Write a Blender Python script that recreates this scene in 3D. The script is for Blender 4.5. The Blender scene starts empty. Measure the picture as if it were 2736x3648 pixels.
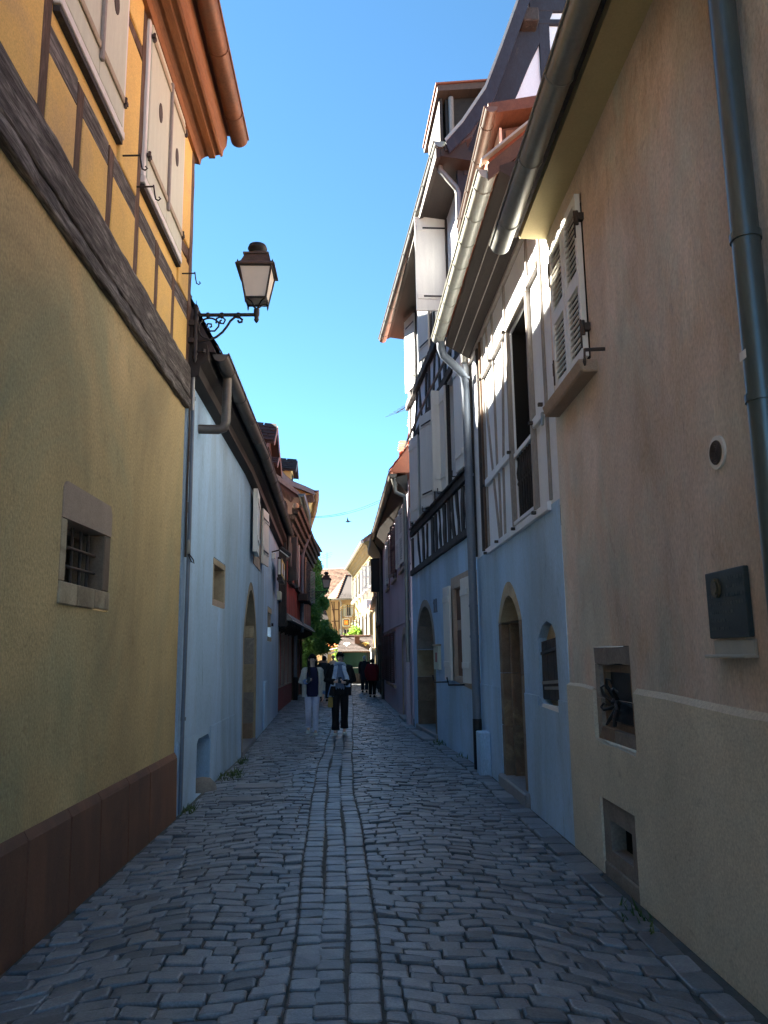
import bpy, bmesh, math, random
from mathutils import Vector, Matrix, geometry, noise

R = math.radians
rnd = random.Random(11)
V = Vector
scene = bpy.context.scene
col = scene.collection

# ---------------------------------------------------------------- camera
PITCH, YAW, ROLL = math.atan(509 / 2845), R(1.87), R(0.79)
f = V((math.sin(YAW) * math.cos(PITCH), math.cos(YAW) * math.cos(PITCH), math.sin(PITCH)))
r0 = V((math.cos(YAW), -math.sin(YAW), 0))
u0 = r0.cross(f)
rt = r0 * math.cos(ROLL) - u0 * math.sin(ROLL)
up = u0 * math.cos(ROLL) + r0 * math.sin(ROLL)
cam_data = bpy.data.cameras.new('camera')
cam = bpy.data.objects.new('camera', cam_data)
col.objects.link(cam)
cam.matrix_world = Matrix(((rt.x, up.x, -f.x, 0), (rt.y, up.y, -f.y, 0), (rt.z, up.z, -f.z, 1.65), (0, 0, 0, 1)))
cam_data.sensor_fit = 'VERTICAL'
cam_data.sensor_height = 36
cam_data.lens = 2845 / 3648 * 36
cam_data.clip_end = 3000
cam_data.clip_start = 0.05
scene.camera = cam

# ---------------------------------------------------------------- light
SUN_EL, SUN_AZ = R(39), R(58)            # azimuth: degrees left of straight down the street
sv = V((-math.sin(SUN_AZ) * math.cos(SUN_EL), math.cos(SUN_AZ) * math.cos(SUN_EL), math.sin(SUN_EL)))
world = bpy.data.worlds.new('World')
scene.world = world
world.use_nodes = True
wn = world.node_tree
bg = wn.nodes['Background']
sky = wn.nodes.new('ShaderNodeTexSky')
sky.sky_type = 'NISHITA'
sky.sun_disc = False
sky.sun_elevation = SUN_EL
sky.sun_rotation = -SUN_AZ
sky.air_density = 0.29
sky.dust_density = 0.0
sky.ozone_density = 1.0
hs = wn.nodes.new('ShaderNodeHueSaturation')
hs.inputs['Hue'].default_value = 0.483
hs.inputs['Saturation'].default_value = 1.12
wn.links.new(sky.outputs[0], hs.inputs['Color'])
wn.links.new(hs.outputs[0], bg.inputs[0])
bg.inputs[1].default_value = 0.05
sun_data = bpy.data.lights.new('sun', 'SUN')
sun_data.energy = 5.0
sun_data.angle = R(0.5)
sun_data.color = (1.0, 0.93, 0.80)
sun = bpy.data.objects.new('sun', sun_data)
sun.rotation_euler = sv.to_track_quat('Z', 'Y').to_euler()
sun.location = (0, 0, 40)
col.objects.link(sun)
vs = scene.view_settings
vs.view_transform = 'Standard'
vs.look = 'None'
vs.gamma = 1
vs.exposure = 3.85
scene.cycles.diffuse_bounces = 8
scene.cycles.max_bounces = 12
vs.use_curve_mapping = False

# ---------------------------------------------------------------- materials
def nodes_of(name):
    m = bpy.data.materials.new(name)
    m.use_nodes = True
    nt = m.node_tree
    return m, nt, nt.nodes['Principled BSDF']

def M(name, c1, c2=None, scale=3.0, rough=0.8, bump=0.3, bscale=60.0, metal=0.0, stretch=(1, 1, 1),
      c3=None, s3=0.8, t3=0.55, grain=0.25, island=0.0, objrand=0.0, spec=0.4, bdist=0.006, dist=0.4, wave=0.0, wscale=1.5, blotch=0.0, crack=0.0):
    """noise-mottled material: c1/c2 blended by noise, c3 as separate stains, fine grain, bump relief"""
    m, nt, b = nodes_of(name)
    N, L = nt.nodes.new, nt.links.new
    tc = N('ShaderNodeTexCoord')
    mp = N('ShaderNodeMapping'); mp.inputs['Scale'].default_value = stretch
    L(tc.outputs['Object'], mp.inputs[0])
    co = mp.outputs[0]
    if objrand:
        oi = N('ShaderNodeObjectInfo')
        ad = N('ShaderNodeVectorMath'); ad.operation = 'ADD'
        sc = N('ShaderNodeMath'); sc.operation = 'MULTIPLY'; sc.inputs[1].default_value = 37.0
        L(oi.outputs['Random'], sc.inputs[0]); L(co, ad.inputs[0]); L(sc.outputs[0], ad.inputs[1])
        co = ad.outputs[0]
    def nz(s, det, d=0.0):
        n = N('ShaderNodeTexNoise'); n.inputs['Scale'].default_value = s
        n.inputs['Detail'].default_value = det; n.inputs['Roughness'].default_value = 0.62
        n.inputs['Distortion'].default_value = d
        L(co, n.inputs['Vector']); return n.outputs['Fac']
    def ramp(src, a, z):
        mr = N('ShaderNodeMapRange'); mr.inputs[1].default_value = a; mr.inputs[2].default_value = z
        mr.clamp = True; L(src, mr.inputs[0]); return mr.outputs[0]
    def mix(fac, a, bb, mode='MIX'):
        mx = N('ShaderNodeMix'); mx.data_type = 'RGBA'; mx.blend_type = mode
        if hasattr(fac, 'links'): L(fac, mx.inputs[0])
        else: mx.inputs[0].default_value = fac
        for sock, val in ((6, a), (7, bb)):
            if hasattr(val, 'links'): L(val, mx.inputs[sock])
            else: mx.inputs[sock].default_value = (*val, 1)
        return mx.outputs[2]
    c = mix(ramp(nz(scale, 6, dist), 0.32, 0.68), c1, c2 or tuple(x * 0.8 for x in c1))
    if c3: c = mix(ramp(nz(s3, 7, 0.8), t3, t3 + 0.18), c, c3)
    if blotch:
        bm_ = N('ShaderNodeMapRange'); bm_.inputs[1].default_value = 0.33; bm_.inputs[2].default_value = 0.67
        bm_.inputs[3].default_value = 1 - blotch; bm_.inputs[4].default_value = 1 + blotch * 0.7
        L(nz(0.42, 8, 1.2), bm_.inputs[0]); c = mix(1.0, c, bm_.outputs[0], 'MULTIPLY')
        sp = ramp(nz(7.0, 9, 0.6), 0.60, 0.74)
        c = mix(sp, c, tuple(x * 0.62 for x in c1)) if blotch > 0.1 else c
    if crack:
        vo = N('ShaderNodeTexVoronoi'); vo.feature = 'DISTANCE_TO_EDGE'; vo.inputs['Scale'].default_value = 0.55
        dn = N('ShaderNodeTexNoise'); dn.inputs['Scale'].default_value = 2.2; dn.inputs['Detail'].default_value = 6
        av = N('ShaderNodeVectorMath'); av.operation = 'ADD'
        L(co, dn.inputs['Vector']); L(dn.outputs['Color'], av.inputs[1]); L(co, av.inputs[0]); L(av.outputs[0], vo.inputs['Vector'])
        cr = N('ShaderNodeMapRange'); cr.inputs[1].default_value = 0.0; cr.inputs[2].default_value = 0.006
        cr.inputs[3].default_value = crack; cr.inputs[4].default_value = 0.0
        L(vo.outputs['Distance'], cr.inputs[0])
        mk = N('ShaderNodeMath'); mk.operation = 'MULTIPLY'; L(cr.outputs[0], mk.inputs[0]); L(ramp(nz(0.8, 4), 0.5, 0.62), mk.inputs[1])
        c = mix(mk.outputs[0], c, tuple(x * 0.35 for x in c1))
    if grain:
        g = ramp(nz(bscale * 1.3, 3), 0.25, 0.75)
        gm = N('ShaderNodeMapRange'); gm.inputs[3].default_value = 1 - grain; gm.inputs[4].default_value = 1 + grain * 0.6
        L(g, gm.inputs[0]); c = mix(1.0, c, gm.outputs[0], 'MULTIPLY')
    if island or objrand:
        if island:
            ge = N('ShaderNodeNewGeometry'); rs = ge.outputs['Random Per Island']; amt = island
        else:
            rs = oi.outputs['Random']; amt = objrand
        im = N('ShaderNodeMapRange'); im.inputs[3].default_value = 1 - amt; im.inputs[4].default_value = 1 + amt
        L(rs, im.inputs[0]); c = mix(1.0, c, im.outputs[0], 'MULTIPLY')
    L(c, b.inputs['Base Color'])
    b.inputs['Roughness'].default_value = rough
    b.inputs['Metallic'].default_value = metal
    b.inputs['Specular IOR Level'].default_value = spec
    if bump:
        bp = N('ShaderNodeBump'); bp.inputs['Strength'].default_value = bump; bp.inputs['Distance'].default_value = bdist
        L(nz(bscale, 5), bp.inputs['Height'])
        nrm = bp.outputs[0]
        if wave:
            b2 = N('ShaderNodeBump'); b2.inputs['Strength'].default_value = wave; b2.inputs['Distance'].default_value = 0.06
            L(nz(wscale, 3), b2.inputs['Height']); L(nrm, b2.inputs['Normal']); nrm = b2.outputs[0]
        L(nrm, b.inputs['Normal'])
    return m

VST = (1, 1, 0.28)      # vertical rain streaks
MT = {}
MT['yellow_render'] = M('yellow_render', (0.60, 0.45, 0.215), (0.52, 0.40, 0.20), 1.2, 0.95, 0.65, 40, c3=(0.43, 0.385, 0.21), s3=0.55, t3=0.47, stretch=(1, 1, 0.75), wave=0.35, grain=0.32, blotch=0.26, crack=0.35, bdist=0.012)
MT['yellow_panel'] = M('yellow_panel', (0.78, 0.53, 0.16), (0.70, 0.47, 0.15), 2.0, 0.92, 0.2, 70, c3=(0.55, 0.38, 0.18), wave=0.2, wscale=3)
MT['oak_grey'] = M('oak_grey', (0.17, 0.15, 0.13), (0.055, 0.045, 0.04), 11, 0.92, 1.0, 22, stretch=(2.2, 0.22, 2.2), c3=(0.33, 0.30, 0.27), s3=6, t3=0.50, grain=0.75, bdist=0.03)
MT['oak_brown'] = M('oak_brown', (0.15, 0.085, 0.05), (0.07, 0.045, 0.03), 9, 0.9, 0.8, 26, stretch=(1.6, 1.6, 0.3), c3=(0.22, 0.15, 0.11), s3=6, t3=0.55, grain=0.45, bdist=0.015)
MT['cornice_wood'] = M('cornice_wood', (0.30, 0.125, 0.045), (0.20, 0.085, 0.035), 4, 0.65, 0.3, 40, stretch=(2, 0.25, 2), grain=0.3)
MT['copper_gutter'] = M('copper_gutter', (0.22, 0.10, 0.05), (0.14, 0.075, 0.045), 5, 0.5, 0.1, 30, metal=0.4)
MT['sandstone_red'] = M('sandstone_red', (0.21, 0.105, 0.065), (0.145, 0.08, 0.055), 2.2, 0.85, 0.4, 70, stretch=(1, 1.4, 0.7), c3=(0.13, 0.075, 0.055), s3=1.6, t3=0.5, objrand=0.18)
MT['sandstone_pink'] = M('sandstone_pink', (0.47, 0.36, 0.27), (0.39, 0.30, 0.23), 5, 0.88, 0.4, 80, objrand=0.12)
MT['stone_buff'] = M('stone_buff', (0.46, 0.38, 0.25), (0.34, 0.27, 0.17), 4, 0.88, 0.5, 60, c3=(0.22, 0.17, 0.11), s3=3, t3=0.55, objrand=0.15)
MT['stone_brown'] = M('stone_brown', (0.25, 0.18, 0.12), (0.16, 0.11, 0.075), 4, 0.88, 0.5, 60, c3=(0.32, 0.26, 0.16), s3=3, t3=0.55, objrand=0.15)
MT['stone_grey'] = M('stone_grey', (0.27, 0.245, 0.21), (0.19, 0.17, 0.15), 5, 0.9, 0.7, 40, c3=(0.35, 0.32, 0.27), s3=4, t3=0.58, objrand=0.1)
MT['cream_paint'] = M('cream_paint', (0.58, 0.60, 0.47), (0.52, 0.54, 0.42), 4, 0.6, 0.12, 50, stretch=(3, 3, 0.3), grain=0.1, c3=(0.48, 0.41, 0.30), s3=5, t3=0.62)
MT['cream_batten'] = M('cream_batten', (0.45, 0.37, 0.25), (0.32, 0.26, 0.18), 7, 0.7, 0.2, 50)
MT['white_paint'] = M('white_paint', (0.74, 0.72, 0.66), (0.66, 0.64, 0.59), 4, 0.55, 0.1, 50, stretch=(3, 3, 0.3), grain=0.08, c3=(0.55, 0.51, 0.45), s3=6, t3=0.66)
MT['blue_render'] = M('blue_render', (0.42, 0.60, 0.78), (0.38, 0.56, 0.74), 1.1, 0.93, 0.35, 70, stretch=VST, c3=(0.345, 0.47, 0.59), s3=0.9, t3=0.47, grain=0.22, wave=0.45, blotch=0.2, crack=0.3)
MT['pale_blue_panel'] = M('pale_blue_panel', (0.74, 0.77, 0.80), (0.68, 0.71, 0.75), 2.5, 0.9, 0.2, 60, stretch=VST, grain=0.1, wave=0.15, wscale=4)
MT['white_panel'] = M('white_panel', (0.82, 0.80, 0.75), (0.76, 0.74, 0.70), 2.5, 0.9, 0.15, 60, grain=0.08, wave=0.12, wscale=4)
MT['timber_grey_paint'] = M('timber_grey_paint', (0.30, 0.265, 0.235), (0.24, 0.215, 0.195), 6, 0.75, 0.3, 40, stretch=(2, 2, 0.4))
MT['timber_black'] = M('timber_black', (0.055, 0.046, 0.042), (0.035, 0.03, 0.028), 8, 0.85, 0.7, 30, stretch=(1.5, 1.5, 0.4), c3=(0.10, 0.08, 0.07), s3=6, t3=0.56, grain=0.4, bdist=0.015)
MT['timber_blue_black'] = M('timber_blue_black', (0.030, 0.034, 0.048), (0.022, 0.024, 0.033), 5, 0.8, 0.4, 30, stretch=(1.2, 1.2, 0.5), c3=(0.085, 0.07, 0.065), s3=4, t3=0.62)
MT['soffit_brown'] = M('soffit_brown', (0.045, 0.034, 0.028), (0.03, 0.024, 0.02), 5, 0.7, 0.3, 40, stretch=(2, 0.3, 2))
MT['ochre_render'] = M('ochre_render', (0.70, 0.59, 0.51), (0.56, 0.43, 0.32), 1.7, 0.95, 0.7, 42, stretch=(1, 1, 0.6), c3=(0.56, 0.54, 0.46), s3=1.3, t3=0.46, grain=0.26, wave=0.7, wscale=2.6, blotch=0.30, crack=0.3)
MT['beige_render'] = M('beige_render', (0.66, 0.61, 0.48), (0.59, 0.545, 0.43), 1.5, 0.95, 0.6, 48, grain=0.28, wave=0.35, c3=(0.53, 0.51, 0.40), s3=0.9, blotch=0.14, crack=0.25)
MT['soffit_yellow'] = M('soffit_yellow', (0.56, 0.47, 0.25), (0.50, 0.42, 0.23), 2, 0.85, 0.15, 50, grain=0.1)
MT['zinc'] = M('zinc', (0.30, 0.30, 0.27), (0.23, 0.235, 0.22), 4, 0.42, 0.06, 20, metal=0.55, stretch=(1, 1, 1), grain=0.1)
MT['zinc_pale'] = M('zinc_pale', (0.42, 0.42, 0.36), (0.36, 0.36, 0.32), 4, 0.45, 0.06, 20, metal=0.35, grain=0.1)
MT['zinc_brown'] = M('zinc_brown', (0.15, 0.13, 0.11), (0.11, 0.095, 0.085), 4, 0.5, 0.08, 20, metal=0.35, grain=0.12)
MT['pipe_teal'] = M('pipe_teal', (0.10, 0.135, 0.14), (0.075, 0.10, 0.11), 6, 0.32, 0.05, 30, metal=0.5, grain=0.15, stretch=(2, 2, 0.3))
MT['pipe_blue'] = M('pipe_blue', (0.16, 0.19, 0.235), (0.13, 0.16, 0.20), 4, 0.5, 0.05, 30, metal=0.2, grain=0.1)
MT['iron'] = M('iron', (0.025, 0.025, 0.028), (0.04, 0.035, 0.032), 9, 0.5, 0.3, 60, metal=0.5)
MT['iron_rust'] = M('iron_rust', (0.10, 0.07, 0.055), (0.05, 0.04, 0.035), 12, 0.75, 0.4, 60, metal=0.2)
MT['cable_black'] = M('cable_black', (0.02, 0.02, 0.02), None, 5, 0.9, 0, grain=0, spec=0.1)
MT['dormer_wood'] = M('dormer_wood', (0.115, 0.07, 0.05), (0.075, 0.048, 0.038), 6, 0.7, 0.3, 40, stretch=(2, 0.4, 2))
MT['dark_room'] = M('dark_room', (0.010, 0.009, 0.008), None, 2, 0.95, 0, grain=0)
MT['door_dark'] = M('door_dark', (0.05, 0.03, 0.022), (0.035, 0.022, 0.017), 8, 0.55, 0.3, 40, stretch=(2, 2, 0.3))
MT['door_brown'] = M('door_brown', (0.17, 0.11, 0.06), (0.11, 0.07, 0.04), 8, 0.6, 0.3, 40, stretch=(2, 2, 0.3))
MT['niche_brown'] = M('niche_brown', (0.22, 0.145, 0.07), (0.15, 0.10, 0.055), 6, 0.8, 0.3, 40)
MT['mauve_render'] = M('mauve_render', (0.50, 0.43, 0.48), (0.46, 0.39, 0.44), 1.2, 0.93, 0.3, 60, stretch=VST, grain=0.1, c3=(0.33, 0.28, 0.31))
MT['brown_paint'] = M('brown_paint', (0.12, 0.055, 0.05), (0.09, 0.043, 0.04), 6, 0.5, 0.15, 40)
MT['red_boards'] = M('red_boards', (0.42, 0.07, 0.045), (0.33, 0.055, 0.04), 5, 0.75, 0.3, 50, stretch=(2, 2, 0.3), objrand=0.12)
MT['red_render'] = M('red_render', (0.36, 0.10, 0.085), (0.28, 0.08, 0.07), 2, 0.9, 0.4, 50, c3=(0.40, 0.19, 0.17), s3=2, t3=0.6)
MT['carved_oak'] = M('carved_oak', (0.09, 0.078, 0.058), (0.03, 0.027, 0.022), 14, 0.85, 0.8, 40, stretch=(2, 0.5, 1), c3=(0.30, 0.26, 0.16), s3=9, t3=0.52, bdist=0.02)
MT['tile_orange'] = M('tile_orange', (0.33, 0.10, 0.05), (0.23, 0.075, 0.045), 6, 0.8, 0.3, 50, island=0.28)
MT['tile_brown'] = M('tile_brown', (0.17, 0.085, 0.06), (0.12, 0.06, 0.048), 5, 0.85, 0.3, 50, island=0.3)
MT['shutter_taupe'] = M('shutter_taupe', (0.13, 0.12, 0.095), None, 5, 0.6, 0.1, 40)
MT['dark_roof_brown'] = M('dark_roof_brown', (0.035, 0.026, 0.024), (0.028, 0.021, 0.02), 4, 0.9, 0.3, 50, island=0.2)  # very dark roof brown; on the peach house it carries the front slope's shade
MT['tile_dark'] = M('tile_dark', (0.10, 0.075, 0.07), (0.07, 0.055, 0.052), 4, 0.85, 0.3, 50, island=0.2)
MT['tile_tan'] = M('tile_tan', (0.19, 0.10, 0.06), (0.14, 0.075, 0.048), 5, 0.85, 0.3, 50, island=0.35)
MT['tile_white'] = M('tile_white', (0.72, 0.74, 0.70), None, 5, 0.4, 0.1, 50)
MT['tile_gold'] = M('tile_gold', (0.70, 0.50, 0.12), None, 5, 0.4, 0.1, 50)
MT['gable_yellow'] = M('gable_yellow', (0.60, 0.40, 0.13), (0.54, 0.36, 0.13), 2, 0.9, 0.2, 50, grain=0.1)
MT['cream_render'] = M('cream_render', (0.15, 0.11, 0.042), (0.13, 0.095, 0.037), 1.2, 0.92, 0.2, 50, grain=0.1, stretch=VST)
MT['peach_render'] = M('peach_render', (0.56, 0.40, 0.21), (0.50, 0.35, 0.19), 0.8, 0.92, 0.2, 50, grain=0.1, c3=(0.46, 0.34, 0.20), s3=0.6)
MT['kiosk_green'] = M('kiosk_green', (0.006, 0.048, 0.03), (0.005, 0.04, 0.025), 4, 0.5, 0.1, 40)
MT['canvas_orange'] = M('canvas_orange', (0.62, 0.19, 0.04), (0.55, 0.16, 0.035), 3, 0.85, 0.1, 40)
MT['canvas_white'] = M('canvas_white', (0.80, 0.78, 0.76), None, 3, 0.85, 0.1, 40)
MT['bark'] = M('bark', (0.10, 0.07, 0.05), (0.06, 0.045, 0.035), 9, 0.95, 0.8, 30, stretch=(1, 1, 0.3))
MT['cobble'] = M('cobble', (0.215, 0.235, 0.255), (0.15, 0.165, 0.185), 9, 0.42, 0.6, 60, objrand=0.36, grain=0.3, c3=(0.24, 0.205, 0.20), s3=3, t3=0.6, bdist=0.004)
MT['cobble_field'] = M('cobble_field', (0.215, 0.235, 0.255), (0.15, 0.165, 0.185), 9, 0.42, 0.6, 60, island=0.38, grain=0.3, c3=(0.24, 0.205, 0.20), s3=3, t3=0.6, bdist=0.004)
MT['joint_earth'] = M('joint_earth', (0.11, 0.115, 0.11), (0.07, 0.075, 0.07), 6, 0.95, 0.8, 60, c3=(0.035, 0.045, 0.02), s3=2.0, t3=0.6)
MT['flagstone'] = M('flagstone', (0.24, 0.24, 0.245), (0.19, 0.19, 0.195), 5, 0.6, 0.4, 60, objrand=0.15)
MT['ground'] = M('ground', (0.28, 0.26, 0.24), (0.22, 0.21, 0.20), 1.5, 0.9, 0.3, 20)
MT['plaque_slate'] = M('plaque_slate', (0.035, 0.05, 0.055), (0.028, 0.042, 0.048), 8, 0.5, 0.15, 60)
MT['plaque_raised'] = M('plaque_raised', (0.075, 0.095, 0.10), None, 8, 0.5, 0)
MT['bronze'] = M('bronze', (0.16, 0.125, 0.07), (0.10, 0.08, 0.05), 30, 0.45, 0.4, 60, metal=0.6)
MT['sign_yellow'] = M('sign_yellow', (0.75, 0.52, 0.06), None, 4, 0.5, 0)
MT['sign_orange'] = M('sign_orange', (0.75, 0.28, 0.05), (0.60, 0.20, 0.04), 3, 0.5, 0)
MT['gilt'] = M('gilt', (0.33, 0.22, 0.07), (0.25, 0.17, 0.06), 6, 0.5, 0.1, 40, metal=0.4)

def leaf_mat(name, c1, c2):
    m, nt, b = nodes_of(name)
    N, L = nt.nodes.new, nt.links.new
    ge = N('ShaderNodeNewGeometry')
    mx = N('ShaderNodeMix'); mx.data_type = 'RGBA'
    L(ge.outputs['Random Per Island'], mx.inputs[0])
    mx.inputs[6].default_value = (*c1, 1); mx.inputs[7].default_value = (*c2, 1)
    L(mx.outputs[2], b.inputs['Base Color'])
    b.inputs['Roughness'].default_value = 0.5
    tr = N('ShaderNodeBsdfTranslucent')
    L(mx.outputs[2], tr.inputs['Color'])
    ms = N('ShaderNodeMixShader'); ms.inputs[0].default_value = 0.35
    L(b.outputs[0], ms.inputs[1]); L(tr.outputs[0], ms.inputs[2])
    L(ms.outputs[0], nt.nodes['Material Output'].inputs['Surface'])
    return m
MT['ivy_leaf'] = leaf_mat('ivy_leaf', (0.11, 0.26, 0.05), (0.22, 0.40, 0.09))
MT['bush_leaf'] = leaf_mat('bush_leaf', (0.13, 0.26, 0.03), (0.22, 0.34, 0.05))
MT['weed_leaf'] = leaf_mat('weed_leaf', (0.05, 0.09, 0.02), (0.08, 0.13, 0.03))

def glass_mat(name, base, rough, trans):
    m, nt, b = nodes_of(name)
    b.inputs['Base Color'].default_value = (*base, 1)
    b.inputs['Roughness'].default_value = rough
    b.inputs['Transmission Weight'].default_value = trans
    b.inputs['IOR'].default_value = 1.45
    return m
MT['frosted_glass'] = M('frosted_glass', (0.58, 0.53, 0.44), (0.52, 0.48, 0.40), 3, 0.35, 0.0, grain=0.03)
MT['window_glass'] = glass_mat('window_glass', (0.03, 0.035, 0.04), 0.03, 0.0)

def cloth(name, c, c2=None):
    MT[name] = M(name, c, c2, 14, 0.9, 0.4, 35, grain=0.15)
cloth('cloth_cream', (0.62, 0.62, 0.55)); cloth('cloth_navy', (0.012, 0.012, 0.05)); cloth('jeans_pale', (0.58, 0.62, 0.76), (0.50, 0.54, 0.70))
cloth('cloth_black', (0.010, 0.010, 0.011)); cloth('cloth_red', (0.20, 0.010, 0.018)); cloth('cloth_steel', (0.16, 0.22, 0.34))
cloth('scarf_pale', (0.55, 0.62, 0.72), (0.30, 0.44, 0.66)); cloth('cloth_charcoal', (0.022, 0.026, 0.035)); cloth('shoe_white', (0.62, 0.66, 0.62))
cloth('cuff_blue', (0.16, 0.26, 0.50)); cloth('hair_black', (0.010, 0.008, 0.008)); cloth('hair_white', (0.60, 0.60, 0.60)); cloth('straw', (0.50, 0.42, 0.30))
MT['skin'] = M('skin', (0.64, 0.44, 0.34), (0.60, 0.40, 0.31), 20, 0.55, 0.05, 60, grain=0.04)
MT['lips'] = M('lips', (0.35, 0.11, 0.10), None, 20, 0.5, 0, grain=0)
MT['phone_black'] = M('phone_black', (0.012, 0.012, 0.014), None, 5, 0.2, 0, grain=0)
MT['bag_black'] = M('bag_black', (0.012, 0.012, 0.013), None, 9, 0.5, 0.2, 50)
MT['bag_mustard'] = M('bag_mustard', (0.40, 0.27, 0.07), None, 9, 0.8, 0.2, 50)

# ---------------------------------------------------------------- object helpers
def root_off(o):
    v = V((0, 0, 0))
    while o is not None:
        v = v + o.location
        o = o.parent
    return v

def link(o, parent=None):
    col.objects.link(o)
    if parent is not None: o.parent = parent
    return o

def thing(name, label, cat, loc=(0, 0, 0), group=None, rz=0.0):
    o = bpy.data.objects.new(name, None)
    o.empty_display_size = 0.2
    o.location = loc
    o.rotation_euler = (0, 0, rz)
    o['label'] = label; o['category'] = cat
    if group: o['group'] = group
    return link(o)

class MB:
    """collects shapes given in world coordinates; build() links them as ONE mesh object"""
    def __init__(s): s.v = []; s.f = []
    def add(s, pts, faces):
        n = len(s.v)
        s.v += [V(p) for p in pts]
        s.f += [tuple(i + n for i in q) for q in faces]
        return s
    def quad(s, *p): return s.add(p, [tuple(range(len(p)))])
    def hexa(s, p, ch=0.0):
        """8 corners: bottom ring 0-3, top ring 4-7"""
        if ch <= 0:
            return s.add(p, [(3, 2, 1, 0), (4, 5, 6, 7), (0, 1, 5, 4), (1, 2, 6, 5), (2, 3, 7, 6), (3, 0, 4, 7)])
        p = [V(q) for q in p]
        nb = {0: (1, 3, 4), 1: (0, 2, 5), 2: (1, 3, 6), 3: (0, 2, 7), 4: (5, 7, 0), 5: (4, 6, 1), 6: (5, 7, 2), 7: (4, 6, 3)}
        faces6 = [(3, 2, 1, 0), (4, 5, 6, 7), (0, 1, 5, 4), (1, 2, 6, 5), (2, 3, 7, 6), (3, 0, 4, 7)]
        pts, idx, fs = [], {}, []
        for fi, q in enumerate(faces6):
            for c in q:
                d = V((0, 0, 0))
                for k in nb[c]:
                    if k in q:
                        e = p[k] - p[c]; l = e.length
                        if l > 1e-6: d += e / l * min(ch, l * 0.4)
                idx[fi, c] = len(pts); pts.append(p[c] + d)
            fs.append(tuple(idx[fi, c] for c in q))
        done = set()
        for a in range(6):
            for b in range(a + 1, 6):
                sh = [c for c in faces6[a] if c in faces6[b]]
                if len(sh) == 2:
                    c, e = sh
                    fs.append((idx[a, c], idx[a, e], idx[b, e], idx[b, c]))
        for c in range(8):
            t = [idx[fi, c] for fi in range(6) if c in faces6[fi]]
            fs.append(tuple(t))
        return s.add(pts, fs)
    def box(s, c, sx, sy, sz, ch=0.0, rot=None):
        c = V(c); m = rot or Matrix.Identity(3)
        p = [c + m @ V((x * sx / 2, y * sy / 2, z * sz / 2)) for z in (-1, 1) for x, y in ((-1, -1), (1, -1), (1, 1), (-1, 1))]
        return s.hexa(p, ch)
    def tube(s, path, r, n=10, caps=True, sx=1.0, upv=None):
        path = [V(p) for p in path]
        rs = r if isinstance(r, (list, tuple)) else [r] * len(path)
        pts, fs = [], []
        prev = None
        for i, p in enumerate(path):
            d = (path[min(i + 1, len(path) - 1)] - path[max(i - 1, 0)])
            if d.length < 1e-9: d = V((0, 0, 1))
            d.normalize()
            if prev is None:
                a = upv or (V((0, 0, 1)) if abs(d.z) < 0.9 else V((1, 0, 0)))
                x = d.cross(a).normalized()
            else:
                x = (prev - d * prev.dot(d)).normalized()
            prev = x
            y = d.cross(x)
            for k in range(n):
                t = 2 * math.pi * k / n
                pts.append(p + (x * math.cos(t) * sx + y * math.sin(t)) * rs[i])
        for i in range(len(path) - 1):
            for k in range(n):
                k2 = (k + 1) % n
                fs.append((i * n + k, i * n + k2, (i + 1) * n + k2, (i + 1) * n + k))
        if caps:
            fs.append(tuple(range(n - 1, -1, -1)))
            fs.append(tuple((len(path) - 1) * n + k for k in range(n)))
        return s.add(pts, fs)
    def rings(s, rings, caps=True):
        n = len(rings[0]); pts = [p for q in rings for p in q]; fs = []
        for i in range(len(rings) - 1):
            for k in range(n):
                k2 = (k + 1) % n
                fs.append((i * n + k, i * n + k2, (i + 1) * n + k2, (i + 1) * n + k))
        if caps:
            fs.append(tuple(range(n - 1, -1, -1))); fs.append(tuple((len(rings) - 1) * n + k for k in range(n)))
        return s.add(pts, fs)
    def lathe(s, c, prof, n=16, sx=1, sy=1):
        c = V(c)
        return s.rings([[c + V((r * math.cos(2 * math.pi * k / n) * sx, r * math.sin(2 * math.pi * k / n) * sy, z)) for k in range(n)] for r, z in prof])
    def prism(s, poly, off):
        poly = [V(p) for p in poly]; off = V(off); n = len(poly)
        fs = [tuple(range(n - 1, -1, -1)), tuple(range(n, 2 * n))]
        fs += [(i, (i + 1) % n, n + (i + 1) % n, n + i) for i in range(n)]
        return s.add(poly + [p + off for p in poly], fs)
    def strip(s, prof, path_off):
        """open profile (list of points) swept along offsets (list of vectors)"""
        n = len(prof); pts = []; fs = []
        for o in path_off:
            pts += [V(p) + V(o) for p in prof]
        for i in range(len(path_off) - 1):
            for k in range(n - 1):
                fs.append((i * n + k, i * n + k + 1, (i + 1) * n + k + 1, (i + 1) * n + k))
        return s.add(pts, fs)
    def build(s, name, mat, parent=None, smooth=False, kind=None, recalc=True):
        me = bpy.data.meshes.new(name)
        off = root_off(parent)
        me.from_pydata([tuple(p - off) for p in s.v], [], s.f)
        if recalc:
            bm = bmesh.new(); bm.from_mesh(me)
            bmesh.ops.recalc_face_normals(bm, faces=bm.faces)
            bm.to_mesh(me); bm.free()
        me.materials.append(MT[mat] if isinstance(mat, str) else mat)
        if smooth:
            me.polygons.foreach_set('use_smooth', [True] * len(me.polygons))
            try: me.set_sharp_from_angle(angle=R(42))
            except Exception: pass
        me.update()
        o = bpy.data.objects.new(name, me)
        if kind: o['kind'] = kind
        return link(o, parent)

def copy_part(o, parent, delta=(0, 0, 0), rot=None):
    c = o.copy()
    c.location = V(o.location) + V(delta)
    if rot: c.rotation_euler = rot
    return link(c, parent)

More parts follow.
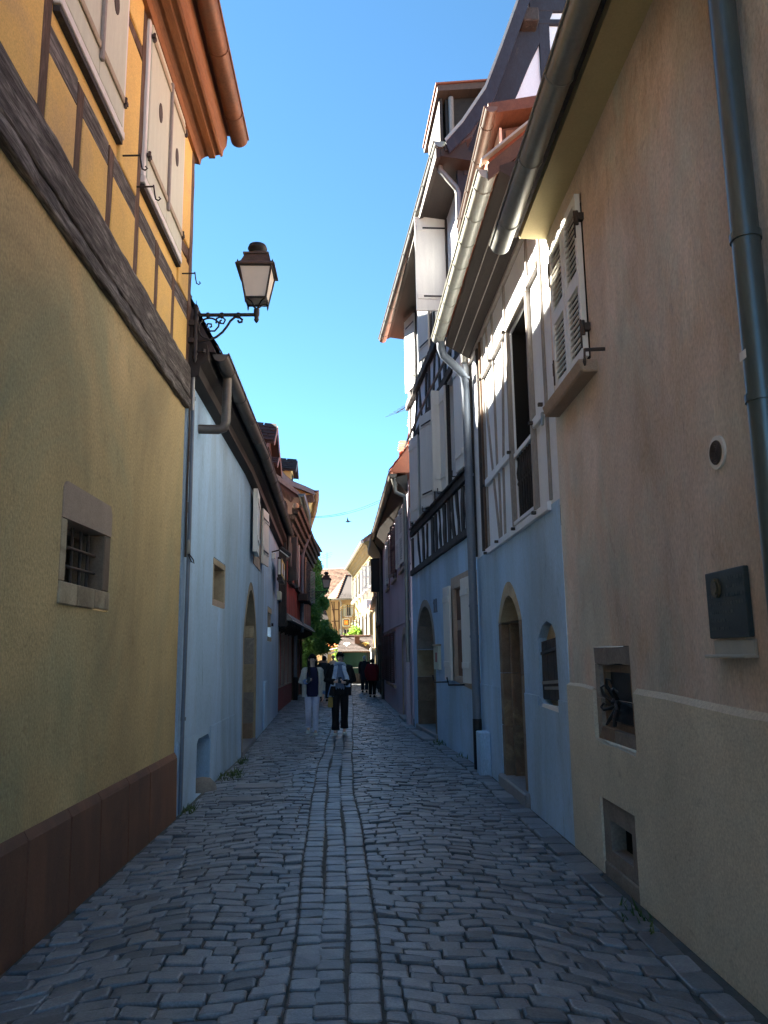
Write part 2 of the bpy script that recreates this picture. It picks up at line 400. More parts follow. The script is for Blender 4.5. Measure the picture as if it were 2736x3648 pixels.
class Fac:
    """a facade: plan line through A and B, addressed by world Y, height z, distance d out towards the street"""
    def __init__(s, ax, ay, bx, by, side):
        s.ax, s.ay, s.k = ax, ay, (bx - ax) / (by - ay)
        t = V((bx - ax, by - ay, 0)).normalized()
        s.t = t
        s.n = V((t.y, -t.x, 0)) if side == 'L' else V((-t.y, t.x, 0))
    def x(s, y): return s.ax + (y - s.ay) * s.k
    def P(s, y, z, d=0.0):
        return V((s.x(y), y, z)) + s.n * d
    def hexa(s, mb, y0, y1, z0, z1, d0, d1, ch=0.0):
        p = [s.P(y, z, d) for z in (z0, z1) for y, d in ((y0, d0), (y1, d0), (y1, d1), (y0, d1))]
        mb.hexa(p, ch)
        return mb
    def part(s, name, mat, parent, y0, y1, z0, z1, d0, d1, ch=0.0, smooth=False):
        return s.hexa(MB(), y0, y1, z0, z1, d0, d1, ch).build(name, mat, parent, smooth)
    def wall(s, mb, outer, holes=(), d=0.0, depth=0.25, split=()):
        """front face with openings; every opening gets reveals of the given depth"""
        loops = [outer] + [h[0] if isinstance(h, tuple) else h for h in holes]
        vv = [[V((y, z, 0)) for y, z in l] for l in loops]
        tri = geometry.tessellate_polygon(vv)
        flat = [q for l in loops for q in l]
        mb.add([s.P(y, z, d) for y, z in flat], tri)
        for h in holes:
            l, dep = h if isinstance(h, tuple) else (h, depth)
            n = len(l)
            for i in range(n):
                a, b = l[i], l[(i + 1) % n]
                mb.quad(s.P(*a, d), s.P(*b, d), s.P(*b, d - dep), s.P(*a, d - dep))
        return mb
    def face(s, mb, loop, d):
        tri = geometry.tessellate_polygon([[V((y, z, 0)) for y, z in loop]])
        return mb.add([s.P(y, z, d) for y, z in loop], tri)
    def slab(s, mb, loop, d0, d1):
        n = len(loop)
        s.face(mb, loop, d1)
        for i in range(n):
            a, b = loop[i], loop[(i + 1) % n]
            mb.quad(s.P(*a, d0), s.P(*b, d0), s.P(*b, d1), s.P(*a, d1))
        return mb
    def ring(s, mb, outer, inner, d0, d1):
        """flat frame between two loops"""
        tri = geometry.tessellate_polygon([[V((y, z, 0)) for y, z in outer], [V((y, z, 0)) for y, z in inner]])
        mb.add([s.P(y, z, d1) for y, z in outer + inner], tri)
        for l in (outer, inner):
            for i in range(len(l)):
                a, b = l[i], l[(i + 1) % len(l)]
                mb.quad(s.P(*a, d0), s.P(*b, d0), s.P(*b, d1), s.P(*a, d1))
        return mb

def rect(y0, y1, z0, z1): return [(y0, z0), (y1, z0), (y1, z1), (y0, z1)]
def rrect(y0, y1, z0, z1, r, n=4):
    pts = [(y0, z0), (y1, z0)]
    for k in range(n + 1):
        t = k / n * math.pi / 2
        pts.append((y1 - r + r * math.cos(t), z1 - r + r * math.sin(t)))
    for k in range(n + 1):
        t = math.pi / 2 + k / n * math.pi / 2
        pts.append((y0 + r + r * math.cos(t), z1 - r + r * math.sin(t)))
    return pts
def arch(y0, y1, z0, zs, zt, pointed=False, n=8):
    """loop of an arched opening: jambs to zs, crown at zt"""
    pts = [(y0, z0), (y1, z0), (y1, zs)]
    c, w = (y0 + y1) / 2, (y1 - y0) / 2
    for k in range(1, 2 * n):
        t = k / (2 * n)
        if pointed:
            q = 1 - abs(2 * t - 1)
            y = y1 - (y1 - y0) * t
            zz = zs + (zt - zs) * (math.sin(q * math.pi / 2) ** 0.82)
        else:
            y = c + w * math.cos(t * math.pi); zz = zs + (zt - zs) * math.sin(t * math.pi)
        pts.append((y, zz))
    pts.append((y0, zs))
    return pts

def timber(name, mat, parent, p0, p1, w, dep, n, wob=0.05, seg=0.3, seed=None):
    """hewn beam from p0 to p1, w wide on the face, standing dep proud along n, with uneven edges"""
    p0, p1, n = V(p0), V(p1), V(n)
    rg = random.Random(seed if seed is not None else rnd.random())
    d = p1 - p0; L = d.length; d.normalize()
    x = d.cross(n).normalized()
    k = max(2, int(L / seg))
    rings = []
    for i in range(k + 1):
        c = p0 + d * (L * i / k)
        a = w / 2 * (1 + rg.uniform(-wob, wob)); b = w / 2 * (1 + rg.uniform(-wob, wob)); e = dep * (1 + rg.uniform(-wob, wob) * 1.5)
        ch = min(w, dep) * 0.18
        rings.append([c - x * a - n * 0.04, c - x * a + n * (e - ch), c - x * (a - ch) + n * e,
                      c + x * (b - ch) + n * e, c + x * b + n * (e - ch), c + x * b - n * 0.04])
    return MB().rings(rings).build(name, mat, parent)

def pillow(name, mat, parent, fac, loop, d, bulge=0.012, edge=0.03):
    """plaster infill panel with softly rounded edges"""
    cy = sum(p[0] for p in loop) / len(loop); cz = sum(p[1] for p in loop) / len(loop)
    def sh(k):
        out = []
        for y, z in loop:
            L = math.hypot(y - cy, z - cz) or 1
            q = max(0.0, 1 - k / L)
            out.append((cy + (y - cy) * q, cz + (z - cz) * q))
        return out
    a, b = sh(edge * 0.45), sh(edge * 1.3)
    mb = MB()
    R_ = [[fac.P(y, z, d - 0.03) for y, z in loop], [fac.P(y, z, d + bulge * 0.3) for y, z in loop],
          [fac.P(y, z, d + bulge * 0.85) for y, z in a], [fac.P(y, z, d + bulge) for y, z in b]]
    mb.rings(R_)
    return mb.build(name, mat, parent, smooth=False)

def gutter(parent, pts, r, mat, out, nclip=0, name='gutter', endcap=(True, True), clipmat=None):
    """half-round gutter along pts (centre line at rim height); out = horizontal direction to the street"""
    pts = [V(p) for p in pts]; out = V(out).normalized(); upv = V((0, 0, 1))
    n = 10; mb = MB(); rings = []
    for p in pts:
        ring = []
        for k in range(n + 1):
            t = math.pi * k / n
            ring.append(p - out * math.cos(t) * r - upv * math.sin(t) * r)
        for k in range(n, -1, -1):
            t = math.pi * k / n; q = r - 0.006
            ring.append(p - out * math.cos(t) * q - upv * math.sin(t) * q)
        rings.append(ring)
    mb.rings(rings, caps=False)
    for e, on in ((0, endcap[0]), (-1, endcap[1])):
        if on: mb.quad(*rings[e][:n + 1])
    mb.tube([p + out * (r + 0.006) + upv * 0.004 for p in pts], 0.012, 6)
    g = mb.build(name, mat, parent, smooth=True)
    if nclip:
        tot = sum((pts[i + 1] - pts[i]).length for i in range(len(pts) - 1))
        proto = None
        for j in range(nclip):
            dist = tot * (j + 0.5) / nclip
            i = 0
            while i < len(pts) - 2 and dist > (pts[i + 1] - pts[i]).length:
                dist -= (pts[i + 1] - pts[i]).length; i += 1
            dd = (pts[i + 1] - pts[i]).normalized(); c = pts[i] + dd * dist
            cm = MB(); rr = r + 0.004
            arc = [c - out * math.cos(math.pi * k / 8) * rr - upv * math.sin(math.pi * k / 8) * rr for k in range(9)]
            a2 = [q + dd * 0.018 for q in arc]
            o2 = [c + (q - c) * (rr + 0.006) / rr for q in arc]; o3 = [q + dd * 0.018 for q in o2]
            cm.rings([[arc[k], o2[k], o3[k], a2[k]] for k in range(9)])
            cm.build('gutter_clip', clipmat or mat, g, smooth=True)
    return g

def downpipe(parent, pts, r, mat, clips=(), name='downpipe', n=12, clipmat=None):
    p = MB().tube(pts, r, n).build(name, mat, parent, smooth=True)
    for c in clips:
        c = V(c)
        MB().tube([c - V((0, 0, 0.018)), c + V((0, 0, 0.018))], r + 0.008, n).build('pipe_clip', clipmat or mat, p, smooth=True)
    return p

def roof_tiles(parent, o, ex, ez, nx, nz, mat, name='roof_tiles', th=0.02, lap=0.35, kind='stuff'):
    """overlapping tiles on a slope: o = eave corner, ex along the eave, ez up the slope (full vectors)"""
    o, ex, ez = V(o), V(ex), V(ez)
    nn = ex.cross(ez).normalized()
    if nn.z < 0: nn = -nn
    mb = MB(); a = ex / nx; b = ez / nz
    for j in range(nz):
        sh = 0.5 if j % 2 else 0.0
        for i in range(nx + (1 if sh else 0)):
            x0 = max(0, i - sh) + 0.03; x1 = min(nx, i + 1 - sh) - 0.03
            if x1 <= x0: continue
            jt = rnd.uniform(-0.3, 0.3) * th
            p = [o + a * x0 + b * j + nn * (th * 2 + jt), o + a * x1 + b * j + nn * (th * 2 + jt),
                 o + a * x1 + b * (j + 1 + lap) + nn * th * 0.6, o + a * x0 + b * (j + 1 + lap) + nn * th * 0.6]
            q = [v - nn * th for v in p]
            mid = (p[0] + p[1]) / 2 - b * 0.16
            mb.add([p[0], mid, p[1], p[2], p[3], q[0], mid - nn * th, q[1]], [(0, 1, 2, 3, 4), (0, 5, 6, 1), (1, 6, 7, 2)])
    return mb.build(name, mat, parent, kind=kind, recalc=False)

# ================================================================ THE SETTING
def lerp_tab(tab, y):
    if y <= tab[0][0]: return tab[0][1]
    for (a, b), (c, d) in zip(tab, tab[1:]):
        if y <= c: return b + (d - b) * (y - a) / (c - a)
    return tab[-1][1]
XL_TAB = [(-6, -1.93), (8.9, -1.93), (13.9, -1.98), (18.5, -2.18), (24, -2.45), (36, -2.75), (52, -2.9)]
XR_TAB = [(-6, 1.86), (7.2, 1.86), (12.1, 1.79), (19.1, 1.27), (30.8, 0.93), (40, 0.88), (52, 0.75)]
GUT_TAB = [(0, -0.10), (4, -0.13), (7, -0.22), (12, -0.38), (20, -0.42), (52, -0.75)]
XL = lambda y: lerp_tab(XL_TAB, y)
XR = lambda y: lerp_tab(XR_TAB, y)
GX = lambda y: lerp_tab(GUT_TAB, y)

g = MB().quad((-900, -300, -0.06), (900, -300, -0.06), (900, 1500, -0.06), (-900, 1500, -0.06)).build('ground', 'ground')
g['kind'] = 'structure'
mb = MB()
ys = [-6 + 2 * i for i in range(33)]
for a, b in zip(ys, ys[1:]):
    mb.quad((XL(a) - 0.1, a, -0.007), (XR(a) + 0.1, a, -0.007), (XR(b) + 0.1, b, -0.007), (XL(b) - 0.1, b, -0.007))
street = mb.build('cobbled_street', 'joint_earth')
street['kind'] = 'structure'

GW = 0.165                                # width of one setts row of the drain
def stone_shape(quad, top, fine, rg):
    """one sett from 4 plan corners (counter-clockwise): rounded shoulders, uneven crown"""
    q = [V((p[0], p[1], 0)) for p in quad]
    c = (q[0] + q[1] + q[2] + q[3]) / 4
    tx, ty = rg.uniform(-0.035, 0.035), rg.uniform(-0.035, 0.035)
    def lift(p, z): return V((p.x, p.y, z + (p.x - c.x) * tx + (p.y - c.y) * ty))
    if fine:
        o = []
        for i in range(4):
            a, b, d = q[i], q[(i + 1) % 4], q[i - 1]
            k1, k2 = rg.uniform(0.05, 0.16), rg.uniform(0.04, 0.13)
            o += [a + (d - a) * k1, a + (b - a) * k2]
    else:
        o = q
    n = len(o)
    s1 = [c + (p - c) * 0.965 for p in o]
    s2 = [c + (p - c) * 0.86 for p in o]
    pts = [lift(p, -0.035) for p in o] + [lift(p, top - 0.010) for p in o] + [lift(p, top - 0.002) for p in s1] + [lift(p, top + rg.uniform(-0.0015, 0.004)) for p in s2]
    fs = []
    for r in range(3):
        for i in range(n):
            j = (i + 1) % n
            fs.append((r * n + i, r * n + j, (r + 1) * n + j, (r + 1) * n + i))
    fs.append(tuple(3 * n + i for i in range(n)))
    return pts, fs

def bend(y, s, side):
    amp = 0.62 * max(0.25, 1 - max(0, y - 4) / 9.0) if side > 0 else 0.34
    w = noise.noise(V((y * 0.45, s * 1.3 + side * 7, 3.1))) * 0.10 + noise.noise(V((y * 1.7, s * 3 + side * 5, 9.1))) * 0.035
    return y - amp * (s ** 1.7) + w + 0.06 * math.sin(s * 9 + y * 0.6)
sett_list = []
rg = random.Random(5)
for side in (-1, 1):
    y = 1.2
    while y < 50:
        step = rg.uniform(0.105, 0.145) * (1 if y < 16 else 1.15)
        gx = GX(y) + side * (GW * 1.5 + 0.004) + noise.noise(V((y * .55, side * 1.0, 1.5))) * .035
        edge = (XR(y) - 0.25) if side > 0 else (XL(y) + 0.03)
        W = abs(edge - gx)
        if W > 0.2:
            pos = rg.uniform(-0.1, 0.0)
            while pos < W:
                ln = rg.uniform(0.13, 0.235)
                a, b = max(0, pos), min(W, pos + ln)
                pos += ln
                if b - a < 0.05: continue
                gp = rg.uniform(0.0035, 0.0065)
                yj0, yj1 = rg.uniform(-0.012, 0.012), rg.uniform(-0.012, 0.012)
                cs = []
                for (w, dy) in ((a + gp, gp + yj0), (b - gp, gp + yj1), (b - gp + rg.uniform(-.01, .01), step - gp + yj1), (a + gp + rg.uniform(-.01, .01), step - gp + yj0)):
                    s = max(0.0, min(1.0, w / W))
                    cs.append((gx + side * w, bend(y, s, side) + dy))
                if side < 0: cs.reverse()
                sett_list.append((cs, 0.010 + rg.uniform(-0.010, 0.010)))
        y += step
xj0 = lambda y, k: noise.noise(V((y * .55, k * 1.0, 1.5))) * .035
for k in (-1, 0, 1):                       # three rows of squarish setts: the drain
    y = 1.5
    while y < 50:
        ln = rg.uniform(0.11, 0.20)
        w = GW / 2 - rg.uniform(0.001, 0.006)
        x0, x1 = GX(y) + k * GW + xj0(y, k), GX(y + ln) + k * GW + xj0(y + ln, k)
        wob = rg.uniform(-0.012, 0.012)
        sett_list.append(([(x0 - w, y + .006 + wob), (x0 + w, y + .006), (x1 + w, y + ln - .006 + wob), (x1 - w, y + ln - .006)], 0.002 + rg.uniform(-0.007, 0.006)))
        y += ln
for side in (1,):                          # flat slabs along the foot of the right wall
    y = 1.0
    while y < 50:
        ln = rg.uniform(0.16, 0.38)
        if side > 0: a, b = XR(y) - 0.25 + rg.uniform(-.02, .02), XR(y) - (0.075 if y < 6.2 else 0.03)
        else: a, b = XL(y) + 0.01, XL(y) + 0.23
        if not (side < 0 and 24 < y):
            sett_list.append(([(a + .006, y + .006), (b - .006, y + .006), (b - .006, y + ln - .008), (a + .006, y + ln - .008)], 0.012 + rg.uniform(-0.006, 0.008)))
        y += ln
def in_view(cs):
    cx = sum(p[0] for p in cs) / 4; cy = sum(p[1] for p in cs) / 4
    d = V((cx, cy, -1.65)); z = d.dot(f)
    return z > 0 and abs(d.dot(rt) / z) < 0.50 and -d.dot(up) / z < 0.66
order = sorted(range(len(sett_list)), key=lambda i: (not in_view(sett_list[i][0]), sum(p[1] for p in sett_list[i][0])))
near = set(order[:300])
rest_near, rest_far = MB(), MB()
for i, (cs, top) in enumerate(sett_list):
    cy = cs[0][1]
    pts, fs = stone_shape(cs, top, cy < 13, rg)
    if i in near:
        MB().add(pts, fs).build('cobble', 'cobble', street, recalc=False)
    else:
        (rest_near if cy < 13 else rest_far).add(pts, fs)
rest_near.add(rest_far.v, rest_far.f)
rest_near.build('cobbles', 'cobble_field', street, kind='stuff', recalc=False)
for (x0, x1, y0, y1) in ((-1.62, -1.12, 9.62, 9.86), (-1.60, -0.98, 10.55, 10.84)):
    MB().hexa([(x0, y0, -0.02), (x1, y0, -0.02), (x1, y1, -0.02), (x0, y1, -0.02), (x0, y0, 0.034), (x1, y0, 0.034), (x1, y1, 0.034), (x0, y1, 0.034)], 0.006).build('drain_cover', 'flagstone', street)

def weeds(name, spots, label):
    mb = MB(); rg = random.Random(3)
    for (x, y, rad, n) in spots:
        for _ in range(n):
            a = rg.uniform(0, 6.28); r_ = rad * rg.random() ** 0.7
            p = V((x + r_ * math.cos(a) * 0.35, y + r_ * math.sin(a), 0.0))
            h = rg.uniform(0.03, 0.10); b = rg.uniform(0, 6.28); w = rg.uniform(0.006, 0.014)
            d = V((math.cos(b), math.sin(b), 0))
            mb.quad(p - d.cross(V((0, 0, 1))) * w, p + d.cross(V((0, 0, 1))) * w, p + d * h * 0.7 + V((0, 0, h)))
    o = mb.build(name, 'weed_leaf', None, kind='stuff', recalc=False)
    o['label'] = label; o['category'] = 'weeds'
weeds('weed_tufts', [(-1.88, 9.15, .25, 60), (-1.80, 11.7, .5, 160), (-1.86, 13.2, .3, 60), (1.72, 5.3, .3, 30), (1.70, 13.4, .5, 60), (1.5, 15.3, .4, 60)],
      'small green weeds sprouting from the cracks at the foot of the walls')

# ================================================================ YELLOW HOUSE (near left)
H1 = thing('timbered_house', 'tall yellow half-timbered house with grey oak beam and red stone base', 'house', (-1.97, 8.0, 0))
F1 = Fac(-1.97, 0, -1.97, 1, 'L')
Y1a, Y1b = -3.0, 8.84
mb = MB()
win = rrect(5.29, 6.35, 2.01, 2.84, 0.07)
F1.wall(mb, rect(Y1a, Y1b, 0.5, 4.50), [(win, 0.02)])
mb.quad((-1.97, Y1b, 0), (-1.97, Y1b, 4.5), (-9, Y1b, 4.5), (-9, Y1b, 0))
mb.quad((-1.97, Y1a, 0), (-1.97, Y1a, 7.8), (-9, Y1a, 7.8), (-9, Y1a, 0))
mb.build('wall', 'yellow_render', H1)
mb = MB()
F1.wall(mb, rect(Y1a, Y1b, 4.5, 7.8))
mb.quad((-1.97, Y1b - .01, 4.5), (-1.97, Y1b - .01, 7.8), (-4.3, Y1b - .01, 11.8), (-9, Y1b - .01, 8), (-9, Y1b - .01, 4.5))
mb.build('upper_wall', 'yellow_panel', H1)
# sandstone plinth, slab by slab
js = [Y1b + .005, 7.74, 7.06, 6.32, 5.69, 4.98, 4.25, 3.5, 2.7, 2.0, 1.2, 0.4, -0.5, -1.6, -3]
for b, a in zip(js, js[1:]):
    p = [F1.P(y, z, d) for z, d1 in ((-0.05, 0.045), (0.62, 0.035)) for y, d in ((a + .004, -0.05), (b - .004, -0.05), (b - .004, d1), (a + .004, d1))]
    m_ = MB().hexa(p, 0.012)
    m_.add([F1.P(a + .004, 0.62, 0.03), F1.P(b - .004, 0.62, 0.03), F1.P(b - .004, 0.665, 0.002), F1.P(a + .004, 0.665, 0.002), F1.P(a + .004, 0.62, -.02), F1.P(b - .004, 0.62, -.02)], [(0, 1, 2, 3), (0, 3, 4), (1, 5, 2)])
    m_.build('plinth_slab', 'sandstone_red', H1)
# window with stone surround and iron grille
W = MB(); op = rect(5.40, 6.20, 2.16, 2.575)
W_ = MB()
F1.wall(W_, op, [(rect(5.46, 6.14, 2.18, 2.53), 0.10)], d=-0.12)
wp = W_.build('window', 'stone_brown', H1)
F1.slab(MB(), [(5.29, 2.585), (6.35, 2.60), (6.35, 2.78), (6.30, 2.84), (5.36, 2.84), (5.29, 2.79)], -0.32, 0.006).build('lintel', 'sandstone_pink', wp)
F1.part('jamb_stone', 'stone_buff', wp, 5.29, 5.398, 2.165, 2.582, -0.32, 0.004, 0.006)
F1.part('jamb_stone', 'stone_brown', wp, 6.205, 6.345, 2.165, 2.592, -0.32, 0.004, 0.008)
for a, b in ((5.29, 5.62), (5.625, 5.99), (5.995, 6.345)):
    F1.part('sill_stone', 'stone_buff', wp, a, b, 2.01 + rnd.uniform(-.01, .01), 2.16, -0.32, 0.016, 0.008)
for z in (2.285, 2.42):
    MB().tube([F1.P(5.40, z, -.07), F1.P(6.2, z + .01, -.07)], 0.011, 6).build('grille_bar', 'iron_rust', wp)
for y in (5.56, 5.74, 5.92, 6.08):
    MB().tube([F1.P(y, 2.16, -.085), F1.P(y, 2.58, -.085)], 0.012, 6).build('grille_bar', 'iron_rust', wp)
F1.face(MB(), rect(5.3, 6.3, 2.1, 2.65), -0.31).build('window_pane', 'dark_room', wp)
for k in range(4):
    F1.part('shutter_slat', 'door_dark', wp, 5.42, 6.18, 2.18 + k * .1, 2.25 + k * .1, -0.28, -0.262)
# timber frame
n1 = F1.n
timber('beam', 'oak_grey', H1, F1.P(Y1a, 4.515, 0), F1.P(8.86, 4.515, 0), 0.125, 0.055, n1, 0.12, 0.18, 1)
timber('beam', 'oak_grey', H1, F1.P(Y1a, 4.782, 0), F1.P(8.86, 4.772, 0), 0.36, 0.05, n1, 0.055, 0.16, 2)
pc = [4.50, 5.13, 5.83, 6.60, 7.31, 8.00]
PW = 0.125
corner = 8.77
for y in pc:
    full = y in (4.50, 6.60)
    timber('post', 'oak_brown', H1, F1.P(y - .01, 4.95), F1.P(y + .012, 7.7 if full else 5.66), PW, 0.022, n1, 0.09, 0.22)
timber('post', 'oak_brown', H1, F1.P(corner, 4.95), F1.P(corner - .02, 7.7), 0.15, 0.03, n1, 0.09, 0.22)
for y in (3.75, 2.9, 2.1, 1.2, 0.2):
    timber('post', 'oak_brown', H1, F1.P(y, 4.95), F1.P(y, 7.7), PW, 0.022, n1, 0.09, 0.25)
seq = pc + [corner - .02]
for a, b in zip(seq, seq[1:]):
    timber('rail', 'oak_grey', H1, F1.P(a + PW / 2, 5.57), F1.P(b - PW / 2, 5.575), 0.20, 0.02, n1, 0.07, 0.2)
timber('rail', 'oak_brown', H1, F1.P(6.05, 7.08), F1.P(6.54, 7.13), 0.10, 0.02, n1, 0.07, 0.2)
timber('rail', 'oak_brown', H1, F1.P(8.25, 6.20), F1.P(8.69, 6.27), 0.12, 0.02, n1, 0.07, 0.2)
for a, b in zip(seq, seq[1:]):
    pillow('infill_panel', 'yellow_panel', H1, F1, rect(a + PW / 2 + .004, b - PW / 2 - .004, 4.955, 5.465), 0.016)
pillow('infill_panel', 'yellow_panel', H1, F1, rect(3.82, 4.43, 4.96, 7.6), 0.016)
pillow('infill_panel', 'yellow_panel', H1, F1, rect(2.97, 3.68, 4.96, 7.6), 0.016)
pillow('infill_panel', 'yellow_panel', H1, F1, rect(6.03, 6.53, 5.68, 7.03), 0.016)
pillow('infill_panel', 'yellow_panel', H1, F1, rect(6.03, 6.53, 7.19, 7.68), 0.016)
pillow('infill_panel', 'yellow_panel', H1, F1, rect(8.22, 8.69, 5.69, 6.13), 0.016)
pillow('infill_panel', 'yellow_panel', H1, F1, rect(8.22, 8.69, 6.34, 7.68), 0.016)

def board_shutter(y0, y1, z0, z1, ymid, parent):
    """pair of closed board shutters in a white frame"""
    mb = MB()
    F1.hexa(mb, y0, y1, z0, z0 + .07, 0, .06, .006)
    F1.hexa(mb, y0, y1, z1 - .06, z1, 0, .05, .006)
    F1.hexa(mb, y0, y0 + .06, z0 + .07, z1 - .06, 0, .05, .006)
    F1.hexa(mb, y1 - .06, y1, z0 + .07, z1 - .06, 0, .05, .006)
    w = mb.build('window_frame', 'white_paint', parent)
    F1.part('under_sill_board', 'timber_black', parent, y0 + .02, y1 - .02, z0 - .05, z0 - .004, 0, .05)  # dark timber strip below the frame
    for k, (a, b) in enumerate(((y0 + .065, ymid - .004), (ymid + .004, y1 - .065))):
        s = F1.part('shutter', 'cream_paint', parent, a, b, z0 + .075, z1 - .065, .02, .060, .004)
        for zz in (z0 + .30, z1 - .30):
            F1.part('batten', 'cream_batten', s, a + .03, b - .03, zz - .03, zz + .03, .061, .080, .006)
            hy = a if k == 0 else b
            MB().tube([F1.P(hy, zz - .045, .075), F1.P(hy, zz + .045, .075)], .014, 8).build('hinge', 'iron_rust', s)
            F1.part('hinge_strap', 'iron_rust', s, hy - .03, hy + .03, zz - .015, zz + .015, .055, .09)
        cy = (a + b) / 2
        ov = MB(); ov.prism([F1.P(cy + .062 * math.cos(t), (z0 + z1) / 2 + .1 + .10 * math.sin(t), .0605) for t in [i * math.pi / 8 for i in range(16)]], n1 * .006)
        ov.build('peep_hole_plate', 'iron_rust', s)
    F1.part('cover_strip', 'timber_grey_paint', parent, ymid - .022, ymid + .022, z0 + .20, z1 - .2, .061, .088, .005)
board_shutter(4.60, 6.03, 5.87, 7.62, 5.36, H1)
board_shutter(6.66, 8.20, 5.90, 7.74, 7.47, H1)
for y, z in ((6.10, 5.78), (6.55, 5.78), (8.35, 5.86)):
    mb = MB().tube([F1.P(y, z, 0), F1.P(y, z + .005, .17)], .008, 6)
    mb.tube([F1.P(y, z + .02, .17), F1.P(y + .01, z - .06, .18), F1.P(y + .012, z - .11, .19), F1.P(y + .01, z - .125, .215), F1.P(y + .005, z - .11, .235), F1.P(y, z - .095, .22)], .007, 6)
    mb.build('shutter_hook', 'iron', H1)
# moulded wooden cornice, gutter, roof
prof = [(-1.985, 7.60), (-1.90, 7.58), (-1.885, 7.66), (-1.84, 7.69), (-1.80, 7.70), (-1.795, 7.67), (-1.72, 7.67), (-1.715, 7.71), (-1.66, 7.72), (-1.655, 7.69), (-1.63, 7.70), (-1.62, 7.78), (-1.585, 7.84), (-1.575, 7.95), (-1.70, 8.12)]
steps = [V((0, y, 0)) for y in (-3.2, 0, 2, 4, 5, 6, 7, 8, 8.55, 8.93)]
MB().strip([V((x, 0, z)) for x, z in prof], steps).build('cornice', 'cornice_wood', H1)
MB().prism([V((x, 8.92, z)) for x, z in prof[1:]] + [V((-2.0, 8.92, 8.1))], (0, .015, 0)).build('cornice_end', 'cornice_wood', H1)
gutter(H1, [V((-1.44, y, 7.97 + (8.9 - y) * .004)) for y in (-3.2, 0, 3, 5, 7, 9.0)], 0.105, 'copper_gutter', (1, 0, 0), 12)
mb = MB()
mb.prism([V((-1.50, -3.2, 8.02)), V((-1.54, -3.2, 8.10)), V((-4.3, -3.2, 12.05)), V((-9.2, -3.2, 8.1)), V((-9.2, -3.2, 8.0))], (0, 12.2, 0))
mb.build('roof', 'tile_brown', H1)
roof_tiles(H1, (-1.50, -3.2, 8.06), (0, 12.2, 0), (-2.8, 0, 3.98), 64, 24, 'tile_brown')
# cables down the far corner of the house
C1 = thing('wall_cable', 'grey cable with a clamp hanging down the corner of the yellow house', 'cable', (-1.93, 8.88, 2.7))
MB().tube([(-1.93, 8.885, 5.0), (-1.925, 8.885, 4.2), (-1.93, 8.885, 3.5), (-1.925, 8.885, 2.75)], .013, 6).build('cable', 'iron_rust', C1)
MB().tube([(-1.90, 8.90, 4.45), (-1.90, 8.90, 4.95)], .02, 8).build('conduit', 'zinc', C1)
MB().lathe((-1.90, 8.90, 2.78), [(0.0, 0), (.022, .01), (.026, .08), (.02, .14), (.012, .16), (0, .17)], 10).build('clamp', 'zinc', C1)
MB().tube([(-1.905, 8.90, 2.80), (-1.86, 8.90, 2.70), (-1.83, 8.90, 2.68), (-1.84, 8.9, 2.72), (-1.89, 8.9, 2.79)], .008, 6).build('cable_loop', 'iron', C1)

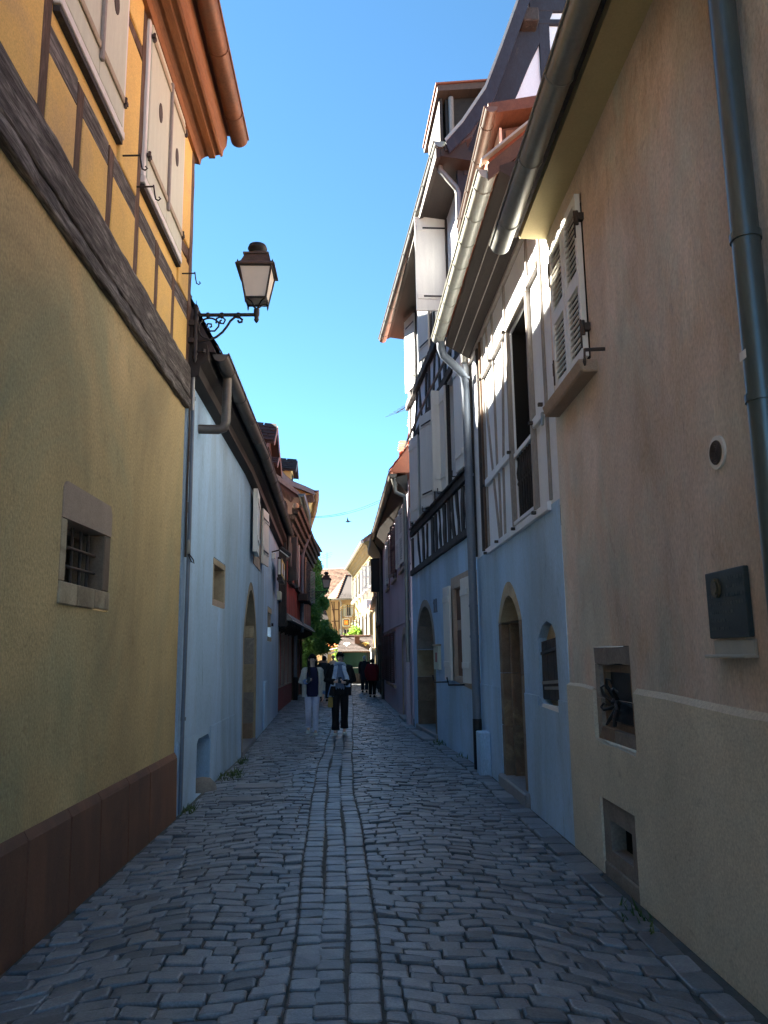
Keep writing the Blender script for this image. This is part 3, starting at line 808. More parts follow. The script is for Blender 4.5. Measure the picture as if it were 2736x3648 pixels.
# ================================================================ BRACKET LANTERNS
def lantern(name, label, base, s=1.0, arm=0.70, group=None):
    """wall bracket with scrolls carrying a square lantern; base = foot of the upright, arm points to +X"""
    t = thing(name, label, 'street lamp', base, group)
    bx, by, bz = base
    P = lambda x, z, y=0.0: V((bx + x * s, by + y * s, bz + z * s))
    mb = MB()
    mb.lathe(P(0, 0), [(0.001, 0), (.012 * s, .01 * s), (.03 * s, .05 * s), (.022 * s, .08 * s), (.032 * s, .11 * s), (.028 * s, .14 * s), (.028 * s, .52 * s), (.034 * s, .54 * s), (.034 * s, .57 * s), (.028 * s, .58 * s), (.028 * s, .64 * s), (.036 * s, .66 * s), (.02 * s, .70 * s), (.004 * s, .72 * s), (.003 * s, .76 * s)], 12)
    mb.tube([P(.0, .13), P(.10, .14)], .018 * s, 8).lathe(P(.10, .14), [(0.001, -.03 * s), (.026 * s, -.02 * s), (.026 * s, .02 * s), (0.001, .03 * s)], 10)
    mb.build('upright', 'iron', t, smooth=True)
    mb = MB()
    for z in (.27, .48):
        mb.box(P(-.08, z), .16 * s, .05 * s, .055 * s)
    mb.build('wall_clamp', 'iron_rust', t)
    mb = MB().tube([P(0, .58), P(arm, .585)], .022 * s, 8)
    for x in (.14, .30, .49):
        mb.box(P(x, .575), .035 * s, .05 * s, .06 * s, .004)
    mb.build('arm', 'iron', t, smooth=True)
    def spiral(c, r0_, r1_, a0, a1, n=26):
        return [P(c[0] + (r0_ + (r1_ - r0_) * i / n) * math.cos(a0 + (a1 - a0) * i / n), c[1] + (r0_ + (r1_ - r0_) * i / n) * math.sin(a0 + (a1 - a0) * i / n)) for i in range(n + 1)]
    main = [P(x, z) for x, z in ((.03, .26), (.08, .265), (.16, .275), (.24, .31), (.31, .37), (.36, .44), (.40, .51), (.45, .555), (.50, .555), (.535, .525), (.53, .495), (.50, .49), (.485, .515))]
    MB().tube(main, .014 * s, 7).build('scroll', 'iron', t, smooth=True)
    MB().tube(spiral((.16, .42), .13, .12, R(-95), R(-330)) + [P(.27, .50), P(.265, .44), P(.22, .385), P(.16, .385), (P(.125, .43)), P(.14, .475), P(.18, .47), P(.185, .44), P(.16, .43)], .011 * s, 7).build('scroll', 'iron', t, smooth=True)
    MB().tube([P(.235, .48), P(.24, .54), P(.30, .565), P(.34, .52), P(.32, .475), P(.285, .48), P(.28, .51), P(.30, .52)], .011 * s, 7).build('scroll', 'iron', t, smooth=True)
    cx, cz = arm, .58
    L_ = lambda x, y, z: P(cx + x, cz + z, y)
    mb = MB().lathe(P(cx, cz - .10), [(.001, 0), (.012 * s, .01 * s), (.03 * s, .04 * s), (.024 * s, .07 * s), (.034 * s, .10 * s), (.034 * s, .17 * s), (.02 * s, .18 * s), (.001, .18 * s)], 12)
    mb.build('socket', 'iron', t, smooth=True)
    mb = MB()
    for sx in (-1, 1):
        for sy in (-1, 1):
            mb.tube([L_(0, 0, .07), L_(sx * .03, sy * .03, .11), L_(sx * .06, sy * .06, .15), L_(sx * .105, sy * .105, .17)], .010 * s, 6)
            mb.lathe(L_(sx * .115, sy * .115, .10), [(.001, 0), (.010 * s, .03 * s), (.014 * s, .08 * s), (.001, .09 * s)], 8)
    mb.build('cradle', 'iron', t, smooth=True)
    zb, zt_, wb, wt = .17, .54, .118, .185
    mb = MB()
    cs = ((-1, -1), (1, -1), (1, 1), (-1, 1))
    for sx, sy in cs:
        mb.tube([L_(sx * wb, sy * wb, zb), L_(sx * wt, sy * wt, zt_)], .012 * s, 6)
    for i in range(4):
        a, b = cs[i], cs[(i + 1) % 4]
        mb.tube([L_(a[0] * wb, a[1] * wb, zb), L_(b[0] * wb, b[1] * wb, zb)], .013 * s, 6)
        mb.tube([L_(a[0] * wt, a[1] * wt, zt_), L_(b[0] * wt, b[1] * wt, zt_)], .016 * s, 6)
    fr = mb.build('lantern_frame', 'iron', t)
    for i in range(4):
        a, b = cs[i], cs[(i + 1) % 4]
        k0, k1 = wb - .004, wt - .004
        MB().quad(L_(a[0] * k0, a[1] * k0, zb), L_(b[0] * k0, b[1] * k0, zb), L_(b[0] * k1, b[1] * k1, zt_), L_(a[0] * k1, a[1] * k1, zt_)).build('glass_pane', 'frosted_glass', fr)
    MB().quad(*[L_(x * (wb - .01), y * (wb - .01), zb + .01) for x, y in cs]).build('glass_pane', 'frosted_glass', fr)
    def sq(w, z): return [L_(x * w, y * w, z) for x, y in cs]
    MB().rings([sq(.225, .535), sq(.225, .55), sq(.17, .60), sq(.145, .66), sq(.13, .70), sq(.148, .70), sq(.148, .72), sq(.05, .74)]).build('cap', 'iron_rust', t)
    MB().lathe(L_(0, 0, .73), [(.075 * s, 0), (.075 * s, .05 * s), (.10 * s, .07 * s), (.115 * s, .10 * s), (.10 * s, .14 * s), (.05 * s, .165 * s), (.001, .17 * s)], 16).build('chimney_knob', 'iron', t, smooth=True)
    mb = MB()
    for sx, sy in cs: mb.lathe(L_(sx * .20, sy * .20, .55), [(.001, 0), (.012 * s, .02 * s), (.006 * s, .04 * s), (.001, .05 * s)], 6)
    mb.build('finials', 'iron', t)
    return t
lantern('street_lamp', 'black scrolled bracket lantern with frosted panes on the corner of the yellow house', (-1.865, 8.78, 4.98), 1.0)
lantern('street_lamp', 'small distant bracket lantern in front of the green climbing plant', (-2.10, 36.0, 3.90), 1.0, 0.64)

# ================================================================ BLUE HOUSE (left)
H2 = thing('blue_house', 'low pale blue rendered house with pointed arch door on the left', 'house', (-2.0, 16, 0))
F2a, F2b = Fac(-1.95, 8.85, -2.0, 13.9, 'L'), Fac(-2.0, 13.9, -2.38, 23.9, 'L')
mb = MB()
recess = rrect(10.83, 11.89, 2.34, 3.00, .05)
niche = [(9.95, -.05), (10.88, -.05), (10.88, .60), (10.75, .68), (10.1, .68), (9.95, .60)]
F2a.wall(mb, rect(8.85, 13.9, 0, 5.0), [(recess, .02), ([(y, max(z, 0.001)) for y, z in niche], .5)], depth=.3)
door_l = arch(14.02, 16.62, 0.001, 2.0, 3.05, True)
slot = rect(19.5, 20.9, 2.02, 2.86)
winl = rect(15.72, 17.05, 3.62, 4.80)
F2b.wall(mb, rect(13.9, 23.9, 0, 5.0), [(door_l, .02), (slot, .02), (winl, .22)])
mb.quad((-2.38, 23.9, 0), (-2.38, 23.9, 5), (-8, 23.9, 5), (-8, 23.9, 0))
mb.quad((-1.95, 8.85, 0), (-1.95, 8.85, 5), (-8, 8.85, 5), (-8, 8.85, 0))
mb.build('wall', 'blue_render', H2)
# recess window: buff frame, plank back
F2a.part('lintel', 'stone_buff', H2, 10.84, 11.88, 2.90, 2.985, -.30, .004, .005)
F2a.part('sill_stone', 'sandstone_pink', H2, 10.84, 11.88, 2.35, 2.43, -.30, .004, .005)
F2a.part('jamb_stone', 'stone_buff', H2, 11.78, 11.885, 2.432, 2.898, -.30, .003, .004)
F2a.part('jamb_stone', 'stone_buff', H2, 10.835, 10.92, 2.432, 2.898, -.30, .003, .004)
for k in range(3):
    F2a.part('shelf_board', 'niche_brown', H2, 10.92, 11.78, 2.435 + k * .155, 2.58 + k * .155, -.30, -.20 - .02 * (k % 2))
for z in (2.56, 2.72):
    F2a.part('shelf_bracket', 'timber_black', H2, 10.93, 11.3, z, z + .05, -.198, -.10)
# ground niche: plank door and guard stone
F2a.face(MB(), [(9.9, 0), (10.95, 0), (10.95, .7), (9.9, .7)], -.49).build('niche_back', 'door_dark', H2)
F2a.part('niche_board', 'door_brown', H2, 10.0, 10.85, .28, .62, -.46, -.40)
MB().lathe(F2a.P(10.55, 0, -.02), [(.001, .17), (.10, .15), (.17, .08), (.19, -.02)], 14).build('guard_stone', 'stone_grey', H2, smooth=True)
# pointed arch doorway
inner = arch(14.16, 16.48, 0.0, 1.98, 2.90, True)
F2b.ring(MB(), arch(14.025, 16.615, 0.0, 2.0, 3.045, True), inner, -.30, .004).build('door_surround', 'stone_buff', H2)
mbj = []
for z0, z1, m_ in ((.0, .36, 'stone_brown'), (.365, .95, 'stone_grey'), (.955, 1.5, 'stone_buff'), (1.505, 2.02, 'stone_grey'), (2.025, 2.3, 'stone_buff')):
    F2b.part('jamb_stone', m_, H2, 16.30, 16.50, z0, z1, -.42, -.03, .01)
F2b.face(MB(), inner, -.40).build('door', 'stone_grey', H2)
F2b.part('door_leaf', 'door_brown', H2, 14.3, 15.6, .02, 1.9, -.39, -.35, .01)
F2b.part('doorstep', 'flagstone', H2, 14.06, 16.58, -.02, .07, -.40, .02, .01)
# slot window
F2b.part('lintel', 'stone_buff', H2, 19.51, 20.89, 2.72, 2.85, -.2, .003)
F2b.part('sill_stone', 'stone_buff', H2, 19.51, 20.89, 2.025, 2.13, -.2, .003)
F2b.part('window_board', 'stone_brown', H2, 19.55, 20.89, 2.132, 2.718, -.16, -.10)
MB().box(F2b.P(20.8, 2.45, .03), .05, .05, .08).build('window_catch', 'iron', H2)
# window with two open shutters
wf = MB(); F2b.ring(wf, rect(15.60, 17.17, 3.45, 4.87), rect(15.80, 16.97, 3.68, 4.74), -.2, .012)
wf = wf.build('window_frame', 'sandstone_pink', H2)
F2b.face(MB(), rect(15.7, 17.05, 3.6, 4.8), -.20).build('window_pane', 'dark_room', wf)
def swung_shutter(fac, parent, hy, z0, z1, w, ang, far, mat='white_paint', th=.04, d=.03, straps=True, edge=None, name='shutter', louver=0, slatmat=None):
    """shutter leaf hinged at Y=hy; ang = degrees off the wall; far=1 opens towards larger Y"""
    dirv = fac.t * (far * math.cos(R(ang))) + fac.n * math.sin(R(ang))
    nv = fac.n * math.cos(R(ang)) - fac.t * (far * math.sin(R(ang)))
    o = fac.P(hy, 0, d)
    def blk(mb, a, b, c0, c1, e0, e1, ch=0):
        p = [o + dirv * q + nv * e + V((0, 0, z)) for z in (c0, c1) for q, e in ((a, e0), (b, e0), (b, e1), (a, e1))]
        mb.hexa(p, ch); return mb
    if not louver:
        s = blk(MB(), 0, w, z0, z1, 0, th, .004).build(name, mat, parent)
        for zz in (z0 + .22, z1 - .28):
            blk(MB(), .03, w - .03, zz, zz + .10, th + .0005, th + .018, .004).build('batten', mat, s)
            if straps:
                blk(MB(), -.03, w * .75, zz + .035, zz + .065, th + .0185, th + .027).build('hinge_strap', 'iron', s)
    else:
        mb = MB()
        blk(mb, 0, .05, z0, z1, 0, th, .003); blk(mb, w - .05, w, z0, z1, 0, th, .003)
        bars = [z0 + (z1 - z0) * k / louver for k in range(louver + 1)]
        for k, zz in enumerate(bars):
            lo = zz if k == 0 else zz - .05; hi = zz if k == louver else zz + .05
            blk(mb, .05, w - .05, lo, hi, .002, th - .002)
        s = mb.build(name, mat, parent)
        for k in range(louver):
            a, b = bars[k] + .055, bars[k + 1] - .055
            n = max(2, int((b - a) / .062)); proto = None
            for j in range(n):
                zc = a + (b - a) * (j + .5) / n
                if proto is None:
                    p = [o + dirv * q + nv * e + V((0, 0, zc + h)) for h, e0, e1 in ((-.022, th * .55, th - .004), (.022, .004, th * .45)) for q, e in ((.05, e0), (w - .05, e0), (w - .05, e1), (.05, e1))]
                    proto = MB().hexa(p).build('slat', slatmat or mat, s); z_first = zc
                else:
                    copy_part(proto, s, (0, 0, zc - z_first))
    return s
swung_shutter(F2b, H2, 15.66, 3.58, 4.78, .82, 2, -1, th=.085, straps=False)
swung_shutter(F2b, H2, 17.12, 3.62, 4.82, .75, 5, 1)
# brown eaves: soffit boards, fascia, gutter, elbow outlet, low roof with a high unseen far section
for y0, y1, fc in ((8.87, 13.9, F2a), (13.905, 23.95, F2b)):
    mb = MB()
    pf = lambda y: [fc.P(y, 4.82, -.03), fc.P(y, 4.86, .12), fc.P(y, 4.98, .13), fc.P(y, 5.05, .22), fc.P(y, 5.14, .225), fc.P(y, 5.24, .20), fc.P(y, 5.40, -.10)]
    mb.rings([pf(y0), pf(y1)], caps=True)
    mb.build('soffit_board', 'soffit_brown', H2)
gp = [F2a.P(y, 5.17, .34) for y in (9.0, 11, 13.9)] + [F2b.P(y, 5.17 + (y - 13.9) * .012, .34) for y in (16, 19, 21, 23.95)]
gutter(H2, gp, .09, 'zinc_brown', (1, 0, 0), 14)
downpipe(H2, [V((-1.63, 9.62, 5.1)), V((-1.63, 9.62, 4.85)), V((-1.635, 9.62, 4.52)), V((-1.66, 9.61, 4.44)), V((-1.72, 9.60, 4.42)), V((-2.0, 9.57, 4.42))], .058, 'zinc_brown', name='outlet_pipe')
downpipe(H2, [V((-2.08, 23.85, 5.25)), V((-2.09, 23.85, 4.9)), V((-2.10, 23.85, 4.6)), V((-2.14, 23.8, 4.5)), V((-2.4, 23.7, 4.48))], .06, 'zinc_brown', name='outlet_pipe')
mb = MB()
mb.prism([V((-1.66, 8.93, 5.17)), V((-1.70, 8.93, 5.27)), V((-5.2, 8.93, 11.75)), V((-8.7, 8.93, 5.27)), V((-8.7, 8.93, 5.15))], (0, 4.84, 0))
sec = lambda y, xe, ze, xr, zr: [V((xe, y, ze)), V((xe - .04, y, ze + .10)), V((xr, y, zr)), V((2 * xr - xe, y, ze + .1)), V((2 * xr - xe, y, ze - .02))]
mb.rings([sec(13.77, -1.70, 5.17, -5.2, 11.75), sec(19.8, -1.90, 5.22, -5.3, 11.9)])
mb.rings([sec(19.8, -1.90, 5.22, -10.0, 19.6), sec(23.95, -2.06, 5.27, -10.2, 19.8)])  # oversized unseen ridge, added to cast shade on the facades across the street
mb.build('roof', 'tile_dark', H2)
roof_tiles(H2, (-1.66, 8.93, 5.24), (-.02, 4.84, 0), (-3.52, 0, 6.48), 26, 30, 'tile_dark')
roof_tiles(H2, (-1.69, 13.8, 5.24), (-.38, 10.1, .1), (-.7, 0, 1.30), 50, 6, 'tile_dark')
for z in (3.28, 3.88):
    F2a.part('wall_bracket', 'zinc', H2, 9.02, 9.13, z, z + .12, .001, .025)
F2b.part('meter_box', 'cream_paint', H2, 23.1, 23.85, 3.25, 3.50, .0, .10, .008)
F2b.part('meter_box', 'blue_render', H2, 18.4, 19.05, .05, 1.10, .0, .05, .01)
F2a.part('render_line', 'blue_render', H2, 8.87, 9.94, .0, .76, .0, .012, .004)
F2a.part('render_line', 'blue_render', H2, 10.89, 13.89, .0, .76, .0, .012, .004)
downpipe(H2, [V((-1.90, 8.93, 4.7)), V((-1.90, 8.93, 2.6)), V((-1.91, 8.93, 1.0)), V((-1.91, 8.93, .02))], .022, 'pipe_blue', [(-1.90, 8.93, 4.6), (-1.905, 8.93, 1.0)], name='conduit_pipe')

# ---- hanging shop sign with floodlight on the blue house
S1 = thing('shop_sign', 'small shop sign with a floodlight at the far end of the blue wall', 'sign', tuple(F2b.P(21.3, 3.8, .3)))
bx = F2b.P(20.7, 0, 0)
MB().tube([bx + V((0, 0, 4.32)), bx + V((.30, 0, 4.40))], .018, 6).build('bracket', 'iron', S1)
mb = MB().box(bx + V((.05, 0, 4.22)), .10, .10, .16, .01); mb.build('light_box', 'white_paint', S1)
rm = Matrix.Rotation(R(38), 3, 'Y')
MB().box(bx + V((.36, -.02, 4.33)), .34, .16, .09, .02, rot=rm).build('floodlight', 'iron', S1)
MB().box(bx + V((.33, -.02, 4.275)), .30, .13, .02, 0, rot=rm).build('floodlight_glass', 'white_paint', S1)
pn = F2b.part('sign_board', 'timber_black', S1, 20.9, 22.5, 3.70, 4.22, .14, .24, .01)
F2b.part('sign_face', 'sign_yellow', pn, 20.95, 22.45, 3.74, 4.18, .241, .247)
F2b.part('sign_picture', 'white_paint', pn, 21.0, 21.5, 3.80, 4.10, .2475, .251)
F2b.part('sign_picture', 'white_paint', pn, 21.9, 22.4, 3.78, 4.0, .2475, .251)
F2b.part('sign_picture', 'timber_black', pn, 21.55, 21.85, 3.80, 4.12, .2475, .251)
F2b.part('sign_edge', 'white_paint', pn, 20.885, 20.898, 3.76, 4.16, .16, .22)
F2b.part('sign_foot', 'iron', S1, 21.0, 22.3, 3.62, 3.695, .12, .26)

# ================================================================ TAN HOUSE (near right)
H3 = thing('tan_house', 'pinkish tan rendered house with closed louvred shutters, nearest on the right', 'house', (1.87, 4, 0))
F3 = Fac(1.87, 0, 1.87, 1, 'R')
Y3b = 7.22
mb = MB()
gr = [(5.50, .985), (6.42, .985), (6.42, 1.56), (6.44, 1.69), (5.57, 1.69), (5.56, 1.56), (5.48, 1.3)]
cel = rect(5.60, 6.38, .008, .56)
w_up = rect(6.02, 6.97, 3.97, 5.42)
F3.wall(mb, rect(-3, Y3b, 1.30, 5.9), [([(5.56, 1.301), (6.42, 1.301), (6.42, 1.56), (6.44, 1.69), (5.57, 1.69)], .02), (w_up, .14)])
mb.quad((1.87, Y3b, 0), (1.87, Y3b, 5.9), (8, Y3b, 5.9), (8, Y3b, 0))
mb.quad((1.87, -3, 0), (1.87, -3, 5.9), (8, -3, 5.9), (8, -3, 0))
mb.build('wall', 'ochre_render', H3)
mb = MB()
edge = [(Y3b, 1.365), (6.8, 1.37), (6.44, 1.355), (6.42, 1.355)]
low = [(-3, 0.0), (5.60, 0.0), (5.60, .56), (6.38, .56), (6.38, 0.0), (Y3b, 0.0)] + edge + [(6.42, .985), (6.2, .96), (5.9, .97), (5.50, .955), (5.47, 1.0), (5.47, 1.37), (5.2, 1.365), (4.9, 1.362), (4.4, 1.345), (3.9, 1.33), (3.2, 1.325), (-3, 1.33)]
F3.slab(mb, low, -.02, .028)
top = [(-3, 1.33), (3.2, 1.325), (3.9, 1.33), (4.4, 1.345), (4.9, 1.362), (5.2, 1.365), (5.46, 1.37)]
for (a, za), (b, zb) in zip(top, top[1:]):
    mb.quad(F3.P(a, za, .029), F3.P(b, zb, .029), F3.P(b, zb + .035, .001), F3.P(a, za + .035, .001))
for (a, za), (b, zb) in zip(edge[:3], edge[1:3]):
    mb.quad(F3.P(a, za, .029), F3.P(b, zb, .029), F3.P(b, zb + .02, .001), F3.P(a, za + .02, .001))
mb.build('base_render', 'beige_render', H3)
# small grated window with rough stone frame and forged ornament
F3.part('window_back', 'door_dark', H3, 5.3, 6.6, .9, 1.8, -.34, -.30)
F3.slab(MB(), [(5.56, 1.555), (5.85, 1.565), (6.1, 1.55), (6.42, 1.565), (6.43, 1.685), (6.0, 1.68), (5.58, 1.685)], -.3, -.003).build('lintel', 'stone_grey', H3)
F3.slab(MB(), [(6.30, 1.09), (6.415, .99), (6.415, 1.56), (6.32, 1.55)], -.3, -.002).build('jamb_stone', 'stone_grey', H3)
F3.slab(MB(), [(5.49, .99), (5.58, 1.09), (5.60, 1.55), (5.57, 1.55), (5.50, 1.3)], -.3, -.004).build('jamb_stone', 'stone_brown', H3)
F3.slab(MB(), [(5.49, .99), (6.0, .99), (6.0, 1.08), (5.58, 1.08)], -.3, .0).build('sill_stone', 'stone_grey', H3)
F3.slab(MB(), [(6.006, .99), (6.40, .99), (6.30, 1.085), (6.006, 1.085)], -.3, .0).build('sill_stone', 'stone_brown', H3)
F3.ring(MB(), rect(5.585, 6.315, 1.082, 1.552), rect(5.66, 6.24, 1.13, 1.50), -.08, -.035).build('inner_frame', 'door_brown', H3)
F3.face(MB(), rect(5.6, 6.3, 1.1, 1.54), -.07).build('window_plate', 'iron', H3)
orn = MB()
for k in range(7):
    a = k * 2 * math.pi / 7 + .3
    c = F3.P(5.95, 1.28, -.03)
    dy, dz = math.cos(a), math.sin(a)
    def q(r_, e, s_=0): return F3.P(5.95 + dy * r_ - dz * s_, 1.28 + dz * r_ * .85 + dy * s_, e)
    orn.tube([c, q(.08, .01), q(.15, .045, .02), q(.19, .05, .06), q(.17, .03, .085), q(.145, .02, .06)], [.014, .018, .013, .010, .008, .006], 6)
orn.lathe(F3.P(5.95, 1.25, 0), [(.001, 0), (.03, .02), (.035, .04), (.02, .06), (.001, .07)], 10)
orn.build('forged_ornament', 'iron', H3, smooth=True)
MB().tube([F3.P(5.6, 1.26, -.05), F3.P(6.3, 1.30, -.05)], .009, 6).build('grille_bar', 'iron', H3)
# cellar opening with stone frame
F3.ring(MB(), rect(5.605, 6.375, .10, .555), rect(5.73, 6.21, .20, .415), -.10, .012).build('cellar_frame', 'stone_grey', H3)
F3.part('cellar_sill', 'stone_grey', H3, 5.605, 6.375, -.03, .096, -.26, .022, .008)
cd_ = F3.ring(MB(), rect(5.6, 6.4, .05, .5), rect(5.73, 6.21, .20, .415), -.5, -.105)
F3.face(cd_, rect(5.6, 6.4, 0.05, .5), -.5).build('cellar_dark', 'dark_room', H3)
F3.part('cellar_board', 'door_brown', H3, 5.98, 6.20, .21, .34, -.44, -.40)
# shuttered window
def louvre_leaf(y0, y1, z0, z1, parent):
    mb = MB(); fw = .062
    F3.hexa(mb, y0, y0 + fw, z0, z1, .01, .055, .004); F3.hexa(mb, y1 - fw, y1, z0, z1, .01, .055, .004)
    for a, b in ((z0, z0 + .07), (z0 + .64, z0 + .76), (z1 - .07, z1)):
        F3.hexa(mb, y0 + fw, y1 - fw, a, b, .012, .052)
    s = mb.build('shutter', 'white_paint', parent)
    for a, b in ((z0 + .07, z0 + .64), (z0 + .76, z1 - .07)):
        n = 11 if b - a < .6 else 11
        st = (b - a) / n; proto = None
        for k in range(n):
            zc = a + st * (k + .5)
            if proto is None:
                zf = zc
                p = [F3.P(y, zc + h, d) for h, ds in ((-.020, (.034, .050)), (.020, (.014, .030))) for y, d in ((y0 + fw, ds[0]), (y1 - fw, ds[0]), (y1 - fw, ds[1]), (y0 + fw, ds[1]))]
                proto = MB().hexa(p).build('slat', 'white_paint', s)
            else:
                copy_part(proto, s, (0, 0, zc - zf))
    return s
F3.face(MB(), rect(5.95, 7.05, 3.9, 5.5), -.13).build('window_pane', 'dark_room', H3)
F3.face(MB(), rect(6.02, 6.97, 3.97, 5.42), -.04).build('shutter_backing', 'dark_room', H3)
l1 = louvre_leaf(6.025, 6.475, 3.985, 5.41, H3)
l2 = louvre_leaf(6.495, 6.965, 3.985, 5.41, H3)
for par, y in ((l1, 6.01), (l2, 6.98)):
    for z in (4.22, 5.18):
        m_ = MB().tube([F3.P(y, z - .06, .05), F3.P(y, z + .06, .05)], .016, 8)
        F3.hexa(m_, y - .035, y + .04, z - .03, z + .03, .0, .045)
        m_.tube([F3.P(y + (.03 if par is l1 else -.03), z - .16, .06), F3.P(y + (.03 if par is l1 else -.03), z + .08, .06)], .009, 6)
        m_.build('hinge', 'iron_rust', par)
p = [F3.P(y, z, d) for z, d1 in ((3.80, .125), (3.90, .155)) for y, d in ((5.86, -.02), (7.10, -.02), (7.10, d1), (5.86, d1))]
MB().hexa(p, .012).build('window_sill', 'sandstone_pink', H3)
mb = MB().tube([F3.P(7.14, 3.86, 0), F3.P(7.15, 3.86, .14)], .010, 6); F3.hexa(mb, 7.12, 7.16, 3.74, 3.86, .135, .155)
mb.build('sill_bracket', 'zinc', H3)
mb = MB().tube([F3.P(5.66, 3.90, 0), F3.P(5.68, 3.90, .15)], .014, 6)
mb.tube([F3.P(5.68, 3.91, .15), F3.P(5.69, 3.85, .15), F3.P(5.70, 3.82, .145), F3.P(5.73, 3.80, .14), F3.P(5.75, 3.83, .14), F3.P(5.73, 3.85, .14)], .009, 6)
mb.build('shutter_hook', 'iron_rust', H3)
# round vent
vt = MB().prism([F3.P(3.97 + .092 * math.cos(t), 2.66 + .088 * math.sin(t), 0) for t in [i * math.pi / 16 for i in range(32)]], F3.n * .012).build('vent_plate', 'white_paint', H3)
MB().prism([F3.P(3.97 + .066 * math.cos(t), 2.66 + .064 * math.sin(t), .0125) for t in [i * math.pi / 12 for i in range(24)]], F3.n * .004).build('vent_grille', 'bronze', vt)
for r_ in (.058, .046, .034, .022, .010):
    pts = [F3.P(3.97 + r_ * math.cos(t), 2.66 + r_ * math.sin(t), .018) for t in [i * math.pi / 10 for i in range(21)]]
    MB().tube(pts, .0045, 5, caps=False).build('vent_ring', 'iron_rust', vt)
# soffit, gutter, downpipe, roof
mb = MB()
pf = lambda y: [V((1.90, y, 5.665)), V((1.615, y, 5.675)), V((1.60, y, 5.72)), V((1.60, y, 5.80)), V((1.9, y, 5.9))]
mb.rings([pf(-3.2), pf(7.24)]); mb.build('soffit', 'soffit_yellow', H3)
MB().hexa([(1.535, -3.2, 5.66), (1.575, -3.2, 5.66), (1.575, 7.2, 5.66), (1.535, 7.2, 5.66), (1.535, -3.2, 5.84), (1.575, -3.2, 5.84), (1.575, 7.2, 5.84), (1.535, 7.2, 5.84)]).build('fascia', 'timber_black', H3)
gutter(H3, [V((1.425, y, 5.62)) for y in (-3.2, 0, 2, 4, 5, 6, 7.28)], .095, 'zinc', (-1, 0, 0), 11)
mb = MB().prism([V((1.47, -3.2, 5.72)), V((1.45, -3.2, 5.82)), V((5, -3.2, 9.6)), V((8.4, -3.2, 5.8)), V((8.4, -3.2, 5.7))], (0, 10.45, 0))
mb.build('roof', 'tile_brown', H3)
roof_tiles(H3, (1.42, -3.2, 5.78), (0, 10.45, 0), (3.5, 0, 3.8), 55, 26, 'tile_brown')
downpipe(H3, [V((1.792, 3.345, z)) for z in (5.62, 5.0, 4, 3, 2.2, 0.02)], .062, 'pipe_teal', [(1.792, 3.345, 3.52), (1.792, 3.345, 2.75), (1.792, 3.345, 1.4)], n=20)
MB().tube([(1.425, 3.345, 5.56), (1.5, 3.345, 5.45), (1.74, 3.345, 5.36), (1.792, 3.345, 5.25)], .055, 12).build('downpipe_elbow', 'pipe_teal', H3, smooth=True)
F3.part('pipe_label', 'white_paint', H3, 3.32, 3.38, 2.93, 2.97, .1412, .1425)
# plaque
P1 = thing('wall_plaque', 'dark slate plaque with a bronze medallion and a small metal ledge on the tan wall', 'plaque', tuple(F3.P(3.97, 1.7, 0)))
p_ = [F3.P(y, z, d) for z in (1.71, 2.05) for y, d in ((3.76, .003), (4.19, .003), (4.19, .03), (3.76, .03))]
MB().hexa(p_, .004).build('slab', 'plaque_slate', P1)
MB().prism([F3.P(4.055 + .048 * math.cos(t), 1.965 + .05 * math.sin(t), .0305) for t in [i * math.pi / 12 for i in range(24)]], F3.n * .014).build('medallion', 'bronze', P1, smooth=True)
MB().prism([F3.P(4.055 + .033 * math.cos(t), 1.965 + .036 * math.sin(t), .045) for t in [i * math.pi / 8 for i in range(16)]], F3.n * .006).build('medallion_relief', 'bronze', P1)
rg = random.Random(8)
for row, (a, b) in enumerate(((3.79, 3.94), (3.79, 3.95), (3.79, 4.16), (3.79, 4.16), (3.90, 4.16), (4.02, 4.16), (3.96, 4.16))):
    z = 2.005 - row * .041; y = b; mb = MB()
    while y > a:
        w = rg.uniform(.010, .026)
        if not (row in (2,) and 3.99 < y < 4.12):
            F3.hexa(mb, y - w, y, z - .008, z + .008, .0302, .0318)
        y -= w + rg.uniform(.006, .016)
    mb.build('raised_line', 'plaque_raised', P1)
mb = MB(); F3.hexa(mb, 3.74, 4.17, 1.625, 1.70, .003, .02, .003); F3.hexa(mb, 3.735, 4.175, 1.612, 1.628, .003, .075, .003)
mb.build('ledge', 'zinc_pale', P1)

# ================================================================ BLUE-WHITE HOUSE (right, with balcony window)
H4 = thing('blue_white_house', 'pale blue house with grey painted timber frame and a tall balcony window', 'house', (1.84, 9.6, 0))
F4 = Fac(1.87, 7.2, 1.80, 12.1, 'R')
mb = MB()
door = arch(9.08, 10.50, .14, 2.02, 2.52, True)
slit = [(7.60, 1.14), (8.20, 1.13), (8.37, 1.2), (8.33, 1.80), (8.15, 1.92), (7.95, 1.96), (7.75, 1.92), (7.63, 1.82)]
bal = rect(8.06, 9.06, 3.15, 5.44)
F4.wall(mb, rect(7.23, 12.1, 0, 3.06), [(door, .02), (slit, .10)])
mb.build('lower_wall', 'blue_render', H4)
mb = MB()
F4.wall(mb, rect(7.23, 12.1, 3.0, 6.35), [(bal, .02)], d=-.004)
mb.quad((1.80, 12.1, 3.0), (1.80, 12.1, 6.3), (8, 12.1, 6.3), (8, 12.1, 3.0))
mb.quad((1.875, 7.225, 5.5), (1.875, 7.225, 6.4), (4.8, 7.225, 9.6), (8, 7.225, 6.4), (8, 7.225, 5.5))
mb.build('upper_wall', 'pale_blue_panel', H4)
for a, b in ((7.23, 7.60), (8.4, 9.06), (10.52, 12.1)):
    F4.part('base_render', 'blue_render', H4, a, b, -.02, 1.215, 0, .014, .004)
F4.part('base_render', 'blue_render', H4, 7.604, 8.396, -.02, 1.12, 0, .014, .004)
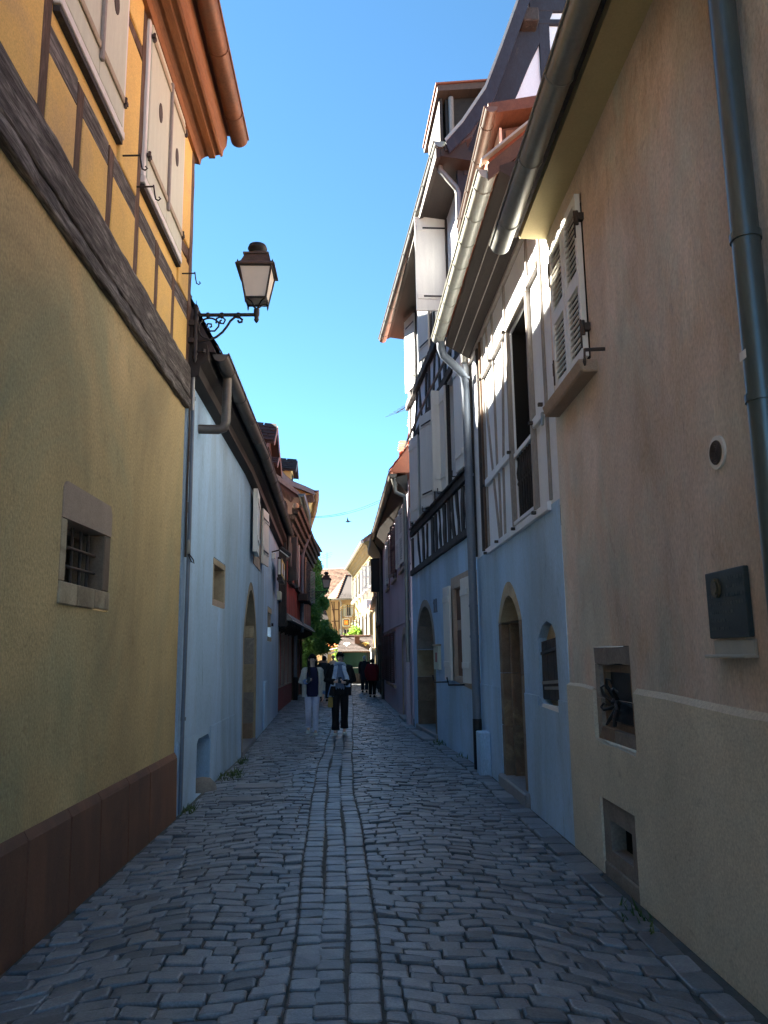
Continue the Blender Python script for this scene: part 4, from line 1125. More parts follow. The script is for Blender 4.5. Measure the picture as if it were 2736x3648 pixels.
# arched door
F4.ring(MB(), arch(9.085, 10.495, 2.03, 2.04, 2.515, True), arch(9.24, 10.34, 2.029, 2.035, 2.345, True), -.34, .004).build('door_arch_stone', 'stone_buff', H4)
for z0, z1 in ((.14, .75), (.755, 1.4), (1.405, 2.025)):
    F4.part('jamb_stone', 'stone_brown', H4, 10.34, 10.495, z0, z1, -.34, .003, .008)
    F4.part('jamb_stone', 'stone_brown', H4, 9.085, 9.24, z0, z1, -.34, .003, .008)
    F4.part('jamb_inner', 'stone_brown', H4, 10.26, 10.338, z0, z1, -.34, -.10, .008)
F4.face(MB(), arch(9.2, 10.4, .1, 2.0, 2.5, True), -.33).build('door_leaf', 'door_dark', H4)
F4.part('doorstep', 'flagstone', H4, 8.97, 10.56, -.03, .15, -.33, .07, .02)
# slit window with black boarded shutter
F4.face(MB(), slit, -.09).build('slit_back', 'stone_buff', H4)
sb = F4.slab(MB(), [(7.62, 1.20), (8.36, 1.18), (8.33, 1.76), (7.64, 1.80)], -.08, -.03).build('shutter', 'timber_black', H4)
for z0, z1, y0 in ((1.655, 1.70, 0), (1.36, 1.385, 0), (1.31, 1.325, .1)):
    F4.slab(MB(), [(7.63, z1 - .02), (8.34 - y0, z0 - .03), (8.34 - y0, z0), (7.63, z1 + .012)], -.029, -.018).build('strap', 'zinc' if y0 or z0 < 1.4 else 'iron', sb)
for y in (7.85, 8.1): F4.part('board_joint', 'dark_room', sb, y, y + .008, 1.2, 1.76, -.0305, -.029)
F4.slab(MB(), [(7.60, 1.10), (8.22, 1.115), (8.2, 1.145), (7.62, 1.15)], -.01, .02).build('sill_mortar', 'white_panel', H4)
# painted timber frame
n4 = F4.n
def t4(nm, y0, z0, y1, z1, w, dep=.02, mat='timber_grey_paint'):
    return timber(nm, mat, H4, F4.P(y0, z0), F4.P(y1, z1), w * .85, dep, n4, .04, .4)
t4('bottom_plate', 7.54, 3.05, 10.98, 3.05, .10, .04, 'pale_blue_panel')
for y0, y1 in ((9.16, 10.9), (7.54, 7.98)):
    t4('rail', y0, 4.0, y1, 4.0, .12, .04, 'pale_blue_panel')
    t4('rail', y0, 5.56, y1, 5.56, .10, .04)
t4('head_rail', 7.98, 5.53, 9.16, 5.53, .12, .045)
for y in (9.12, 8.02):
    t4('post', y, 3.1, y, 5.47, .075, .05)
t4('post', 10.93, 3.1, 10.93, 6.2, .075)
t4('post', 7.50, 3.1, 7.50, 6.2, .06)
for y in (10.13, 9.30, 8.05):
    t4('stud', y, 5.61, y - .02, 6.2, .06)
t4('post', 10.55, 5.61, 10.55, 6.2, .05)
t4('stud', 10.13, 4.06, 10.13, 5.51, .06)
t4('stud', 9.70, 4.06, 9.46, 5.51, .055)
t4('brace', 10.44, 4.06, 10.85, 5.5, .055)
t4('stud', 9.78, 3.1, 9.74, 3.94, .055)
t4('stud', 10.03, 3.1, 10.03, 3.94, .055)
t4('brace', 10.13, 3.1, 10.40, 3.94, .055)
t4('eaves_plate', 7.3, 6.2, 12.05, 6.2, .10, .05)
for y, z in ((10.98, 3.98), (9.1, 3.98), (10.95, 3.02), (9.05, 3.06), (8.0, 3.06), (10.1, 3.06), (9.15, 5.5), (10.1, 5.5), (10.9, 5.52), (7.52, 4.06), (7.96, 4.0)):
    F4.part('timber_peg', 'timber_black', H4, y - .02, y + .02, z - .016, z + .016, .041, .085)
# tall window with balustrade
wo = F4.ring(MB(), rect(7.95, 9.2, 3.05, 5.55), bal, -.42, -.026)
F4.face(wo, rect(7.95, 9.2, 3.05, 5.55), -.42).build('window_opening', 'dark_room', H4)
wl = F4.ring(MB(), rect(8.08, 8.50, 3.95, 5.42), rect(8.14, 8.44, 4.01, 5.36), -.13, -.10).build('window_sash', 'white_paint', H4)
F4.face(MB(), rect(8.13, 8.45, 4.0, 5.37), -.12).build('window_pane', 'window_glass', wl)
F4.part('balcony_rail', 'pale_blue_panel', H4, 8.07, 9.05, 3.89, 3.95, -.05, .02, .006)
proto = None
for k in range(8):
    y = 8.14 + k * .12
    if proto is None:
        c = F4.P(y, 3.14, -.02)
        proto = MB().lathe(c, [(.012, 0), (.022, .03), (.012, .06), (.016, .30), (.014, .40), (.026, .43), (.014, .46), (.026, .50), (.030, .56), (.016, .64), (.013, .70), (.024, .73), (.012, .76)], 8).build('baluster', 'iron', H4, smooth=True)
        y_first = y
    else:
        copy_part(proto, H4, F4.P(y, 0) - F4.P(y_first, 0))
F4.part('balcony_sill', 'pale_blue_panel', H4, 8.06, 9.06, 3.10, 3.145, -.15, .05, .006)
MB().prism([F4.P(7.36 + .05 * math.cos(t), 5.28 + .05 * math.sin(t), .0) for t in [i * math.pi / 10 for i in range(20)]], n4 * .01).build('vent_plate', 'cream_paint', H4)
# eaves: dark soffit with board joints, gutter, downpipe
mb = MB()
pf = lambda y: [F4.P(y, 6.24, -.02), F4.P(y, 6.20, .05), F4.P(y, 6.42, .42), F4.P(y, 6.48, .42), F4.P(y, 6.6, .1)]
mb.rings([pf(7.26), pf(11.85)]); mb.build('soffit', 'soffit_brown', H4)
for d, z in ((.17, 6.272), (.31, 6.356)):
    MB().tube([F4.P(7.3, z - .006, d), F4.P(11.8, z - .006, d)], .008, 4).build('soffit_joint', 'timber_grey_paint', H4)
gutter(H4, [F4.P(y, 6.46 + (y - 7.3) * .012, .535) for y in (7.3, 8, 9, 10, 11, 11.8)], .098, 'zinc_pale', n4, 8)
downpipe(H4, [V((1.30, 11.72, 6.42)), V((1.30, 11.72, 6.32)), V((1.34, 11.75, 6.22)), V((1.62, 11.88, 6.00)), V((1.675, 11.9, 5.92)), V((1.69, 11.9, 5.7)), V((1.70, 11.9, 3)), V((1.70, 11.9, .70))], .062, 'pipe_blue', [(1.69, 11.9, 5.9), (1.70, 11.9, 4.35), (1.70, 11.9, 2.35), (1.70, 11.9, 1.9)], n=14)
MB().tube([(1.70, 11.9, .72), (1.70, 11.9, 0.0)], .066, 14).build('pipe_shoe', 'iron', H4, smooth=True)
F4.part('utility_box', 'blue_render', H4, 11.32, 11.62, -.02, .58, .015, .17, .012)
for y, z1 in ((11.1, 6.2), (11.35, 6.2), (12.02, 6.2)):
    t4('post', y, 3.1, y, z1, .09, .03, 'timber_black' if y != 11.1 else 'oak_brown')
# roof with verge board and a wooden dormer
mb = MB().prism([V((1.36, 7.3, 6.52)), V((1.34, 7.3, 6.60)), V((5.1, 7.3, 9.9)), V((8.9, 7.3, 6.58)), V((8.9, 7.3, 6.48))], (-.06, 4.55, .04))
mb.build('roof', 'tile_orange', H4)
roof_tiles(H4, (1.37, 7.3, 6.60), (-.06, 4.5, 0.03), (3.7, 0, 3.2), 24, 26, 'tile_orange')
vg = [V((1.33, 7.262, 6.33)), V((1.33, 7.262, 6.50)), V((2.6, 7.262, 7.62)), V((2.6, 7.262, 7.40))]
MB().prism(vg, (0, .03, 0)).build('verge_board', 'dormer_wood', H4)
MB().prism([V((1.26, 7.20, 6.50)), V((1.26, 7.20, 6.53)), V((2.6, 7.20, 7.69)), V((2.6, 7.20, 7.66))], (0, .12, 0)).build('verge_trim', 'zinc_pale', H4)
dy0, dy1 = 8.55, 11.2
mb = MB()
mb.prism([V((1.80, dy0 + .25, 7.0)), V((1.80, dy0 + .25, 8.0)), V((2.9, dy0 + .25, 8.2)), V((2.9, dy0 + .25, 7.95))], (0, dy1 - dy0 - .5, 0))
dm = mb.build('dormer', 'dormer_wood', H4)
MB().prism([V((1.60, dy0, 8.03)), V((1.60, dy0, 8.17)), V((3.1, dy0, 8.45)), V((3.1, dy0, 8.28))], (0, dy1 - dy0, 0)).build('dormer_roof', 'dormer_wood', dm)
MB().prism([V((1.84, dy0 + .2, 7.15)), V((1.84, dy0 + .2, 7.95)), V((2.3, dy0 + .2, 8.0)), V((2.3, dy0 + .2, 7.4))], (0, .04, 0)).build('dormer_cheek', 'door_brown', dm)
MB().hexa([(1.765, dy0 + .22, 7.1), (1.795, dy0 + .22, 7.1), (1.795, dy1 - .3, 7.1), (1.765, dy1 - .3, 7.1), (1.765, dy0 + .22, 8.0), (1.795, dy0 + .22, 8.0), (1.795, dy1 - .3, 8.0), (1.765, dy1 - .3, 8.0)]).build('dormer_window_frame', 'white_paint', dm)
gutter(dm, [V((1.62, y, 8.05)) for y in (dy0 - .1, 9.4, 10.3, dy1)], .075, 'zinc_brown', (-1, 0, 0), 4)

# ================================================================ TALL TIMBERED HOUSE (right)
H5 = thing('tall_timbered_house', 'tall house with black timbers, white shutters and a steep gable above a blue ground floor', 'house', (1.55, 15.5, 0))
F5 = Fac(1.78, 12.1, 1.27, 19.1, 'R')
mb = MB()
gate = arch(15.95, 18.52, .05, 1.75, 2.82, False)
w5 = rect(12.75, 13.98, 1.24, 2.82)
F5.wall(mb, rect(12.1, 19.1, 0, 3.52), [(gate, .02), (w5, .02)])
mb.quad((1.27, 19.1, 0), (1.27, 19.1, 10), (8, 19.1, 10), (8, 19.1, 0))
mb.build('lower_wall', 'blue_render', H5)
mb = MB()
wA, wB = (12.92, 13.98), (14.15, 15.75)
wC = (15.95, 17.72)
holes = [(rect(a, b, 4.56, 6.50), .15) for a, b in (wA, wB, wC)]
up_w = [(13.75, 15.0), (15.6, 17.4)]
holes += [(rect(a, b, 7.9, 9.5), .15) for a, b in up_w]
F5.wall(mb, rect(12.1, 19.1, 3.48, 10.0), holes)
mb.build('upper_wall', 'pale_blue_panel', H5)
# gable end facing us, above the neighbour's roof
gx = [(1.70, 5.5), (1.70, 9.85), (1.95, 10.25), (2.30, 10.95), (4.15, 16.0), (6.0, 10.95), (6.4, 9.8), (6.4, 5.5)]
MB().prism([V((x, 12.09, z)) for x, z in gx], (0, .10, 0)).build('gable_wall', 'pale_blue_panel', H5)
ng = V((0, -1, 0))
def tg(nm, x0, z0, x1, z1, w, dep=.05, mat='timber_blue_black'):
    return timber(nm, mat, H5, V((x0, 12.09, z0)), V((x1, 12.09, z1)), w, dep, ng, .05, .3)
tg('rafter_post', 1.95, 9.65, 3.60, 13.48, .40)
tg('post', 3.28, 9.8, 3.28, 12.37, .19)
tg('post', 1.83, 8.0, 1.83, 10.1, .28)
tg('brace', 3.62, 10.2, 3.95, 12.3, .22)
tg('rail', 3.0, 12.42, 4.6, 12.42, .10, .06)
tg('rail', 3.05, 12.78, 4.6, 12.78, .30, .06)
tg('rail', 1.8, 9.62, 4.6, 9.62, .26, .07)
MB().box((3.0, 11.95, 12.35), .28, .35, .26, .02).build('purlin_end', 'timber_black', H5)
MB().box((1.86, 11.98, 9.72), .34, .25, .26, .05).build('corbel', 'timber_black', H5)
# barge board with kick, edge trim
bo = [(1.46, 9.80), (1.75, 10.15), (2.15, 10.78), (2.45, 11.58), (2.82, 12.62), (4.2, 16.4)]
bi = [(1.52, 9.62), (1.86, 9.98), (2.29, 10.62), (2.62, 11.52), (3.0, 12.58), (4.3, 16.0)]
MB().prism([V((x, 11.62, z)) for x, z in bo] + [V((x, 11.62, z)) for x, z in reversed(bi)], (0, .06, 0)).build('barge_board', 'timber_blue_black', H5)
so = [(x - .012, z + .02) for x, z in bo]
mb = MB()
for (a, b), (c, d) in zip(bo, bo[1:]):
    mb.quad(V((a, 11.60, b)), V((c, 11.60, d)), V((c, 11.69, d)), V((a, 11.69, b)))
    mb.quad(V((a - .02, 11.60, b + .05)), V((c - .02, 11.60, d + .05)), V((c, 11.60, d)), V((a, 11.60, b)))
mb.build('verge_trim', 'zinc_pale', H5)
mb = MB()
xs5 = lambda x, y: x - (y - 11.7) * .0729
rf = [(1.44, 9.80), (1.75, 10.20), (2.15, 10.83), (2.45, 11.63), (2.82, 12.67), (4.2, 16.5)]
mb.rings([[V((xs5(x, y), y, z)) for x, z in rf] + [V((xs5(6.9, y), y, 9.8)), V((xs5(6.7, y), y, 9.6)), V((xs5(4.2, y), y, 16.2)), V((xs5(2.9, y), y, 12.4)), V((xs5(1.9, y), y, 9.95)), V((xs5(1.46, y), y, 9.70))] for y in (11.7, 19.4)])
mb.build('roof', 'tile_dark', H5)
MB().rings([[F5.P(y, 9.56, -.1), F5.P(y, 9.62, .42), F5.P(y, 9.76, .42), F5.P(y, 9.9, 0)] for y in (11.75, 19.3)]).build('soffit', 'soffit_brown', H5)
MB().rings([[F5.P(y, 9.60, .425), F5.P(y, 9.58, .50), F5.P(y, 9.76, .50), F5.P(y, 9.76, .425)] for y in (11.75, 19.3)]).build('fascia', 'soffit_brown', H5)
n5 = F5.n
gutter(H5, [F5.P(y, 9.86 - (y - 11.7) * .035, .43 + (y - 11.7) * .022) for y in (11.72, 13, 14.5, 16, 17.5, 19.35)], .10, 'zinc', n5, 10)
downpipe(H5, [V((1.40, 12.0, 9.78)), V((1.40, 12.0, 9.55)), V((1.66, 12.02, 9.24)), V((1.69, 12.03, 9.15)), V((1.70, 12.03, 6.2))], .05, 'zinc', [(1.69, 12.03, 8.7)], n=10)
# black timbers
def t5(nm, y0, z0, y1, z1, w, dep=.03, wob=.10, mat='timber_black'):
    return timber(nm, mat, H5, F5.P(y0, z0), F5.P(y1, z1), w, dep, n5, wob, .2)
t5('bottom_beam', 12.15, 3.55, 18.95, 3.55, .13, .06, .06)
t5('sill_beam', 12.15, 4.44, 18.9, 4.48, .15, .06, .08)
t5('sill_moulding', 12.3, 4.535, 18.7, 4.57, .05, .10, .04)
for y, w in ((18.75, .24), (15.85, .26), (14.05, .24), (12.45, .24)):
    t5('post', y, 3.61, y, 4.36, w)
for y0, y1, w in ((17.6, 17.9, .13), (17.05, 17.1, .20), (16.6, 16.55, .13), (15.42, 15.45, .18), (14.95, 15.05, .12), (14.5, 14.5, .22), (13.62, 13.8, .18), (13.15, 13.3, .13), (12.85, 12.8, .2)):
    t5('brace', y0, 3.61, y1, 4.36, w, .03, .28)
for y in (18.75, 15.85, 14.05, 12.5):
    t5('post', y, 4.6, y, 7.6, .22)
t5('rail', 12.2, 6.62, 18.9, 6.62, .16, .05, .06)
t5('storey_beam', 12.15, 7.64, 19.0, 7.68, .20, .09, .06)
for y0, y1 in ((18.2, 17.5), (16.9, 17.2), (16.3, 16.2), (15.4, 15.1), (14.6, 14.7), (13.6, 13.3), (13.0, 13.1)):
    t5('brace', y0, 6.7, y1, 7.54, .15, .03, .22)
for y in (18.7, 17.55, 15.45, 15.1, 13.6, 12.5):
    t5('post', y, 7.75, y, 9.55, .17)
MB().tube([F5.P(12.3, 6.78, .12), F5.P(15.5, 6.80, .12), F5.P(19.05, 6.68, .12)], .028, 6).build('cable_conduit', 'zinc', H5)
for a, b in (wA, wB, wC):
    F5.face(MB(), rect(a, b, 4.5, 6.55), -.145).build('window_opening', 'dark_room', H5)
for a, b in up_w:
    F5.face(MB(), rect(a, b, 7.85, 9.55), -.145).build('window_opening', 'dark_room', H5)
    w_ = F5.ring(MB(), rect(a + .05, b - .05, 7.95, 9.45), rect(a + .12, b - .12, 8.02, 9.38), -.10, -.06).build('window_frame', 'white_paint', H5)
    F5.face(MB(), rect(a + .1, b - .1, 8, 9.4), -.08).build('window_pane', 'window_glass', w_)
swung_shutter(F5, H5, 17.35, 4.60, 6.52, .56, 11, 1, straps=False)
swung_shutter(F5, H5, 15.45, 4.56, 6.50, .56, 16, 1)
sh3 = swung_shutter(F5, H5, 13.95, 4.58, 6.50, .36, 5, 1, straps=False)
swung_shutter(F5, H5, 14.32, 4.58, 6.50, .17, 100, 1, straps=False, d=.09)
swung_shutter(F5, H5, 12.40, 4.60, 6.50, .52, 3, 1, straps=False)
swung_shutter(F5, H5, 13.62, 7.78, 9.62, .56, 88, 1)
swung_shutter(F5, H5, 17.5, 7.72, 9.5, .6, 14, 1)
swung_shutter(F5, H5, 15.5, 7.72, 9.5, .55, 14, 1)
for y in (12.7, 14.1, 15.9, 17.7):
    MB().tube([F5.P(y, 4.50, .05), F5.P(y, 4.50, .2), F5.P(y, 4.60, .2)], .012, 5).build('shutter_hook', 'iron', H5)
# arched gateway
ga = arch(16.13, 18.34, .05, 1.75, 2.66, False)
F5.ring(MB(), arch(15.96, 18.51, 1.76, 1.765, 2.81, False), arch(16.13, 18.34, 1.759, 1.765, 2.66, False), -.5, .004).build('gate_arch_stone', 'stone_grey', H5)
for z0, z1, m_ in ((.05, .62, 'stone_brown'), (.625, 1.15, 'stone_brown'), (1.155, 1.755, 'stone_buff')):
    F5.part('jamb_stone', m_, H5, 18.34, 18.505, z0, z1, -.5, .003, .01)
    F5.part('jamb_stone', m_, H5, 15.965, 16.13, z0, z1, -.5, .003, .01)
F5.face(MB(), ga, -.48).build('gate_leaf', 'door_dark', H5)
F5.part('doorstep', 'flagstone', H5, 15.9, 18.55, -.03, .12, -.45, .06, .015)
F5.part('doorstep', 'flagstone', H5, 15.8, 17.4, -.03, .06, .06, .30, .015)
# ground floor window with open shutters
F5.ring(MB(), [(12.60, 1.10), (14.08, 1.20), (14.08, 2.96), (12.60, 2.96)], rect(12.80, 13.93, 1.28, 2.76), -.28, .012).build('window_frame', 'sandstone_pink', H5)
for z0, z1 in ((1.28, 2.05), (2.055, 2.22), (2.225, 2.755)):
    F5.part('jamb_stone', 'sandstone_red' if z0 != 2.055 else 'sandstone_pink', H5, 13.60, 13.928, z0, z1, -.28, -.05, .006)
F5.face(MB(), rect(12.75, 14.0, 1.2, 2.85), -.26).build('window_pane', 'dark_room', H5)
swung_shutter(F5, H5, 14.0, 1.20, 2.83, .52, 2, 1, straps=False)
swung_shutter(F5, H5, 12.34, 1.20, 2.84, .55, 2, 1, straps=False)
for y in (14.5, 13.1):
    MB().tube([F5.P(y, 1.16, .02), F5.P(y, 1.16, .28), F5.P(y + .03, 1.28, .30)], .014, 5).build('shutter_hook', 'iron', H5)
for y in (15.64, 15.86):
    mb = MB(); F5.hexa(mb, y - .025, y + .025, 2.48, 2.72, .004, .03)
    mb.prism([F5.P(y + .025, 2.72, .004), F5.P(y + .025, 2.68, .004), F5.P(y + .085, 2.63, .004), F5.P(y + .085, 2.66, .004)], n5 * .026)
    F5.hexa(mb, y - .07, y + .07, 2.46, 2.48, .004, .03)
    mb.build('house_number', 'pipe_blue', H5)
F5.part('letter_box', 'cream_paint', H5, 15.32, 15.84, 1.36, 1.80, .0, .06, .006)
F5.part('letter_box_hood', 'cream_batten', H5, 15.28, 15.88, 1.80, 1.84, .0, .08, .006)
F5.part('poster', 'lips', H5, 15.42, 15.62, 1.50, 1.68, .061, .066)
# dormer on its steep roof
mb = MB().prism([V((1.72, 13.6, 10.9)), V((1.72, 13.6, 12.1)), V((2.9, 13.6, 12.2)), V((2.6, 13.6, 11.3))], (-.05, 1.3, 0))
dm = mb.build('dormer', 'soffit_brown', H5)
MB().prism([V((1.55, 13.35, 12.08)), V((1.55, 13.35, 12.20)), V((3.1, 13.35, 12.34)), V((3.1, 13.35, 12.2))], (-.1, 1.9, 0)).build('dormer_roof', 'dormer_wood', dm)
MB().prism([V((1.52, 13.32, 12.205)), V((1.52, 13.32, 12.235)), V((3.1, 13.32, 12.375)), V((3.1, 13.32, 12.345))], (-.1, 1.95, 0)).build('dormer_tiles', 'tile_orange', dm)
MB().prism([V((1.60, 13.55, 10.95)), V((1.60, 13.55, 12.08)), V((1.66, 13.55, 12.08)), V((1.66, 13.55, 10.95))], (-.08, 1.4, 0)).build('dormer_shutter', 'soffit_brown', dm)
MB().tube([(1.82, 13.5, 11.05), (1.82, 13.5, 12.05)], .05, 8).build('dormer_post', 'timber_grey_paint', dm, smooth=True)

# ================================================================ MAUVE HOUSE (right)
H6 = thing('mauve_house', 'mauve rendered house with dark brown eaves and slatted shutters on the right', 'house', (1.1, 25, 0))
F6 = Fac(1.24, 19.15, 0.93, 30.8, 'R')
mb = MB()
wl_ = [(20.55, 22.0), (23.7, 25.0), (27.0, 28.2)]
dr = arch(20.45, 21.9, .06, 1.85, 2.2, False)
lw = rect(24.6, 26.2, .75, 2.35); lw2 = rect(27.4, 28.6, .75, 2.35)
F6.wall(mb, rect(19.15, 30.8, 0, 5.9), [(rect(a, b, 4.0, 5.45), .15) for a, b in wl_] + [(dr, .35), (lw, .15), (lw2, .15)])
mb.quad((.93, 30.8, 0), (.93, 30.8, 6), (6, 30.8, 6), (6, 30.8, 0))
mb.build('wall', 'mauve_render', H6)
F6.part('string_course', 'mauve_render', H6, 19.2, 30.75, 2.46, 2.52, 0, .03, .006)
F6.ring(MB(), arch(20.3, 22.05, .02, 1.9, 2.36, False), arch(20.46, 21.89, .021, 1.85, 2.19, False), -.02, .012).build('door_surround', 'sandstone_pink', H6)
F6.face(MB(), arch(20.4, 21.95, .02, 1.85, 2.2), -.33).build('door_leaf', 'brown_paint', H6)
F6.part('doorstep', 'flagstone', H6, 20.3, 22.0, -.02, .08, -.3, .12, .01)
for a, b in wl_:
    F6.face(MB(), rect(a, b, 3.95, 5.5), -.145).build('window_opening', 'dark_room', H6)
    F6.ring(MB(), rect(a - .12, b + .12, 3.9, 5.56), rect(a, b, 4.0, 5.45), -.02, .014).build('window_frame', 'brown_paint', H6)
    F6.part('window_sill', 'sandstone_pink', H6, a - .15, b + .15, 3.82, 3.895, 0, .08, .006)
for hy, wd, ang, mt in ((20.55, .62, 4, 'white_paint'), (21.75, .70, 4, 'white_paint'), (24.3, .9, 6, 'sandstone_pink'), (26.7, .85, 4, 'white_paint'), (23.3, .5, 12, 'brown_paint')):
    swung_shutter(F6, H6, hy, 4.02, 5.45, wd, ang, 1, mat=mt, louver=2)
for l_ in (lw, lw2):
    y0, y1 = l_[0][0], l_[1][0]
    F6.face(MB(), rect(y0, y1, .7, 2.4), -.14).build('window_opening', 'dark_room', H6)
    F6.part('lintel', 'sandstone_pink', H6, y0 - .1, y1 + .1, 2.36, 2.44, -.02, .014)
    F6.part('window_sill', 'sandstone_pink', H6, y0 - .1, y1 + .1, .66, .745, 0, .07, .006)
    swung_shutter(F6, H6, y0 + .05, .80, 2.32, .7, 6, 1, mat='brown_paint', louver=2)
    swung_shutter(F6, H6, y1 - .02, .80, 2.32, .7, 8, 1, mat='brown_paint', louver=2)
MB().rings([[F6.P(y, 5.62, -.02), F6.P(y, 5.66, .04), F6.P(y, 5.95, .30), F6.P(y, 6.02, .30), F6.P(y, 6.1, 0)] for y in (19.5, 30.9)]).build('soffit', 'soffit_brown', H6)
n6 = F6.n
gutter(H6, [F6.P(y, 6.10 + (y - 19.5) * .006, .36) for y in (19.45, 22, 25, 28, 31)], .10, 'zinc_brown', n6, 8)
MB().lathe(F6.P(19.6, 5.74, .30), [(.05, 0), (.05, .06), (.10, .22), (.105, .26)], 12).build('rain_hopper', 'zinc', H6, smooth=True)
downpipe(H6, [F6.P(19.6, 5.75, .30), F6.P(19.6, 5.66, .29), F6.P(19.55, 5.60, .20), F6.P(19.5, 5.54, .07), F6.P(19.5, 5.4, .065), F6.P(19.5, 1.45, .065)], .05, 'zinc', [F6.P(19.5, z, .065) for z in (4.9, 3.5, 2.1)], n=12)
downpipe(H6, [F6.P(19.5, 1.47, .065), F6.P(19.5, 0, .065)], .062, 'mauve_render', name='pipe_shoe')
mb = MB().prism([V((.86, 19.4, 6.12)), V((.84, 19.4, 6.22)), V((4.6, 19.4, 11.2)), V((8.3, 19.4, 6.2)), V((8.3, 19.4, 6.1))], (-.31, 11.6, .05))
mb.build('roof', 'tile_orange', H6)
roof_tiles(H6, (.82, 19.4, 6.2), (-.31, 11.6, .05), (3.76, 0, 4.98), 60, 30, 'tile_orange')
for (y, x0, z0, w, h) in ((22.0, 1.55, 7.2, 1.1, .75), (25.0, 1.42, 7.25, 1.1, .75), (28.5, 1.25, 7.2, 1.0, .7)):
    mb = MB().prism([V((x0 + .12, y, z0 - .2)), V((x0 + .12, y, z0 + h)), V((x0 + 1.3, y, z0 + h + .1))], (0, w, 0))
    d = mb.build('dormer', 'peach_render', H6)
    MB().prism([V((x0 - .1, y - .2, z0 + h - .06)), V((x0 - .1, y - .2, z0 + h + .03)), V((x0 + .1, y + w / 2, z0 + h + .55)), V((x0 + .1, y + w + .2, z0 + h + .03)), V((x0 - .1, y + w + .2, z0 + h - .06))], (1.7, 0, .1)).build('dormer_roof', 'tile_orange', d)
    MB().box((x0 + .1, y + w / 2, z0 + .3), .06, w * .6, .5).build('dormer_window', 'dark_room', d)
    roof_tiles(d, (x0 - .12, y - .24, z0 + h + .02), (0.1, w / 2 + .24, .55), (1.7, 0, .1), 4, 6, 'tile_orange', 'dormer_tiles')
A1 = thing('tv_antenna', 'rooftop television aerial with many rods beside the tall timbered house', 'antenna', (1.55, 21.5, 8.2))
MB().tube([(1.75, 21.5, 7.6), (1.75, 21.5, 9.0)], .015, 6).build('mast', 'cable_black', A1)
MB().tube([(1.75, 21.5, 8.75), (1.05, 21.0, 8.15)], .012, 6).build('boom', 'cable_black', A1)
for k in range(7):
    c = V((1.75, 21.5, 8.75)).lerp(V((1.05, 21.0, 8.15)), k / 6.0)
    MB().tube([c + V((-.28, .35, 0)), c + V((.28, -.35, 0))], .005, 5).build('rod', 'cable_black', A1)

# ================================================================ RED HOUSE (left)
H7 = thing('red_house', 'old house with red boarded overhanging storey and carved oak eaves on the left', 'house', (-2.5, 29, 0))
F7 = Fac(-2.55, 24, -2.62, 36, 'L')       # ground floor
F7u = Fac(-2.20, 24, -2.20, 36, 'L')      # jettied storey
mb = MB()
F7.wall(mb, rect(23.92, 36, .0, 2.7), [(rect(32.6, 34.4, .02, 2.2), .2)] + [(rect(a, a + .75, .72, 2.2), .18) for a in (25.6, 27.0, 28.6)])
mb.build('lower_wall', 'red_render', H7)
F7.part('base_render', 'red_render', H7, 24.0, 30.2, -.02, .68, .0, .06, .02)
F7.part('base_coping', 'sandstone_pink', H7, 24.0, 30.2, .682, .72, .0, .08, .01)
for a in (25.6, 27.0, 28.6):
    F7.face(MB(), rect(a, a + .75, .7, 2.25), -.17).build('window_opening', 'dark_room', H7)
for y, w in ((25.1, .34), (26.7, .28), (28.1, .28), (29.7, .30), (31.3, .26), (36.0 - .2, .3)):
    timber('post', 'oak_brown' if y > 31 else 'timber_grey_paint', H7, F7.P(y, .72 if y < 30.3 else 0), F7.P(y, 2.42), w, .09, F7.n, .05, .4)
F7.face(MB(), rect(32.6, 34.4, .0, 2.2), -.19).build('door_leaf', 'door_brown', H7)
F7.ring(MB(), rect(32.45, 34.55, .0, 2.34), rect(32.6, 34.4, .001, 2.2), -.1, .04).build('door_frame', 'oak_brown', H7)
MB().hexa([F7.P(23.95, 2.42, -.2), F7.P(36, 2.42, -.2), F7u.P(36, 2.60, .02), F7u.P(23.95, 2.60, .02), F7.P(23.95, 2.9, -.2), F7.P(36, 2.9, -.2), F7u.P(36, 2.72, .02), F7u.P(23.95, 2.72, .02)]).build('jetty', 'timber_black', H7)
k = 0
for y in [24.2 + .62 * i for i in range(20)]:
    MB().hexa([F7.P(y, 2.36, 0), F7.P(y + .2, 2.36, 0), F7u.P(y + .2, 2.56, .10), F7u.P(y, 2.56, .10), F7.P(y, 2.55, 0), F7.P(y + .2, 2.55, 0), F7u.P(y + .2, 2.68, .10), F7u.P(y, 2.68, .10)]).build('joist_end', 'timber_black', H7)
for a, b in ((23.95, 29.3), (29.5, 36.1)):
    MB().rings([[F7u.P(y, 2.70, .0), F7u.P(y, 2.70, .20), F7u.P(y, 2.74, .22), F7u.P(y, 2.92, .05), F7u.P(y, 2.92, 0)] for y in (a, b)]).build('apron_roof', 'timber_grey_paint', H7)
    F7u.part('apron_trim', 'white_paint', H7, a, b, 2.685, 2.715, .221, .235)
mb = MB()
wins7 = [(24.95, 25.9), (27.55, 29.2), (30.9, 32.0), (33.4, 35.2)]
F7u.wall(mb, rect(23.95, 36.1, 2.7, 5.7), [(rect(a, b, 3.95, 5.3), .15) for a, b in wins7])
mb.quad(F7u.P(23.95, 2.7), F7u.P(23.95, 6.3), V((-6, 23.95, 6.3)), V((-6, 23.95, 2.7)))
mb.quad(F7u.P(36.1, 2.7), F7u.P(36.1, 6.3), V((-6, 36.1, 6.3)), V((-6, 36.1, 2.7)))
mb.build('upper_wall', 'timber_black', H7)
y = 24.0
